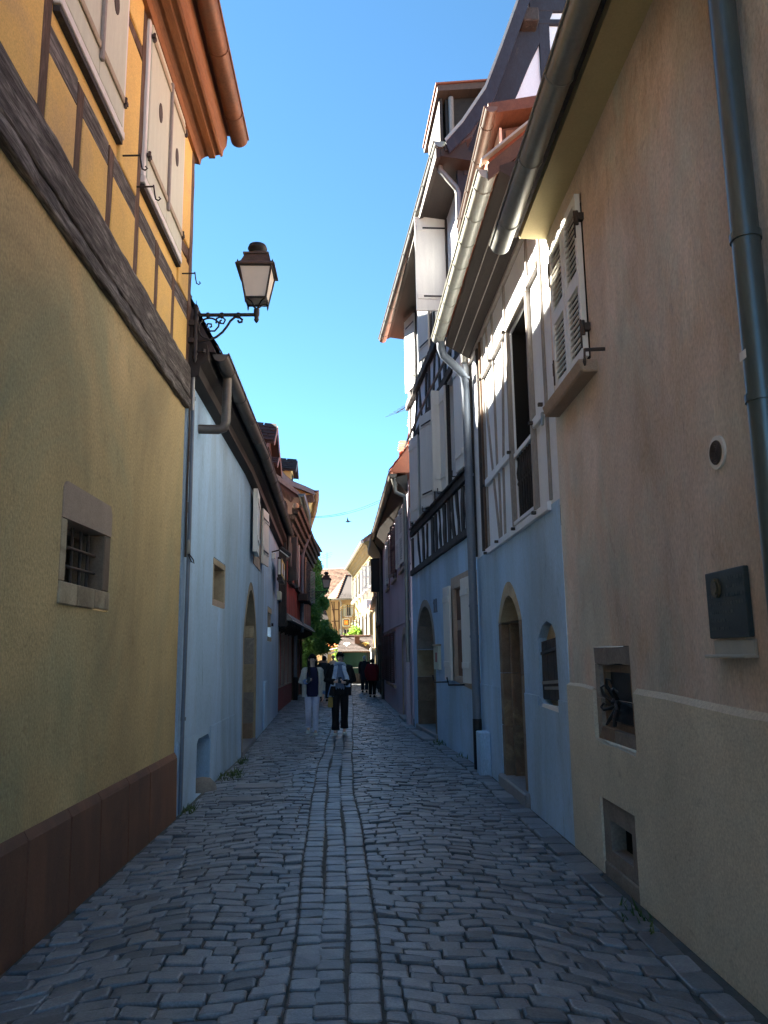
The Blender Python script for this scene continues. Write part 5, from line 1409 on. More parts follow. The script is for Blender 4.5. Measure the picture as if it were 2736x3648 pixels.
while y < 36.05:
    w = rnd.uniform(.34, .48); b = min(36.08, y + w)
    F7u.part('board', 'red_boards', H7, y + .006, b - .006, 2.93, 3.86 + rnd.uniform(-.04, .02), .004, .03 + rnd.uniform(0, .012), .004)
    if not any(a - .55 < (y + b) / 2 < c + .5 for a, c in wins7):
        F7u.part('board', 'red_boards', H7, y + .006, b - .006, 3.92, 5.35, .004, .03, .004)
    y = b
for a, b in wins7:
    F7u.face(MB(), rect(a, b, 3.9, 5.35), -.145).build('window_opening', 'dark_room', H7)
    F7u.part('window_sill', 'timber_black', H7, a - .3, b + .3, 3.84, 3.93, .0, .14, .01)
swung_shutter(F7u, H7, 24.9, 3.95, 5.3, .4, 40, -1, mat='timber_grey_paint', straps=False)
swung_shutter(F7u, H7, 27.5, 3.95, 5.35, .55, 14, -1, mat='white_paint', louver=2)
swung_shutter(F7u, H7, 30.85, 3.95, 5.35, .7, 12, -1, mat='cream_batten', louver=2)
swung_shutter(F7u, H7, 32.0, 3.95, 5.35, .7, 12, 1, mat='carved_oak', straps=False)
swung_shutter(F7u, H7, 35.25, 3.95, 5.35, .7, 14, 1, mat='cream_batten', louver=2)
bw = MB(); F7u.hexa(bw, 28.2, 30.0, 3.55, 3.82, .03, .42, .04); bw = bw.build('flower_box', 'timber_black', H7)
# carved coved eaves
for i, (d0, z0, m_) in enumerate(((.02, 5.38, 'carved_oak'), (.10, 5.55, 'carved_oak'), (.19, 5.74, 'carved_oak'), (.28, 5.92, 'carved_oak'), (.37, 6.08, 'carved_oak'))):
    MB().rings([[F7u.P(yy, z0, d0 - .1), F7u.P(yy, z0, d0 + .08), F7u.P(yy, z0 + .10, d0 + .11), F7u.P(yy, z0 + .15, d0 + .06), F7u.P(yy, z0 + .17, d0 - .1)] for yy in [24.0 + 12.1 * j / 12 for j in range(13)]]).build('eaves_moulding', m_, H7)
MB().lathe(F7u.P(23.98, 6.15, .30), [(.001, -.10), (.08, -.06), (.10, 0), (.07, .08), (.001, .10)], 10).build('carved_boss', 'cream_batten', H7, smooth=True)
gutter(H7, [V((-1.72, 23.8, 6.50)), V((-1.74, 27, 6.42)), V((-1.90, 30, 6.22)), V((-2.02, 33, 6.12)), V((-2.02, 33.2, 6.1))], .10, 'pipe_teal', (1, 0, 0), 4)
gutter(H7, [V((-2.08, 33.3, 6.20)), V((-2.06, 35, 6.26)), V((-2.02, 38.0, 6.38))], .11, 'copper_gutter', (1, 0, 0), 3)
downpipe(H7, [F7u.P(29.4, 6.1, .4), F7u.P(29.4, 5.6, .2), F7u.P(29.4, 5.3, .12), F7u.P(29.4, 2.5, .12)], .07, 'pipe_blue', [F7u.P(29.4, 3.6, .12)], n=10)
downpipe(H7, [F7.P(31.2, 2.5, .14), F7.P(31.2, .85, .14)], .07, 'pipe_blue', n=10)
downpipe(H7, [F7.P(31.2, .86, .14), F7.P(31.2, 0, .14)], .10, 'iron', n=10, name='pipe_shoe')
MB().tube([F7u.P(24.0, 5.0, .14), F7u.P(24.0, 4.3, .14)], .05, 8).build('pipe_stub', 'zinc_brown', H7)
F7u.part('corner_post', 'timber_black', H7, 23.7, 23.98, 2.5, 6.2, -.5, .05, .02)
mb = MB()
for y0, y1, xo in ((24.0, 33.0, 0), (33.0, 38.0, .0)):
    mb.prism([V((-1.82, y0, 6.42)), V((-1.86, y0, 6.52)), V((-2.7, y0, 7.2)), V((-5.4, y0, 12.0)), V((-8.5, y0, 6.4))], (-.25 if y0 < 30 else 0.1, y1 - y0, -.2 if y0 < 30 else .1))
mb.build('roof', 'tile_brown', H7)
MB().prism([V((-1.78, 23.9, 6.44)), V((-1.80, 23.9, 6.58)), V((-2.66, 23.9, 7.28)), V((-2.9, 23.9, 7.7)), V((-2.9, 23.9, 7.4)), V((-2.66, 23.9, 7.08))], (0, .06, 0)).build('barge_board', 'timber_grey_paint', H7)
MB().prism([V((-1.95, 23.95, 6.38)), V((-2.7, 23.95, 7.0)), V((-2.7, 23.95, 6.8)), V((-2.05, 23.95, 6.25))], (0, .05, 0)).build('barge_moulding', 'oak_brown', H7)
roof_tiles(H7, (-1.84, 24.0, 6.52), (-.2, 9.0, -.18), (-.84, 0, .68), 40, 5, 'tile_brown')
def street_dormer(parent, y, w, xf, xb, ze, zr, mat, cheek='soffit_brown', tile='dark_roof_brown'):
    """gabled dormer with its gable towards the street: xf front, xb back, ze eaves, zr ridge"""
    mb = MB().prism([V((xf - .25, y, ze - .75)), V((xf - .25, y, ze)), V((xf - .25, y + w / 2, zr - .08)), V((xf - .25, y + w, ze)), V((xf - .25, y + w, ze - .75))], (xb - xf, 0, 0))
    d = mb.build('dormer', cheek, parent)
    for sgn, ya, yb in ((-1, y - .18, y + w / 2), (1, y + w + .18, y + w / 2)):
        a = V((xf, ya, ze - .12)); b = V((xf + .0, yb, zr))
        nn = V((0, 0, .07))
        MB().hexa([a, b, b + V((xb - xf - .3, 0, .25)), a + V((xb - xf - .3, 0, .25)), a + nn, b + nn, b + nn + V((xb - xf - .3, 0, .25)), a + nn + V((xb - xf - .3, 0, .25))]).build('dormer_roof', tile, d)
        MB().hexa([a + V((.012, 0, -.05)), b + V((.012, 0, -.05)), b + V((.012, 0, .07)), a + V((.012, 0, .07)), a + V((.04, 0, -.05)), b + V((.04, 0, -.05)), b + V((.04, 0, .07)), a + V((.04, 0, .07))]).build('dormer_barge', 'timber_grey_paint', d)
        if sgn < 0:
            roof_tiles(d, a + V((xb - xf - .3, -.03, .33)), V((-(xb - xf - .3), 0, -.25)), b - a, 5, 5, tile, 'dormer_tiles', th=.03)
    MB().box((xf - .235, y + w / 2, ze - .3), .02, w * .5, .45).build('dormer_window', 'dark_room', d)
    return d
street_dormer(H7, 25.6, 1.5, -2.75, -4.6, 8.62, 9.30, 'x')
street_dormer(H7, 28.6, 1.3, -2.95, -4.6, 8.58, 9.10, 'x')

# ================================================================ YELLOW GABLED HOUSE (left, farther)
H8 = thing('yellow_gabled_house', 'yellow gabled house with swept tiled roof rising behind the red house on the left', 'house', (-2.9, 42, 0))
gp8 = [(-2.75, 0), (-2.75, 8.9), (-2.25, 9.42), (-3.0, 9.75), (-3.55, 10.2), (-3.9, 10.7), (-6.2, 15.0), (-8.6, 10.2), (-8.6, 0)]
MB().prism([V((x, 38.2, z)) for x, z in gp8], (-.9, 9.5, 0)).build('wall', 'gable_yellow', H8)
bo8 = [(-2.05, 9.46), (-2.55, 9.70), (-3.15, 9.95), (-3.50, 10.25), (-3.95, 10.85), (-6.2, 15.3)]
bi8 = [(-2.10, 9.28), (-2.60, 9.50), (-3.20, 9.72), (-3.60, 10.05), (-4.08, 10.7), (-6.3, 14.9)]
MB().prism([V((x, 37.75, z)) for x, z in bo8] + [V((x, 37.75, z)) for x, z in reversed(bi8)], (0, .10, 0)).build('barge_board', 'timber_grey_paint', H8)
mb = MB()
mb.rings([[V((x - dx, y, z + .03)) for x, z in bo8] + [V((x - dx, y, z + .03)) for x, z in reversed(bi8)] for y, dx in ((37.80, 0), (42, .3), (48, 1.05))])
mb.build('roof', 'tile_brown', H8)
timber('brace', 'oak_brown', H8, (-3.0, 38.19, 8.5), (-3.35, 38.19, 9.45), .20, .04, V((0, -1, 0)))
timber('eaves_corbel', 'oak_brown', H8, (-2.3, 38.1, 8.95), (-2.35, 38.1, 9.3), .4, .25, V((0, -1, 0)))
gutter(H8, [V((-2.02, 37.75, 9.50)), V((-2.10, 39.5, 9.40)), V((-2.35, 42, 9.15)), V((-2.75, 45, 8.95)), V((-3.1, 48, 8.75))], .12, 'copper_gutter', (1, 0, 0), 8)
MB().rings([[V((-2.02 - dx, y, 9.38)), V((-2.16 - dx, y, 9.10)), V((-2.3 - dx, y, 8.80)), V((-2.75 - dx, y, 8.6)), V((-2.75 - dx, y, 9.4))] for y, dx in ((37.95, .1), (42, .42), (48, 1.2))]).build('cornice', 'gable_yellow', H8)
d_ = street_dormer(H8, 39.6, 1.5, -3.15, -5.5, 10.95, 11.55, 'x', 'gable_yellow')
MB().box((-3.8, 39.58, 11.0), .18, .03, .22).build('dormer_window', 'timber_black', d_)
street_dormer(H8, 43.4, 1.2, -3.2, -5.0, 10.45, 10.95, 'x', 'gable_yellow')
street_dormer(H7, 31.0, 1.0, -3.1, -4.2, 7.5, 7.95, 'x', 'timber_black')

# ================================================================ CLIMBING PLANT, BUSH
def foliage(mb, clumps, per, size, rg, droop=.5):
    for (cx, cy, cz, rx, ry, rz, k) in clumps:
        for _ in range(int(per * k)):
            while True:
                p = V((rg.uniform(-1, 1), rg.uniform(-1, 1), rg.uniform(-1, 1)))
                if .25 < p.length < 1: break
            p = p * (rg.uniform(.75, 1.12))
            c = V((cx + p.x * rx, cy + p.y * ry, cz + p.z * rz))
            c += V((noise.noise(c * 2.3), noise.noise(c * 2.3 + V((9, 0, 0))), noise.noise(c * 2.3 + V((0, 9, 0))))) * .22
            a = V((rg.uniform(-1, 1), rg.uniform(-1, 1), -droop + rg.uniform(-.6, .6))).normalized()
            b = a.cross(V((rg.uniform(-1, 1), rg.uniform(-1, 1), rg.uniform(-1, 1)))).normalized()
            s = size * rg.uniform(.6, 1.3)
            mb.quad(c - a * s, c + b * s * .45, c + a * s, c - b * s * .45)
rg = random.Random(21)
I1 = thing('climbing_plant', 'lush green climbing plant hanging over the street beyond the red house on the left', 'plant', (-2.5, 38, 0))
cl = [(-2.4, 38.6, 5.5, .50, 1.3, .75, 1), (-2.25, 38.6, 4.6, .55, 1.3, .7, 1), (-2.3, 38.2, 3.7, .55, 1.3, .7, 1.1), (-2.0, 38.5, 2.9, .7, 1.4, .55, 1.3), (-1.55, 38.8, 2.65, .45, 1.2, .38, .9),
      (-1.25, 39.2, 2.4, .30, 1.0, .25, .5), (-2.25, 37.6, 2.1, .5, 1.0, .6, 1.0), (-2.4, 37.5, 1.3, .45, .9, .6, .8), (-1.85, 39.0, 5.0, .30, .8, .45, .4), (-2.05, 38.4, 5.95, .25, .7, .35, .25), (-1.65, 39, 4.1, .22, .6, .35, .25), (-1.75, 38.4, 2.0, .35, .9, .3, .4)]
mb = MB(); foliage(mb, cl, 2300, .085, rg); mb.build('foliage', 'ivy_leaf', I1, recalc=False)
mb = MB()
for x, y in ((-2.5, 37.4), (-2.45, 38.2), (-2.6, 39.0)):
    mb.tube([(x, y, 0), (x + .1, y, 1.2), (x, y + .1, 2.4), (x + .15, y + .2, 3.8), (x + .1, y, 5.2)], [.07, .055, .05, .04, .02], 7)
mb.build('stem', 'bark', I1)
W1 = thing('courtyard_wall', 'dark brown side wall overgrown by the climbing plant', 'wall', (-3.0, 38, 0))
MB().hexa([(-3.2, 36.2, 0), (-2.85, 36.2, 0), (-2.95, 48, 0), (-3.3, 48, 0), (-3.2, 36.2, 4.5), (-2.85, 36.2, 4.5), (-2.95, 48, 4.5), (-3.3, 48, 4.5)]).build('wall_face', 'brown_paint', W1)
B1 = thing('leafy_bush', 'bright sunlit green bush behind the tiled roof of the green kiosk', 'bush', (-.5, 56, 0))
mb = MB(); foliage(mb, [(-.25, 56, 2.9, .55, .8, .75, 1), (.05, 56.4, 2.6, .45, .8, .9, 1), (-.75, 56, 2.6, .45, .8, .55, .8), (-1.35, 56, 2.5, .4, .7, .45, .6), (-.4, 56, 1.7, 1.0, .8, .9, 1.2), (-1.1, 56, 1.6, .7, .7, .9, 1)], 1100, .12, rg, 0)
mb.build('foliage', 'bush_leaf', B1, recalc=False)
mb = MB()
for x in (-.9, -.3, .2): mb.tube([(x, 56, 0), (x + .1, 56.1, 1.2), (x - .05, 56, 2.4)], [.06, .045, .02], 6)
mb.build('stem', 'bark', B1)

# ================================================================ NARROW DARK HOUSE + CREAM HOUSE (right, farther)
H9 = thing('narrow_dark_house', 'narrow house with black carved timbers and dark overhanging eaves beyond the mauve house', 'house', (1.0, 34, 0))
F9 = Fac(.95, 31, .86, 37, 'R')
mb = MB(); F9.wall(mb, rect(30.9, 37, 0, 6.0), [(rect(31.6, 32.8, 2.3, 3.6), .1)])
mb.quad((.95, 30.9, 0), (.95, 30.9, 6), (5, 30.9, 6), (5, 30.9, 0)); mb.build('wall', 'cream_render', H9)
F9.face(MB(), rect(31.5, 32.9, 2.2, 3.7), -.09).build('window_opening', 'dark_room', H9)
for y, z0, z1, w in ((31.1, 0, 2.9, .16), (31.1, 2.9, 5.5, .22), (33.0, 2.2, 5.5, .2), (34.6, 0, 5.4, .2), (36.6, 0, 5.4, .2)):
    timber('post', 'timber_black', H9, F9.P(y, z0), F9.P(y, z1), w, .05, F9.n, .2, .25)
timber('rail', 'timber_black', H9, F9.P(31, 2.95), F9.P(36.9, 2.95), .2, .12, F9.n, .1)
timber('rail', 'timber_black', H9, F9.P(31, 2.1), F9.P(36.9, 2.1), .14, .10, F9.n, .1)
swung_shutter(F9, H9, 32.9, 4.2, 5.6, .42, 62, 1, mat='soffit_brown', straps=False)
mb = MB().rings([[F9.P(y, 5.75, -.1), F9.P(y, 6.25, .42), F9.P(y, 6.42, .45), F9.P(y, 6.6, .1), F9.P(y, 8, -2), F9.P(y, 6, -2)] for y in (30.95, 36.9)])
mb.build('roof', 'soffit_brown', H9)
MB().prism([F9.P(30.93, 6.6, .30), F9.P(30.93, 6.2, .47), F9.P(30.93, 5.5, .10), F9.P(30.93, 5.2, -.02), F9.P(30.93, 6.6, -.05)], (0, .12, 0)).build('eaves_bracket', 'soffit_brown', H9)
downpipe(H9, [F9.P(31.0, 5.7, .1), F9.P(31.0, 0, .08)], .05, 'zinc_brown')
for y in (38.5, 42, 45.5):
    pass
H9b = thing('small_cream_house', 'low cream house front in shade between the dark timbered house and the tall cream house', 'house', (.95, 42, 0))
F9b = Fac(.95, 37.1, .85, 48.3, 'R')
mb = MB(); F9b.wall(mb, rect(37.1, 48.3, 0, 4.3), [(rect(39.2, 40.6, .05, 2.2), .2), (rect(42.5, 44, 1.2, 3.4), .15)])
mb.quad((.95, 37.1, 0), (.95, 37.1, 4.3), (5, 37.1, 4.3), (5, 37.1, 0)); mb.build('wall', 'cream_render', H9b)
F9b.face(MB(), rect(39.1, 40.7, 0, 2.3), -.19).build('door_leaf', 'door_brown', H9b)
F9b.face(MB(), rect(42.4, 44.1, 1.1, 3.5), -.14).build('window_opening', 'dark_room', H9b)
F9b.part('roof', 'tile_brown', H9b, 37.1, 48.3, 4.3, 4.5, -3, .25)
downpipe(H9b, [F9b.P(38.0, 4.3, .07), F9b.P(38.0, 0, .07)], .05, 'zinc')
F9b.part('door_canopy', 'white_paint', H9b, 45.0, 47.0, 1.85, 2.05, 0, .25, .01)
F9b.part('door_post', 'white_paint', H9b, 45.0, 45.3, 0, 1.85, .02, .22, .01)
F9b.part('door_post', 'white_paint', H9b, 46.7, 47.0, 0, 1.85, .02, .22, .01)

H10 = thing('cream_house', 'tall sunlit cream house with deep cornice and rows of shutters at the street end', 'house', (.3, 56, 0))
F10 = Fac(.85, 48.5, -.40, 64, 'R')
wy = [49.3, 52.0, 54.8, 57.6, 60.4, 62.6]
mb = MB()
hl = [(rect(y, y + .95, 5.9, 7.5), .15) for y in wy] + [(rect(y, y + .95, 2.6, 4.3), .15) for y in wy] + [(rect(y, y + .95, .3, 1.9), .15) for y in wy]
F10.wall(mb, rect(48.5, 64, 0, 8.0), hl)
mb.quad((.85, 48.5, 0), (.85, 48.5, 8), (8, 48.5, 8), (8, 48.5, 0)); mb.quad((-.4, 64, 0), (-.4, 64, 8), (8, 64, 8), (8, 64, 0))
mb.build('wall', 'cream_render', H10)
for y in wy:
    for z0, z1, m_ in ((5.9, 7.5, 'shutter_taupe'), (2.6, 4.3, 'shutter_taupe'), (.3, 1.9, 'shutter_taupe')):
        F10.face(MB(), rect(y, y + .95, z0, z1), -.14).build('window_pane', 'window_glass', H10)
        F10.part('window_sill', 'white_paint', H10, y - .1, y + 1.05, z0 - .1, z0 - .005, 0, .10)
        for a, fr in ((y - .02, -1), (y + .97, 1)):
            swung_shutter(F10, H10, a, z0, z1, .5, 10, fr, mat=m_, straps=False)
for y in wy:
    for k in range(3):
        MB().lathe(F10.P(y + .1 + .35 * k, 5.55, .16), [(.001, 0), (.13, .05), (.14, .2), (.001, .28)], 7).build('window_flowers', 'canvas_white', H10)
swung_shutter(F10, H10, 48.6, 5.0, 7.0, .62, 88, 1, mat='white_paint', louver=3)
F10.part('air_unit', 'white_paint', H10, 48.55, 49.2, 4.45, 4.95, .02, .42, .02)
cp = [(.0, 7.62), (.04, 7.66), (.06, 7.80), (.16, 7.86), (.20, 8.0), (.32, 8.08), (.36, 8.24), (.48, 8.30), (.55, 8.45), (.0, 8.6)]
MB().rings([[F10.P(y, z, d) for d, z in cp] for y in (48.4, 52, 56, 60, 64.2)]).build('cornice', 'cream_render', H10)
gutter(H10, [F10.P(y, 8.48, .64) for y in (48.3, 52, 56, 60, 64.3)], .11, 'zinc_pale', F10.n, 5)
downpipe(H10, [F10.P(63.8, 8.3, .5), F10.P(63.85, 7.9, .12), F10.P(63.85, 0, .12)], .07, 'zinc_pale')
mb = MB().rings([[F10.P(y, 8.45, .6), F10.P(y, 8.55, .6), F10.P(y, 11.5, -3.5), F10.P(y, 11.3, -3.5)] for y in (48.4, 64.2)]); mb.build('roof', 'tile_brown', H10)
roof_tiles(H10, F10.P(48.4, 8.56, .62), F10.P(64.2, 8.56, .62) - F10.P(48.4, 8.56, .62), F10.P(48.4, 11.5, -3.5) - F10.P(48.4, 8.55, .6), 60, 20, 'tile_tan', th=.04)

# ================================================================ HOUSES CLOSING THE VIEW
H11 = thing('peach_house', 'sunlit peach house with dark hipped roof closing the end of the street', 'house', (-1, 71, 0))
fd = V((1, .42, 0)).normalized(); fn = V((.42, -1, 0)).normalized() * -1
fn = V((fd.y, -fd.x, 0))                   # faces us, turned a little to the left
fn = fn if fn.y < 0 else -fn
o11 = V((-2.05, 69.0, 0))
class Flat:
    """facade through a point, addressed by distance along it"""
    def __init__(s, o, t, n): s.o, s.t, s.n = o, t, n
    def P(s, y, z, d=0): return s.o + s.t * y + s.n * d + V((0, 0, z))
for nm in ('hexa', 'part', 'wall', 'face', 'slab', 'ring'): setattr(Flat, nm, getattr(Fac, nm))
td = V((1, -.38, 0)).normalized()          # front runs to the right and towards us: it looks left, into the sun
G11 = Flat(V((-2.45, 70.5, 0)), td, V((-.38, -1, 0)).normalized())
mb = MB()
G11.wall(mb, rect(0, 3.6, 0, 6.45), [(rect(1.42, 1.85, 5.0, 6.05), .12), (rect(1.1, 1.75, 2.6, 3.9), .12)])
mb.quad(G11.P(0, 0), G11.P(0, 6.45), G11.P(0, 6.45, -5), G11.P(0, 0, -5)); mb.quad(G11.P(3.6, 0), G11.P(3.6, 6.45), G11.P(3.6, 6.45, -5), G11.P(3.6, 0, -5))
mb.build('wall', 'peach_render', H11)
for a, b, z0, z1 in ((1.42, 1.85, 5.0, 6.05), (1.1, 1.75, 2.6, 3.9)):
    w_ = G11.ring(MB(), rect(a, b, z0, z1), rect(a + .05, b - .05, z0 + .05, z1 - .05), -.1, -.05).build('window_frame', 'white_paint', H11)
    G11.part('mullion', 'white_paint', w_, (a + b) / 2 - .03, (a + b) / 2 + .03, z0, z1, -.1, -.045)
    G11.face(MB(), rect(a, b, z0, z1), -.09).build('window_pane', 'window_glass', w_)
    G11.part('window_sill', 'white_paint', H11, a - .1, b + .1, z0 - .08, z0 - .005, 0, .1)
    G11.part('shutter', 'cream_paint', H11, a - .30, a - .02, z0, z1, .01, .05)
    G11.part('shutter', 'cream_paint', H11, b + .02, b + .30, z0, z1, .01, .05)
for y in (.3, .75): timber('post', 'oak_brown', H11, G11.P(y, 2.4), G11.P(y - .02, 6.3), .09, .02, G11.n, .05, .6)
timber('brace', 'oak_brown', H11, G11.P(.72, 2.6), G11.P(.05, 6.3), .09, .02, G11.n, .05, .6)
for z in (3.4, 4.6, 5.6): timber('rail', 'oak_brown', H11, G11.P(.05, z), G11.P(.75, z), .08, .02, G11.n, .05, .6)
rA, rB, rC, rD, rE, rF = G11.P(-.3, 6.55, .3), G11.P(.75, 6.55, .45), G11.P(3.9, 6.5, .4), G11.P(.45, 8.85, -2.4), G11.P(1.95, 8.65, -2.4), G11.P(3.9, 7.5, -1.6)
MB().quad(rB, rC, rF, rE, rD).build('roof', 'dark_roof_brown', H11)  # unlit front slope: shade put into its darker colour, hip left tan
MB().quad(rA, rB, rD).quad(rA, rD, G11.P(-.3, 6.5, -5)).quad(rD, rE, G11.P(3, 6.5, -5), G11.P(-.3, 6.5, -5)).build('hip_roof', 'tile_tan', H11)
roof_tiles(H11, rB + td * .05, (rC - rB) * .97, (rE - rB) * .98 - td * 1.15, 32, 18, 'dark_roof_brown', th=.02)
for k in range(12):
    c = rB.lerp(rD, (k + .5) / 12) + V((0, 0, .04)); d_ = (rD - rB).normalized() * .13
    MB().tube([c - d_, c + d_], [.10, .07], 7).build('hip_tile', 'tile_tan', H11)
MB().tube([rD + V((0, 0, .03)), rE + V((0, 0, .03)), rF + V((0, 0, .03))], .07, 6).build('ridge_tiles', 'tile_brown', H11)
mb = MB()
gutter(H11, [G11.P(y, 6.5, .46) for y in (-.4, 1, 2, 3.9)], .10, 'zinc', G11.n, 3)
downpipe(H11, [G11.P(.95, 6.4, .4), G11.P(.98, 6.2, .1), G11.P(.98, 0, .08)], .06, 'zinc_pale')
H12 = thing('large_tiled_house', 'large house with broad tan tiled roof and chimney rising behind the peach house', 'house', (0, 82, 0))
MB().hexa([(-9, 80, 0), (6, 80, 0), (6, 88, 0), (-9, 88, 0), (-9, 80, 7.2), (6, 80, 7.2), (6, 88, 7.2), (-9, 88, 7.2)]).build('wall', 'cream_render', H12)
MB().prism([V((-9, 79.6, 7.0)), V((-9, 84, 10.35)), V((-9, 88.4, 7.0))], (15, 0, .55)).build('roof', 'tile_tan', H12)
roof_tiles(H12, (-9, 79.6, 7.05), (15, 0, .55), (0, 4.4, 3.35), 90, 22, 'tile_tan', th=.035)
ch = MB().box((-.66, 79.4, 8.9), .74, .7, 2.6, .01).build('chimney', 'stone_grey', H12)
mb = MB()
for sx in (-1, 1):
    for sy in (-1, 1): mb.box((-.66 + sx * .33, 79.4 + sy * .3, 10.33), .05, .05, .30)
mb.box((-.66, 79.4, 10.22), .9, .85, .06); mb.box((-.66, 79.4, 10.5), .95, .9, .05)
mb.build('chimney_cap', 'iron_rust', ch)
A2 = thing('tv_antenna', 'thin television aerial on the ridge of the large tan tiled roof', 'antenna', (-3.1, 84, 10.5))
MB().tube([(-3.35, 84, 10.5), (-3.35, 84, 12.4)], .025, 5).build('mast', 'iron', A2)
for z, l in ((12.2, .5), (12.0, .6), (11.8, .4)): MB().tube([(-3.35 - l, 84, z - .3 * l), (-3.35 + l, 84, z + .4 * l)], .014, 4).build('rod', 'iron', A2)
H13 = thing('side_gable_house', 'pale gabled house with stepped tile edge partly hidden by the climbing plant', 'house', (-4.5, 68, 0))
mb = MB().prism([V((-3.05, 66.0, 0)), V((-3.05, 66.0, 6.2)), V((-2.9, 66, 7.0)), V((-3.4, 66.0, 9.4)), V((-8, 66.0, 9.4)), V((-8, 66, 0))], (0, 3, 0)); mb.build('wall', 'cream_render', H13)
MB().hexa([(-4.6, 65.2, 7.0), (-3.0, 65.2, 6.55), (-3.1, 66.2, 8.0), (-4.6, 66.2, 8.6), (-4.6, 65.2, 7.1), (-3.0, 65.2, 6.65), (-3.1, 66.2, 8.1), (-4.6, 66.2, 8.7)]).build('roof', 'dark_roof_brown', H13)
MB().hexa([(-4.4, 62.5, 4.6), (-2.35, 62.5, 4.25), (-2.9, 64.5, 5.9), (-4.4, 64.5, 6.2), (-4.4, 62.5, 4.7), (-2.35, 62.5, 4.35), (-2.9, 64.5, 6.0), (-4.4, 64.5, 6.3)]).build('lean_to_roof', 'dark_roof_brown', H13)
MB().hexa([(-4.4, 63, 0), (-2.6, 63, 0), (-2.6, 65.9, 0), (-4.4, 65.9, 0), (-4.4, 63, 4.6), (-2.6, 63, 4.4), (-2.6, 65.9, 4.4), (-4.4, 65.9, 4.6)]).build('lower_wall', 'peach_render', H13)
gutter(H13, [V((-4.4, 62.45, 4.6)), V((-2.3, 62.45, 4.25))], .09, 'zinc_pale', (0, -1, 0))
for k in range(8):
    MB().tube([V((-3.12 - .05 * k, 65.9, 7.0 + .3 * k)), V((-2.95 - .05 * k, 65.9, 6.95 + .3 * k))], .10, 6).build('verge_tile', 'tile_tan', H13)

# ---- gilt wrought-iron bracket with hanging sign
S2 = thing('wrought_sign', 'gilded scrolled iron bracket with framed orange sign hanging above the kiosk', 'sign', (.2, 58, 4.0))
Q = lambda x, z: V((x, 58.0, z))
arc = [Q(.30, 4.62), Q(.0, 4.60), Q(-.07, 4.75), Q(-.18, 4.98), Q(-.34, 5.14), Q(-.55, 5.24), Q(-.82, 5.28), Q(-1.05, 5.24), Q(-1.25, 5.14), Q(-1.37, 5.0), Q(-1.38, 4.88), Q(-1.30, 4.84), Q(-1.26, 4.92)]
MB().tube(arc, .035, 6).build('bracket', 'gilt', S2, smooth=True)
MB().tube([Q(-.08, 4.50), Q(-.16, 4.85), Q(-.34, 5.03), Q(-.56, 5.08), Q(-.82, 5.12), Q(-1.1, 5.06), Q(-1.3, 4.98)], .025, 6).build('bracket', 'gilt', S2, smooth=True)
sp = [Q(-.27 + (.25 - .023 * k * .45) * math.cos(k * .55 + 1.2) * (1 - k / 34), 4.35 + (.25 - .01 * k) * math.sin(k * .55 + 1.2) * (1 - k / 34)) for k in range(26)]
MB().tube(sp, .028, 6).build('scroll', 'gilt', S2, smooth=True)
MB().tube([Q(-.42, 5.0), Q(-.38, 4.75), Q(-.46, 4.5), Q(-.52, 4.3), Q(-.40, 4.08), Q(-.15, 4.0), Q(.02, 3.84)], .028, 6).build('scroll', 'gilt', S2, smooth=True)
MB().tube([Q(-.02, 4.6), Q(-.06, 4.3), Q(-.15, 4.02)], .02, 5).build('scroll', 'gilt', S2)
for x in (-1.14, -.74): MB().tube([Q(x, 5.12), Q(x, 4.26)], .012, 5).build('chain', 'iron', S2)
MB().box((-.94, 58, 3.98), .52, .05, .56, .01).build('sign_frame', 'timber_black', S2)
sf = MB().box((-.94, 57.96, 3.98), .50, .03, .54).build('sign_border', 'canvas_white', S2)
MB().box((-.94, 57.94, 3.98), .42, .02, .46).build('sign_panel', 'timber_black', S2)
MB().box((-.94, 57.925, 3.98), .30, .015, .32).build('sign_picture', 'sign_orange', S2)
MB().lathe((-.92, 57.93, 3.92), [(.001, 0), (.06, .02), (.05, .10), (.03, .14), (.001, .15)], 8).build('sign_motif', 'sign_yellow', S2)
MB().box((.36, 58, 4.6), .16, .12, .3).build('wall_plate', 'iron', S2)

# ================================================================ KIOSK, STALL
K1 = thing('kiosk', 'small closed kiosk with dark green shutter and red tiled roof', 'kiosk', (-.25, 47.9, 0))
MB().box((-.25, 48.6, .95), 1.85, 1.5, 1.9).build('wall', 'kiosk_green', K1)
MB().box((-.30, 47.82, 1.42), 1.35, .04, .90, .005).build('shutter', 'kiosk_green', K1)
for x in (-1.0, .52): MB().box((x, 47.80, .95), .10, .08, 1.9, .01).build('corner_post', 'timber_black', K1)
MB().box((-.25, 47.72, .935), 1.3, .24, .04, .005).build('counter', 'canvas_white', K1)
MB().box((-.25, 47.80, .30), 1.6, .03, .6, .005).build('base_panel', 'timber_black', K1)
e0, e1 = V((-1.27, 47.35, 1.86)), V((.80, 47.35, 1.86))
r0_, r1_ = V((-1.27, 48.55, 2.76)), V((.68, 48.55, 2.76))
MB().hexa([e0, e1, r1_, r0_, e0 - V((0, 0, .05)), e1 - V((0, 0, .05)), r1_ - V((0, 0, .05)), r0_ - V((0, 0, .05))]).build('roof', 'dark_roof_brown', K1)
MB().hexa([V((-1.27, 49.75, 1.86)), V((.80, 49.75, 1.86)), r1_, r0_, V((-1.27, 49.75, 1.8)), V((.80, 49.75, 1.8)), r1_ - V((0, 0, .05)), r0_ - V((0, 0, .05))]).build('roof', 'dark_roof_brown', K1)
roof_tiles(K1, e0 + V((0, 0, .01)), e1 - e0, r0_ - e0, 20, 11, 'tile_dark', th=.016)
MB().box((-.25, 47.34, 1.85), 2.05, .03, .08, .004).build('fascia', 'oak_brown', K1)
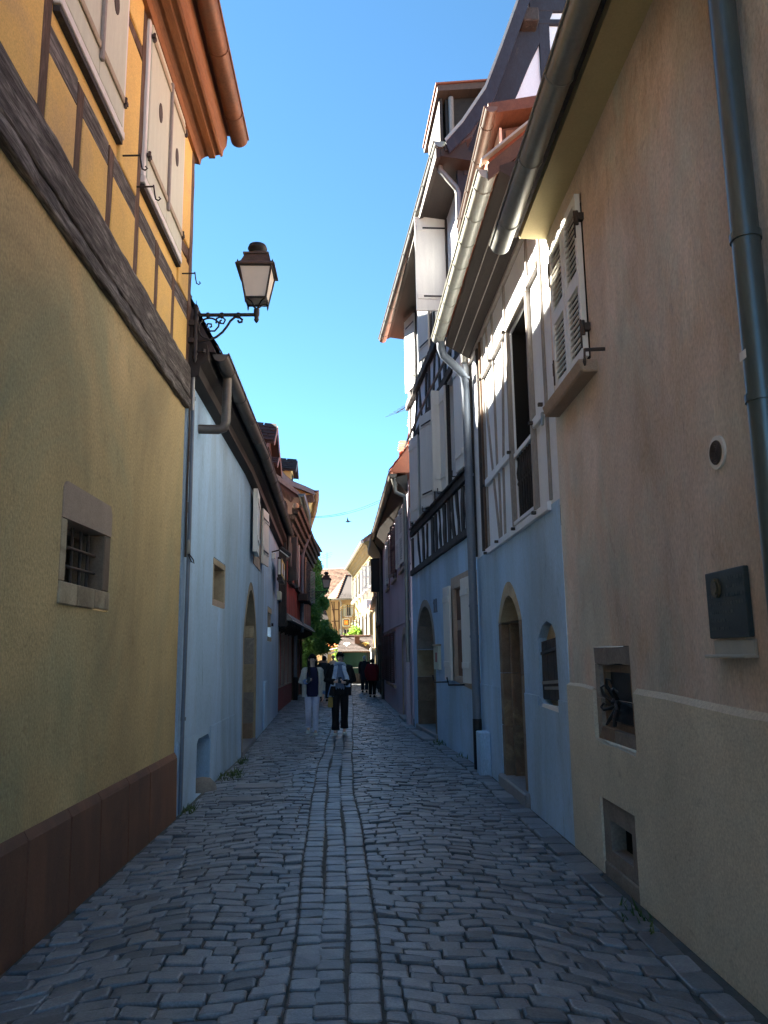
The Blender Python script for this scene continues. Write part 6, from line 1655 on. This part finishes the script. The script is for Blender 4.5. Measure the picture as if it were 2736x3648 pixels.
for cx, mt in ((-.75, 'tile_white'), (.36, 'tile_gold')):
    for row, n in enumerate((3, 4, 2, 1)):
        for k in range(n):
            c = V((cx + (k - (n - 1) / 2) * .105, 47.35 + 1.2 * (.52 - row * .065), 1.86 + .9 * (.52 - row * .065) + .055))
            ex, ez = V((.048, 0, 0)), V((0, .048, .036)) * .75
            MB().add([c - ex - ez * .4, c - ez * 1.2, c + ex - ez * .4, c + ex + ez, c - ex + ez], [(0, 1, 2, 3, 4)]).build('glazed_tile', mt, K1)
MB().box((-.13, 48.05, 2.55), .30, .28, .46, .01).build('chimney', 'tile_brown', K1)
MB().lathe((-.90, 48.55, 2.74), [(.07, 0), (.05, .10), (.02, .2), (.045, .26), (.015, .32), (.03, .42), (.004, .56)], 8).build('finial', 'iron', K1, smooth=True)
MB().tube([r0_ + V((0, 0, .03)), r1_ + V((0, 0, .03))], .06, 7).build('ridge_tiles', 'tile_brown', K1)

T1 = thing('market_stall', 'market stall with orange awning and white canvas flaps left of the green kiosk', 'stall', (-1.9, 49, 0))
MB().hexa([(-2.75, 48.6, 2.0), (-1.30, 48.6, 2.18), (-1.30, 50.5, 2.52), (-2.75, 50.5, 2.5), (-2.75, 48.6, 2.05), (-1.30, 48.6, 2.23), (-1.30, 50.5, 2.57), (-2.75, 50.5, 2.55)]).build('awning', 'canvas_orange', T1)
MB().hexa([(-2.30, 48.4, 1.86), (-1.32, 48.4, 2.06), (-1.32, 49.2, 2.14), (-2.30, 49.2, 1.94), (-2.30, 48.4, 1.89), (-1.32, 48.4, 2.09), (-1.32, 49.2, 2.17), (-2.30, 49.2, 1.97)]).build('canvas_flap', 'canvas_white', T1)
MB().hexa([(-2.12, 48.3, 1.68), (-1.34, 48.3, 1.84), (-1.34, 48.9, 1.90), (-2.12, 48.9, 1.74), (-2.12, 48.3, 1.71), (-1.34, 48.3, 1.87), (-1.34, 48.9, 1.93), (-2.12, 48.9, 1.77)]).build('canvas_flap', 'canvas_white', T1)
MB().box((-2.02, 48.3, 1.62), .24, .05, .26).build('notice', 'canvas_white', T1)
for x in (-2.7, -1.36): MB().tube([(x, 48.7, 0), (x, 48.7, 2.1)], .03, 6).build('stall_post', 'cream_batten', T1)
MB().box((-2.0, 49.3, .85), 1.3, .8, .06).build('counter', 'cream_batten', T1)
MB().box((-2.0, 49.4, .42), 1.25, .7, .8).build('counter_base', 'canvas_orange', T1)
for x, m_, lb in ((-2.35, 'cream_batten', 'cream basket at the left end of the market stall counter'), (-1.95, 'bag_mustard', 'mustard yellow basket in the middle of the market stall counter'), (-1.55, 'canvas_white', 'white tub at the right end of the market stall counter')):
    it = MB().lathe((x, 49.15, .88), [(.001, 0), (.12, .01), (.15, .12), (.11, .24), (.001, .26)], 8).build('goods_basket', m_, None)
    it['label'] = lb; it['category'] = 'basket'; it['group'] = 'baskets on the market stall'

# ================================================================ WIRES, BIRD
for j, (za, zb, sag) in enumerate(((7.52, 7.72, .42), (7.50, 7.64, .44))):
    a, b = V((-2.45, 34.0, za + .05)), V((.95, 31.0, zb))
    pts = [a.lerp(b, k / 16) - V((0, 0, sag * 4 * (k / 16) * (1 - k / 16) * .55)) for k in range(17)]
    w = MB().tube(pts, .009, 5).build('overhead_wire', 'cable_black')
    w['label'] = 'thin upper wire sagging across the street between the roofs' if j == 0 else 'thin lower wire sagging across the street just under another wire'
    w['category'] = 'wire'; w['group'] = 'wires across the street'
bc = V((-.80, 60, 11.66))
mb = MB()
mb.lathe(bc, [(.001, -.01), (.001, 0)], 6)
mb = MB().rings([[bc + V((x, math.cos(t) * r_, math.sin(t) * r_ + z)) for t in [k * math.pi / 4 for k in range(8)]] for x, r_, z in ((-.22, .004, .0), (-.16, .035, .01), (-.05, .065, .0), (.08, .06, .0), (.15, .035, .02), (.20, .03, .03), (.24, .004, .025))])
mb.add([bc + V((-.10, .0, .03)), bc + V((.08, .0, .03)), bc + V((.02, .05, .22)), bc + V((-.02, .08, .40)), bc + V((-.06, .05, .24))], [(0, 1, 2, 3, 4)])
mb.add([bc + V((-.10, .0, .03)), bc + V((.08, .0, .03)), bc + V((.03, .35, .16)), bc + V((-.05, .45, .2))], [(0, 1, 2, 3)])
mb.add([bc + V((.20, .03, .02)), bc + V((.34, .06, -.02)), bc + V((.34, -.06, -.02)), bc + V((.20, -.03, .02))], [(0, 1, 2, 3)])
bird = mb.build('bird', 'cloth_charcoal'); bird['label'] = 'dark bird with raised wings flying in the blue sky above the street'; bird['category'] = 'bird'

# ================================================================ PEOPLE
def skin_body(name, joints, edges, mat, parent, level=1, root=0):
    """grow one continuous surface over a skeleton of joints (position, radius x, radius y)"""
    me = bpy.data.meshes.new(name)
    me.from_pydata([j[0] for j in joints], edges, [])
    o = bpy.data.objects.new(name, me); col.objects.link(o)
    o.modifiers.new('skin', 'SKIN')
    for i, j in enumerate(joints):
        sv_ = me.skin_vertices[0].data[i]
        sv_.radius = (j[1], j[2] if len(j) > 2 else j[1]); sv_.use_root = (i == root)
    ss = o.modifiers.new('sub', 'SUBSURF'); ss.levels = level; ss.render_levels = level
    dg = bpy.context.evaluated_depsgraph_get()
    m2 = bpy.data.meshes.new_from_object(o.evaluated_get(dg))
    bpy.data.objects.remove(o); bpy.data.meshes.remove(me)
    m2.name = name
    m2.materials.clear(); m2.materials.append(MT[mat])
    m2.polygons.foreach_set('use_smooth', [True] * len(m2.polygons))
    r = bpy.data.objects.new(name, m2)
    return link(r, parent)

def person(label, loc, rz, H=1.68, J=None, clothes=None, group=None):
    """builds a standing or walking figure facing -Y; J holds joint positions (x to the figure's left... in metres for H=1.68)"""
    t = thing('person', label, 'person', loc, group, rz)
    s = H / 1.68
    D = dict(pelvis=(0, 0, .92), waist=(0, 0, 1.06), chest=(0, .01, 1.26), neckb=(0, .01, 1.42), neck=(0, 0, 1.47), head1=(0, -.01, 1.55), head2=(0, -.005, 1.63),
             shR=(-.17, .01, 1.37), elR=(-.23, .02, 1.10), wrR=(-.22, -.06, .87), haR=(-.22, -.09, .79),
             shL=(.17, .01, 1.37), elL=(.23, .02, 1.10), wrL=(.22, -.06, .87), haL=(.22, -.09, .79),
             hiR=(-.09, 0, .88), knR=(-.10, -.03, .49), anR=(-.10, .03, .09), toR=(-.11, -.11, .04),
             hiL=(.09, 0, .88), knL=(.10, -.03, .49), anL=(.10, .03, .09), toL=(.11, -.11, .04))
    D.update(J or {})
    D = {k: V(v) * s for k, v in D.items()}
    names = ['pelvis', 'waist', 'chest', 'neckb', 'neck', 'head1', 'head2', 'shR', 'elR', 'wrR', 'haR', 'shL', 'elL', 'wrL', 'haL', 'hiR', 'knR', 'anR', 'toR', 'hiL', 'knL', 'anL', 'toL']
    rad = dict(pelvis=(.135, .10), waist=(.115, .085), chest=(.145, .10), neckb=(.07, .06), neck=(.048, .05), head1=(.062, .075), head2=(.072, .085),
               shR=(.055, .055), elR=(.042, .042), wrR=(.028, .028), haR=(.030, .022), shL=(.055, .055), elL=(.042, .042), wrL=(.028, .028), haL=(.030, .022),
               hiR=(.085, .085), knR=(.055, .055), anR=(.036, .040), toR=(.038, .028), hiL=(.085, .085), knL=(.055, .055), anL=(.036, .040), toL=(.038, .028))
    E_ = [(0, 1), (1, 2), (2, 3), (3, 4), (4, 5), (5, 6), (2, 7), (7, 8), (8, 9), (9, 10), (2, 11), (11, 12), (12, 13), (13, 14), (0, 15), (15, 16), (16, 17), (17, 18), (0, 19), (19, 20), (20, 21), (21, 22)]
    joints = [(D[n], rad[n][0] * s, rad[n][1] * s) for n in names]
    # five fingers a hand, curled
    for sd in ('R', 'L'):
        hi = names.index('ha' + sd); w = D['wr' + sd]; h = D['ha' + sd]; d = (h - w).normalized()
        side = d.cross(V((1, 0, 0))).normalized(); 
        if side.length < .1: side = V((0, 1, 0))
        nrm = d.cross(side)
        for k in range(4):
            a = h + side * (.027 - .018 * k) * s + d * .028 * s
            L_ = (.055, .062, .058, .046)[k] * s
            b = a + d * L_ * .55 + nrm * .010 * s; c = b + (d * .6 - nrm * .5 * (1 if sd == 'R' else -1)).normalized() * L_ * .5
            i0 = len(joints); joints += [(a, .0095 * s), (b, .009 * s), (c, .0075 * s)]
            E_ += [(hi, i0), (i0, i0 + 1), (i0 + 1, i0 + 2)]
        a = w.lerp(h, .6) + side * .034 * s; b = a + (d * .7 + side * .5).normalized() * .035 * s; c = b + d * .028 * s
        i0 = len(joints); joints += [(a, .012 * s), (b, .0105 * s), (c, .009 * s)]
        E_ += [(names.index('wr' + sd), i0), (i0, i0 + 1), (i0 + 1, i0 + 2)]
    rt_ = t.rotation_euler.z
    bd = skin_body('body', joints, E_, 'skin', t)
    return t, D, s

def local(mb, name, mat, parent, smooth=True):
    """mesh given in the figure's own coordinates"""
    off = root_off(parent)
    mb.v = [p + off for p in mb.v]
    return mb.build(name, mat, parent, smooth)

def oval(c, rx, ry, n=16, tw=0.0, sq=.0):
    out = []
    for k in range(n):
        a = 2 * math.pi * k / n
        out.append(V((c[0] + rx * math.cos(a), c[1] + ry * math.sin(a), c[2])))
    return out
def fold(ring, amp, rg):
    c = sum(ring, V((0, 0, 0))) / len(ring)
    return [c + (p - c) * (1 + rg.uniform(-amp, amp)) for p in ring]

def head_parts(t, D, s, hair, look=0.0, style='short', glasses=False):
    hc = (D['head1'] + D['head2']) / 2
    mb = MB()
    def E(c, rx, ry, rz, n=12, m=8, cut=None):
        rings = []
        for i in range(1, m):
            ph = math.pi * i / m
            rings.append([c + V((rx * math.sin(ph) * math.cos(2 * math.pi * k / n), ry * math.sin(ph) * math.sin(2 * math.pi * k / n), rz * math.cos(ph))) for k in range(n)])
        return rings
    L = lambda x, y, z: hc + Matrix.Rotation(look, 3, 'Z') @ (V((x, y, z)) * s)
    for sx in (-1, 1):
        eye = MB().rings(E(L(sx * .028, -.088, .012), .012 * s, .006 * s, .007 * s, 8, 6)); local(eye, 'eye', 'phone_black', t)
        br = MB().tube([L(sx * .012, -.092, .032), L(sx * .045, -.084, .034)], .005 * s, 5); local(br, 'eyebrow', hair, t)
        ear = MB().rings(E(L(sx * .080, .0, -.005), .010 * s, .020 * s, .030 * s, 8, 6)); local(ear, 'ear', 'skin', t)
    nose = MB().rings([[L(x, y, z) for x, y, z in r] for r in (((-.006, -.085, .02), (.006, -.085, .02), (0, -.095, .02)), ((-.012, -.085, -.02), (.012, -.085, -.02), (0, -.110, -.018)), ((-.010, -.085, -.028), (.010, -.085, -.028), (0, -.098, -.030)))])
    local(nose, 'nose', 'skin', t)
    mo = MB().rings(E(L(0, -.086, -.048), .022 * s, .006 * s, .006 * s, 8, 6)); local(mo, 'mouth', 'lips', t)
    if glasses:
        g = MB()
        for sx in (-1, 1):
            g.tube([L(sx * .030 + .022 * math.cos(a), -.100, .010 + .016 * math.sin(a)) for a in [k * math.pi / 6 for k in range(13)]], .0028 * s, 4, caps=False)
            g.tube([L(sx * .052, -.098, .014), L(sx * .082, .0, .014)], .0028 * s, 4)
        g.tube([L(-.008, -.1, .012), L(.008, -.1, .012)], .0028 * s, 4)
        local(g, 'glasses', 'phone_black', t, False)
    # hair cap leaving the face free
    mb = MB(); rings = []
    n = 16
    for i in range(7):
        ph = math.pi * (.02 + .115 * i)
        ring = []
        for k in range(n):
            a = 2 * math.pi * k / n
            y = math.sin(a); z = math.cos(ph)
            zz = z
            if y < -.25: zz = max(z, .50 + .1 * abs(math.cos(a)))      # hairline over the forehead
            elif y < .35: zz = max(z, -.05)
            rr = math.sqrt(max(0.02, 1 - zz * zz)) if zz != z else math.sin(ph)
            ring.append(L(.088 * rr * math.cos(a) + 0, .106 * rr * y + .006, .118 * zz + .008))
        rings.append(ring)
    mb.rings(rings); local(mb, 'hair', hair, t)
    if style == 'long':
        rg = random.Random(2)
        for sx in (-1, 1):
            m_ = MB().rings([[L(sx * x + .030 * w * math.cos(a), y + .040 * w * math.sin(a), z) for a in [2 * math.pi * k / 8 for k in range(8)]] for x, y, z, w in ((.082, .02, .05, .6), (.096, .025, -.03, .8), (.094, .0, -.11, .9), (.090, -.04, -.20, 1.0), (.088, -.085, -.29, .8), (.080, -.10, -.36, .35))])
            local(m_, 'hair_lock', hair, t)
        m_ = MB().rings([[L(.085 * w * math.cos(a), .06 + .035 * w * math.sin(a), z) for a in [2 * math.pi * k / 10 for k in range(10)]] for z, w in ((.08, .7), (0, 1), (-.12, 1.05), (-.25, .95), (-.32, .5))])
        local(m_, 'hair_back', hair, t)

def sleeve(t, D, sd, mat, r0_=.070, r1_=.055, s=1.0, cuff=None, end=.0, name='sleeve'):
    a, b, c = D['sh' + sd], D['el' + sd], D['wr' + sd]
    c2 = c + (b - c) * end
    p = [a + V((0, 0, .035 * s)) + (V((0, 0, 1.30 * s)) - a) * V((.3, 0, 0)).x, a, a.lerp(b, .5), b, b.lerp(c2, .5), c2]
    o = MB().tube(p, [r0_ * .8 * s, r0_ * s, r0_ * .95 * s, r1_ * 1.1 * s, r1_ * s, r1_ * .92 * s], 12)
    o = local(o, name, mat, t)
    if cuff:
        d = (c2 - b).normalized()
        local(MB().tube([c2 - d * .05 * s, c2 + d * .025 * s], [r1_ * .96 * s, r1_ * .93 * s], 12), 'cuff', cuff, t)
def trousers(t, D, mat, s, rt=.098, rk=.072, ra=.062, top=.98, name='trousers', hem=.03):
    rg = random.Random(6)
    mb = MB()
    hips = [fold(oval(V((0, 0, top * s)), .150 * s, .115 * s), .015, rg), oval(V((0, 0, .90 * s)), .165 * s, .125 * s), oval(V((0, 0, .82 * s)), .168 * s, .12 * s)]
    mb.rings(hips)
    for sd in ('R', 'L'):
        h, k, a = D['hi' + sd], D['kn' + sd], D['an' + sd]
        a2 = a + V((0, 0, hem * s))
        mb.tube([h + V((0, 0, .02 * s)), h.lerp(k, .35), k + V((0, 0, .06 * s)), k - V((0, 0, .05 * s)), k.lerp(a2, .5), a2 + V((0, 0, .05 * s)), a2], [rt * s, rt * .95 * s, rk * 1.05 * s, rk * s, rk * .92 * s, ra * s, ra * 1.05 * s], 12)
    return local(mb, name, mat, t)
def shoes(t, D, mat, s):
    for sd in ('R', 'L'):
        a, b = D['an' + sd], D['to' + sd]
        d = (b - a); d.z = 0; d.normalize(); x = d.cross(V((0, 0, 1)))
        z0 = max(0.0, b.z - .04 * s)
        rings = []
        for q, w, h in ((-.075, .028, .05), (-.05, .040, .09), (.0, .042, .10), (.06, .044, .075), (.12, .048, .055), (.17, .040, .045), (.19, .015, .03)):
            c = V((a.x, a.y, z0)) + d * q * s
            rings.append([c - x * w * s, c + x * w * s, c + x * w * .9 * s + V((0, 0, h * .7 * s)), c + x * w * .4 * s + V((0, 0, h * s)), c - x * w * .4 * s + V((0, 0, h * s)), c - x * w * .9 * s + V((0, 0, h * .7 * s))])
        sh = local(MB().rings(rings), 'shoe', mat, t)
def torso(t, s, mat, rows, name, n=18, amp=.012, seed=1, off=(0, 0)):
    rg = random.Random(seed)
    return local(MB().rings([fold(oval(V((off[0] + (r[3] if len(r) > 3 else 0), off[1] + (r[4] if len(r) > 4 else 0), r[0])) * s, r[1] * s, r[2] * s, n), amp, rg) for r in rows]), name, mat, t)

# --- woman walking towards us
J = dict(shR=(-.165, .01, 1.36), elR=(-.245, .03, 1.11), wrR=(-.13, -.17, 1.12), haR=(-.075, -.21, 1.145),
         shL=(.165, .01, 1.36), elL=(.22, .03, 1.08), wrL=(.225, -.02, .84), haL=(.225, -.04, .77),
         hiR=(-.08, 0, .88), knR=(-.085, -.08, .51), anR=(-.085, .14, .16), toR=(-.09, .05, .06),
         hiL=(.08, 0, .88), knL=(.07, -.08, .48), anL=(.07, -.07, .085), toL=(.07, -.22, .04))
t, D, s = person('woman with long dark hair in cream cardigan, navy top and pale jeans', (-1.02, 17.65, 0), R(3), 1.66, J)
head_parts(t, D, s, 'hair_black', R(14), 'long')
trousers(t, D, 'jeans_pale', s, .092, .066, .058, hem=-.02)
shoes(t, D, 'shoe_white', s)
torso(t, s, 'cloth_navy', ((.80, .175, .13), (.90, .17, .13), (1.04, .155, .118), (1.18, .165, .122), (1.30, .172, .118), (1.39, .13, .095), (1.43, .07, .07)), 'top')
rg = random.Random(9)
for sd, sx in (('R', -1), ('L', 1)):
    rows = []
    for z, w, dp in ((.80, .055, .14), (.95, .055, .145), (1.10, .05, .135), (1.25, .06, .135), (1.36, .075, .115), (1.425, .05, .085)):
        rows.append([V((sx * (.175 - .015 * abs(z - 1.1) - (0.035 if z > 1.38 else 0)) + w * math.cos(a), dp * math.sin(a) * 1.02, z)) * s for a in [2 * math.pi * k / 12 for k in range(12)]])
    local(MB().rings(rows), 'cardigan', 'cloth_cream', t)
    sleeve(t, D, sd, 'cloth_cream', .068, .060, s, 'cuff_blue', .12)
local(MB().rings([[V((.155 * math.cos(a), .10 + .03 * math.sin(a), z)) * s for a in [2 * math.pi * k / 12 for k in range(12)]] for z in (.80, 1.1, 1.40)]), 'cardigan_back', 'cloth_cream', t)
ph = thing('phone', 'dark phone held in the right hand of the woman in the cream cardigan', 'phone', (-1.02 + (-.065) * s, 17.65 - .235 * s, 1.165 * s))
local(MB().box((0, 0, 0), .074, .012, .15, .004, rot=Matrix.Rotation(R(-28), 3, 'X')), 'phone_body', 'phone_black', ph, False)
# --- man walking towards us
J = dict(head1=(0, -.03, 1.55), head2=(0, -.03, 1.63), shR=(-.185, .01, 1.37), elR=(-.27, .03, 1.12), wrR=(-.10, -.20, 1.08), haR=(-.03, -.235, 1.10),
         shL=(.185, .01, 1.37), elL=(.27, .03, 1.12), wrL=(.10, -.20, 1.06), haL=(.03, -.23, 1.08),
         hiR=(-.085, 0, .88), knR=(-.095, -.09, .49), anR=(-.095, -.06, .085), toR=(-.105, -.21, .04),
         hiL=(.085, 0, .88), knL=(.09, -.03, .49), anL=(.085, .10, .10), toL=(.095, -.04, .045))
t, D, s = person('man with glasses in black coat, long pale blue scarf and white shoes', (-.42, 17.5, 0), 0, 1.70, J)
head_parts(t, D, s, 'hair_black', 0, 'short', True)
trousers(t, D, 'cloth_black', s, .098, .080, .082, hem=.02)
shoes(t, D, 'shoe_white', s)
torso(t, s, 'cloth_steel', ((.92, .155, .12), (1.1, .15, .118), (1.28, .165, .118), (1.40, .12, .09), (1.455, .07, .07)), 'sweater')
for sd, sx in (('R', -1), ('L', 1)):
    rows = []
    for z, x, w, dp in ((.80, .15, .085, .15), (.90, .155, .085, .155), (1.05, .165, .08, .15), (1.22, .17, .08, .145), (1.35, .16, .085, .12), (1.43, .09, .055, .085)):
        rows.append([V((sx * x + w * math.cos(a), dp * math.sin(a), z)) * s for a in [2 * math.pi * k / 14 for k in range(14)]])
    local(MB().rings(rows), 'coat', 'cloth_black', t)
    sleeve(t, D, sd, 'cloth_black', .088, .075, s, None, .1)
local(MB().rings([[V((.20 * math.cos(a), .11 + .035 * math.sin(a), z)) * s for a in [2 * math.pi * k / 12 for k in range(12)]] for z in (.80, 1.1, 1.40)]), 'coat_back', 'cloth_black', t)
for sx, x0, z1 in ((-1, .085, 1.00), (1, .11, .98)):
    pts = [(sx * .07, .03, 1.46), (sx * .085, -.08, 1.42), (sx * .095, -.135, 1.32), (sx * (x0 + .03), -.15, 1.20), (sx * (x0 + .05), -.165, 1.08), (sx * (x0 + .06), -.165, z1)]
    rows = []
    for k, p in enumerate(pts):
        w = (.045, .045, .04, .045, .05, .05)[k]
        c = V(p) * s
        rows.append([c + V((dx * w, dy * .014, 0)) * s for dx, dy in ((-1, 0), (-.5, -1), (.0, -.6), (.5, -1), (1, 0), (.5, 1), (-.5, 1))])
    local(MB().rings(rows), 'scarf', 'scarf_pale', t)
local(MB().tube([V((.085 * math.cos(a), .005 + .08 * math.sin(a), 1.455 - .02 * math.sin(a))) * s for a in [2 * math.pi * k / 14 for k in range(15)]], .028 * s, 8, caps=False), 'scarf_loop', 'scarf_pale', t)
ph = thing('phone', 'dark phone held in both hands of the man in the black coat', 'phone', (-.42, 17.5 - .262 * s, 1.125 * s))
local(MB().box((0, 0, 0), .075, .012, .15, .004, rot=Matrix.Rotation(R(-35), 3, 'X')), 'phone_body', 'phone_black', ph, False)
bg_ = thing('tote_bag', 'mustard cloth bag hanging at the hip of the man in the black coat', 'bag', (-.42 - .20 * s, 17.36, .78 * s))
local(MB().hexa([V((-.055, -.05, -.22)), V((.055, -.05, -.22)), V((.055, .05, -.22)), V((-.055, .05, -.22)), V((-.045, -.03, .0)), V((.045, -.03, .0)), V((.045, .03, .0)), V((-.045, .03, .0))], .02), 'bag_body', 'bag_mustard', bg_, False)
local(MB().tube([V((-.06, 0, 0)), V((.02, 0, .3)), V((.12, .12, .62)), V((.08, .2, .64)), V((.06, .05, 0))], .012, 6), 'strap', 'cuff_blue', bg_)

# --- couple walking away
J = dict(elR=(-.22, -.01, 1.10), wrR=(-.19, -.10, .90), haR=(-.18, -.13, .82), anR=(-.09, .10, .10), toR=(-.10, -.04, .045), knR=(-.09, -.03, .5), anL=(.09, -.06, .09), toL=(.10, -.2, .04), knL=(.09, -.08, .49), head1=(0, -.02, 1.54), head2=(0, -.03, 1.62))
t, D, s = person('white-haired person in a long dark coat walking away towards the kiosk', (.22, 36.8, 0), R(180), 1.62, J)
head_parts(t, D, s, 'hair_white')
trousers(t, D, 'cloth_charcoal', s, .10, .085, .08); shoes(t, D, 'cloth_black', s)
torso(t, s, 'cloth_charcoal', ((.60, .22, .17), (.85, .21, .165), (1.1, .20, .15), (1.28, .21, .145), (1.38, .16, .115), (1.45, .07, .07)), 'coat')
for sd in ('R', 'L'): sleeve(t, D, sd, 'cloth_charcoal', .078, .066, s, None, .05)
J = dict(J); J.update(dict(neckb=(0, -.05, 1.40), neck=(0, -.07, 1.44), head1=(0, -.10, 1.50), head2=(0, -.11, 1.575), elL=(.26, .02, 1.10), wrL=(.24, .0, .86), haL=(.24, -.01, .78)))
t, D, s = person('stooped person in a dark red jacket walking away with a black bag', (.50, 32.5, 0), R(176), 1.52, J)
head_parts(t, D, s, 'hair_black')
trousers(t, D, 'cloth_black', s, .105, .085, .075); shoes(t, D, 'cloth_black', s)
torso(t, s, 'cloth_red', ((.72, .27, .19), (.95, .275, .20), (1.15, .265, .19), (1.30, .245, .165), (1.40, .16, .12), (1.45, .07, .075)), 'jacket')
for sd in ('R', 'L'): sleeve(t, D, sd, 'cloth_red', .095, .078, s, None, .02)
hb = thing('handbag', 'black handbag carried by the stooped person in the dark red jacket', 'bag', (.50 + .26, 32.42, .66))
local(MB().box((0, 0, -.17), .20, .10, .32, .03), 'bag_body', 'bag_black', hb, False)
local(MB().tube([V((-.06, 0, 0)), V((-.05, 0, .12)), V((.0, 0, .15)), V((.05, 0, .12)), V((.06, 0, 0))], .012, 6), 'bag_handle', 'bag_black', hb)
# --- people farther off
t, D, s = person('person in black with a dark backpack, half hidden behind the woman in cream', (-1.30, 30.0, 0), R(180), 1.62)
head_parts(t, D, s, 'hair_black'); trousers(t, D, 'cloth_charcoal', s); shoes(t, D, 'cloth_black', s)
torso(t, s, 'cloth_black', ((.78, .2, .15), (1.1, .19, .14), (1.28, .2, .14), (1.38, .15, .11), (1.45, .07, .07)), 'jacket')
for sd in ('R', 'L'): sleeve(t, D, sd, 'cloth_black', .075, .06, s)
bp_ = thing('backpack', 'dark backpack on the back of the person in black', 'backpack', (-1.30, 29.78, 1.18))
local(MB().box((0, 0, 0), .30, .18, .44, .06), 'bag_body', 'bag_black', bp_, False)
t, D, s = person('person in a pale jacket and straw hat standing near the market stall', (-1.42, 44.0, 0), R(150), 1.62)
head_parts(t, D, s, 'hair_black'); trousers(t, D, 'cloth_charcoal', s); shoes(t, D, 'cloth_black', s)
torso(t, s, 'canvas_white', ((.82, .2, .15), (1.1, .19, .14), (1.28, .2, .14), (1.38, .15, .11), (1.45, .07, .07)), 'jacket')
for sd in ('R', 'L'): sleeve(t, D, sd, 'canvas_white', .075, .06, s)
local(MB().lathe(V((0, 0, 1.60)) * s, [(.17, .0), (.165, .012), (.10, .02), (.095, .09), (.06, .12), (.001, .125)], 14), 'hat', 'straw', t)
t, D, s = person('person in a pink top standing by the left end of the market stall', (-1.98, 44.5, 0), R(170), 1.66)
head_parts(t, D, s, 'hair_white'); trousers(t, D, 'cloth_charcoal', s); shoes(t, D, 'cloth_black', s)
torso(t, s, 'sandstone_pink', ((.82, .2, .15), (1.1, .19, .14), (1.28, .2, .14), (1.38, .15, .11), (1.45, .07, .07)), 'top')
for sd in ('R', 'L'): sleeve(t, D, sd, 'sandstone_pink', .075, .06, s)
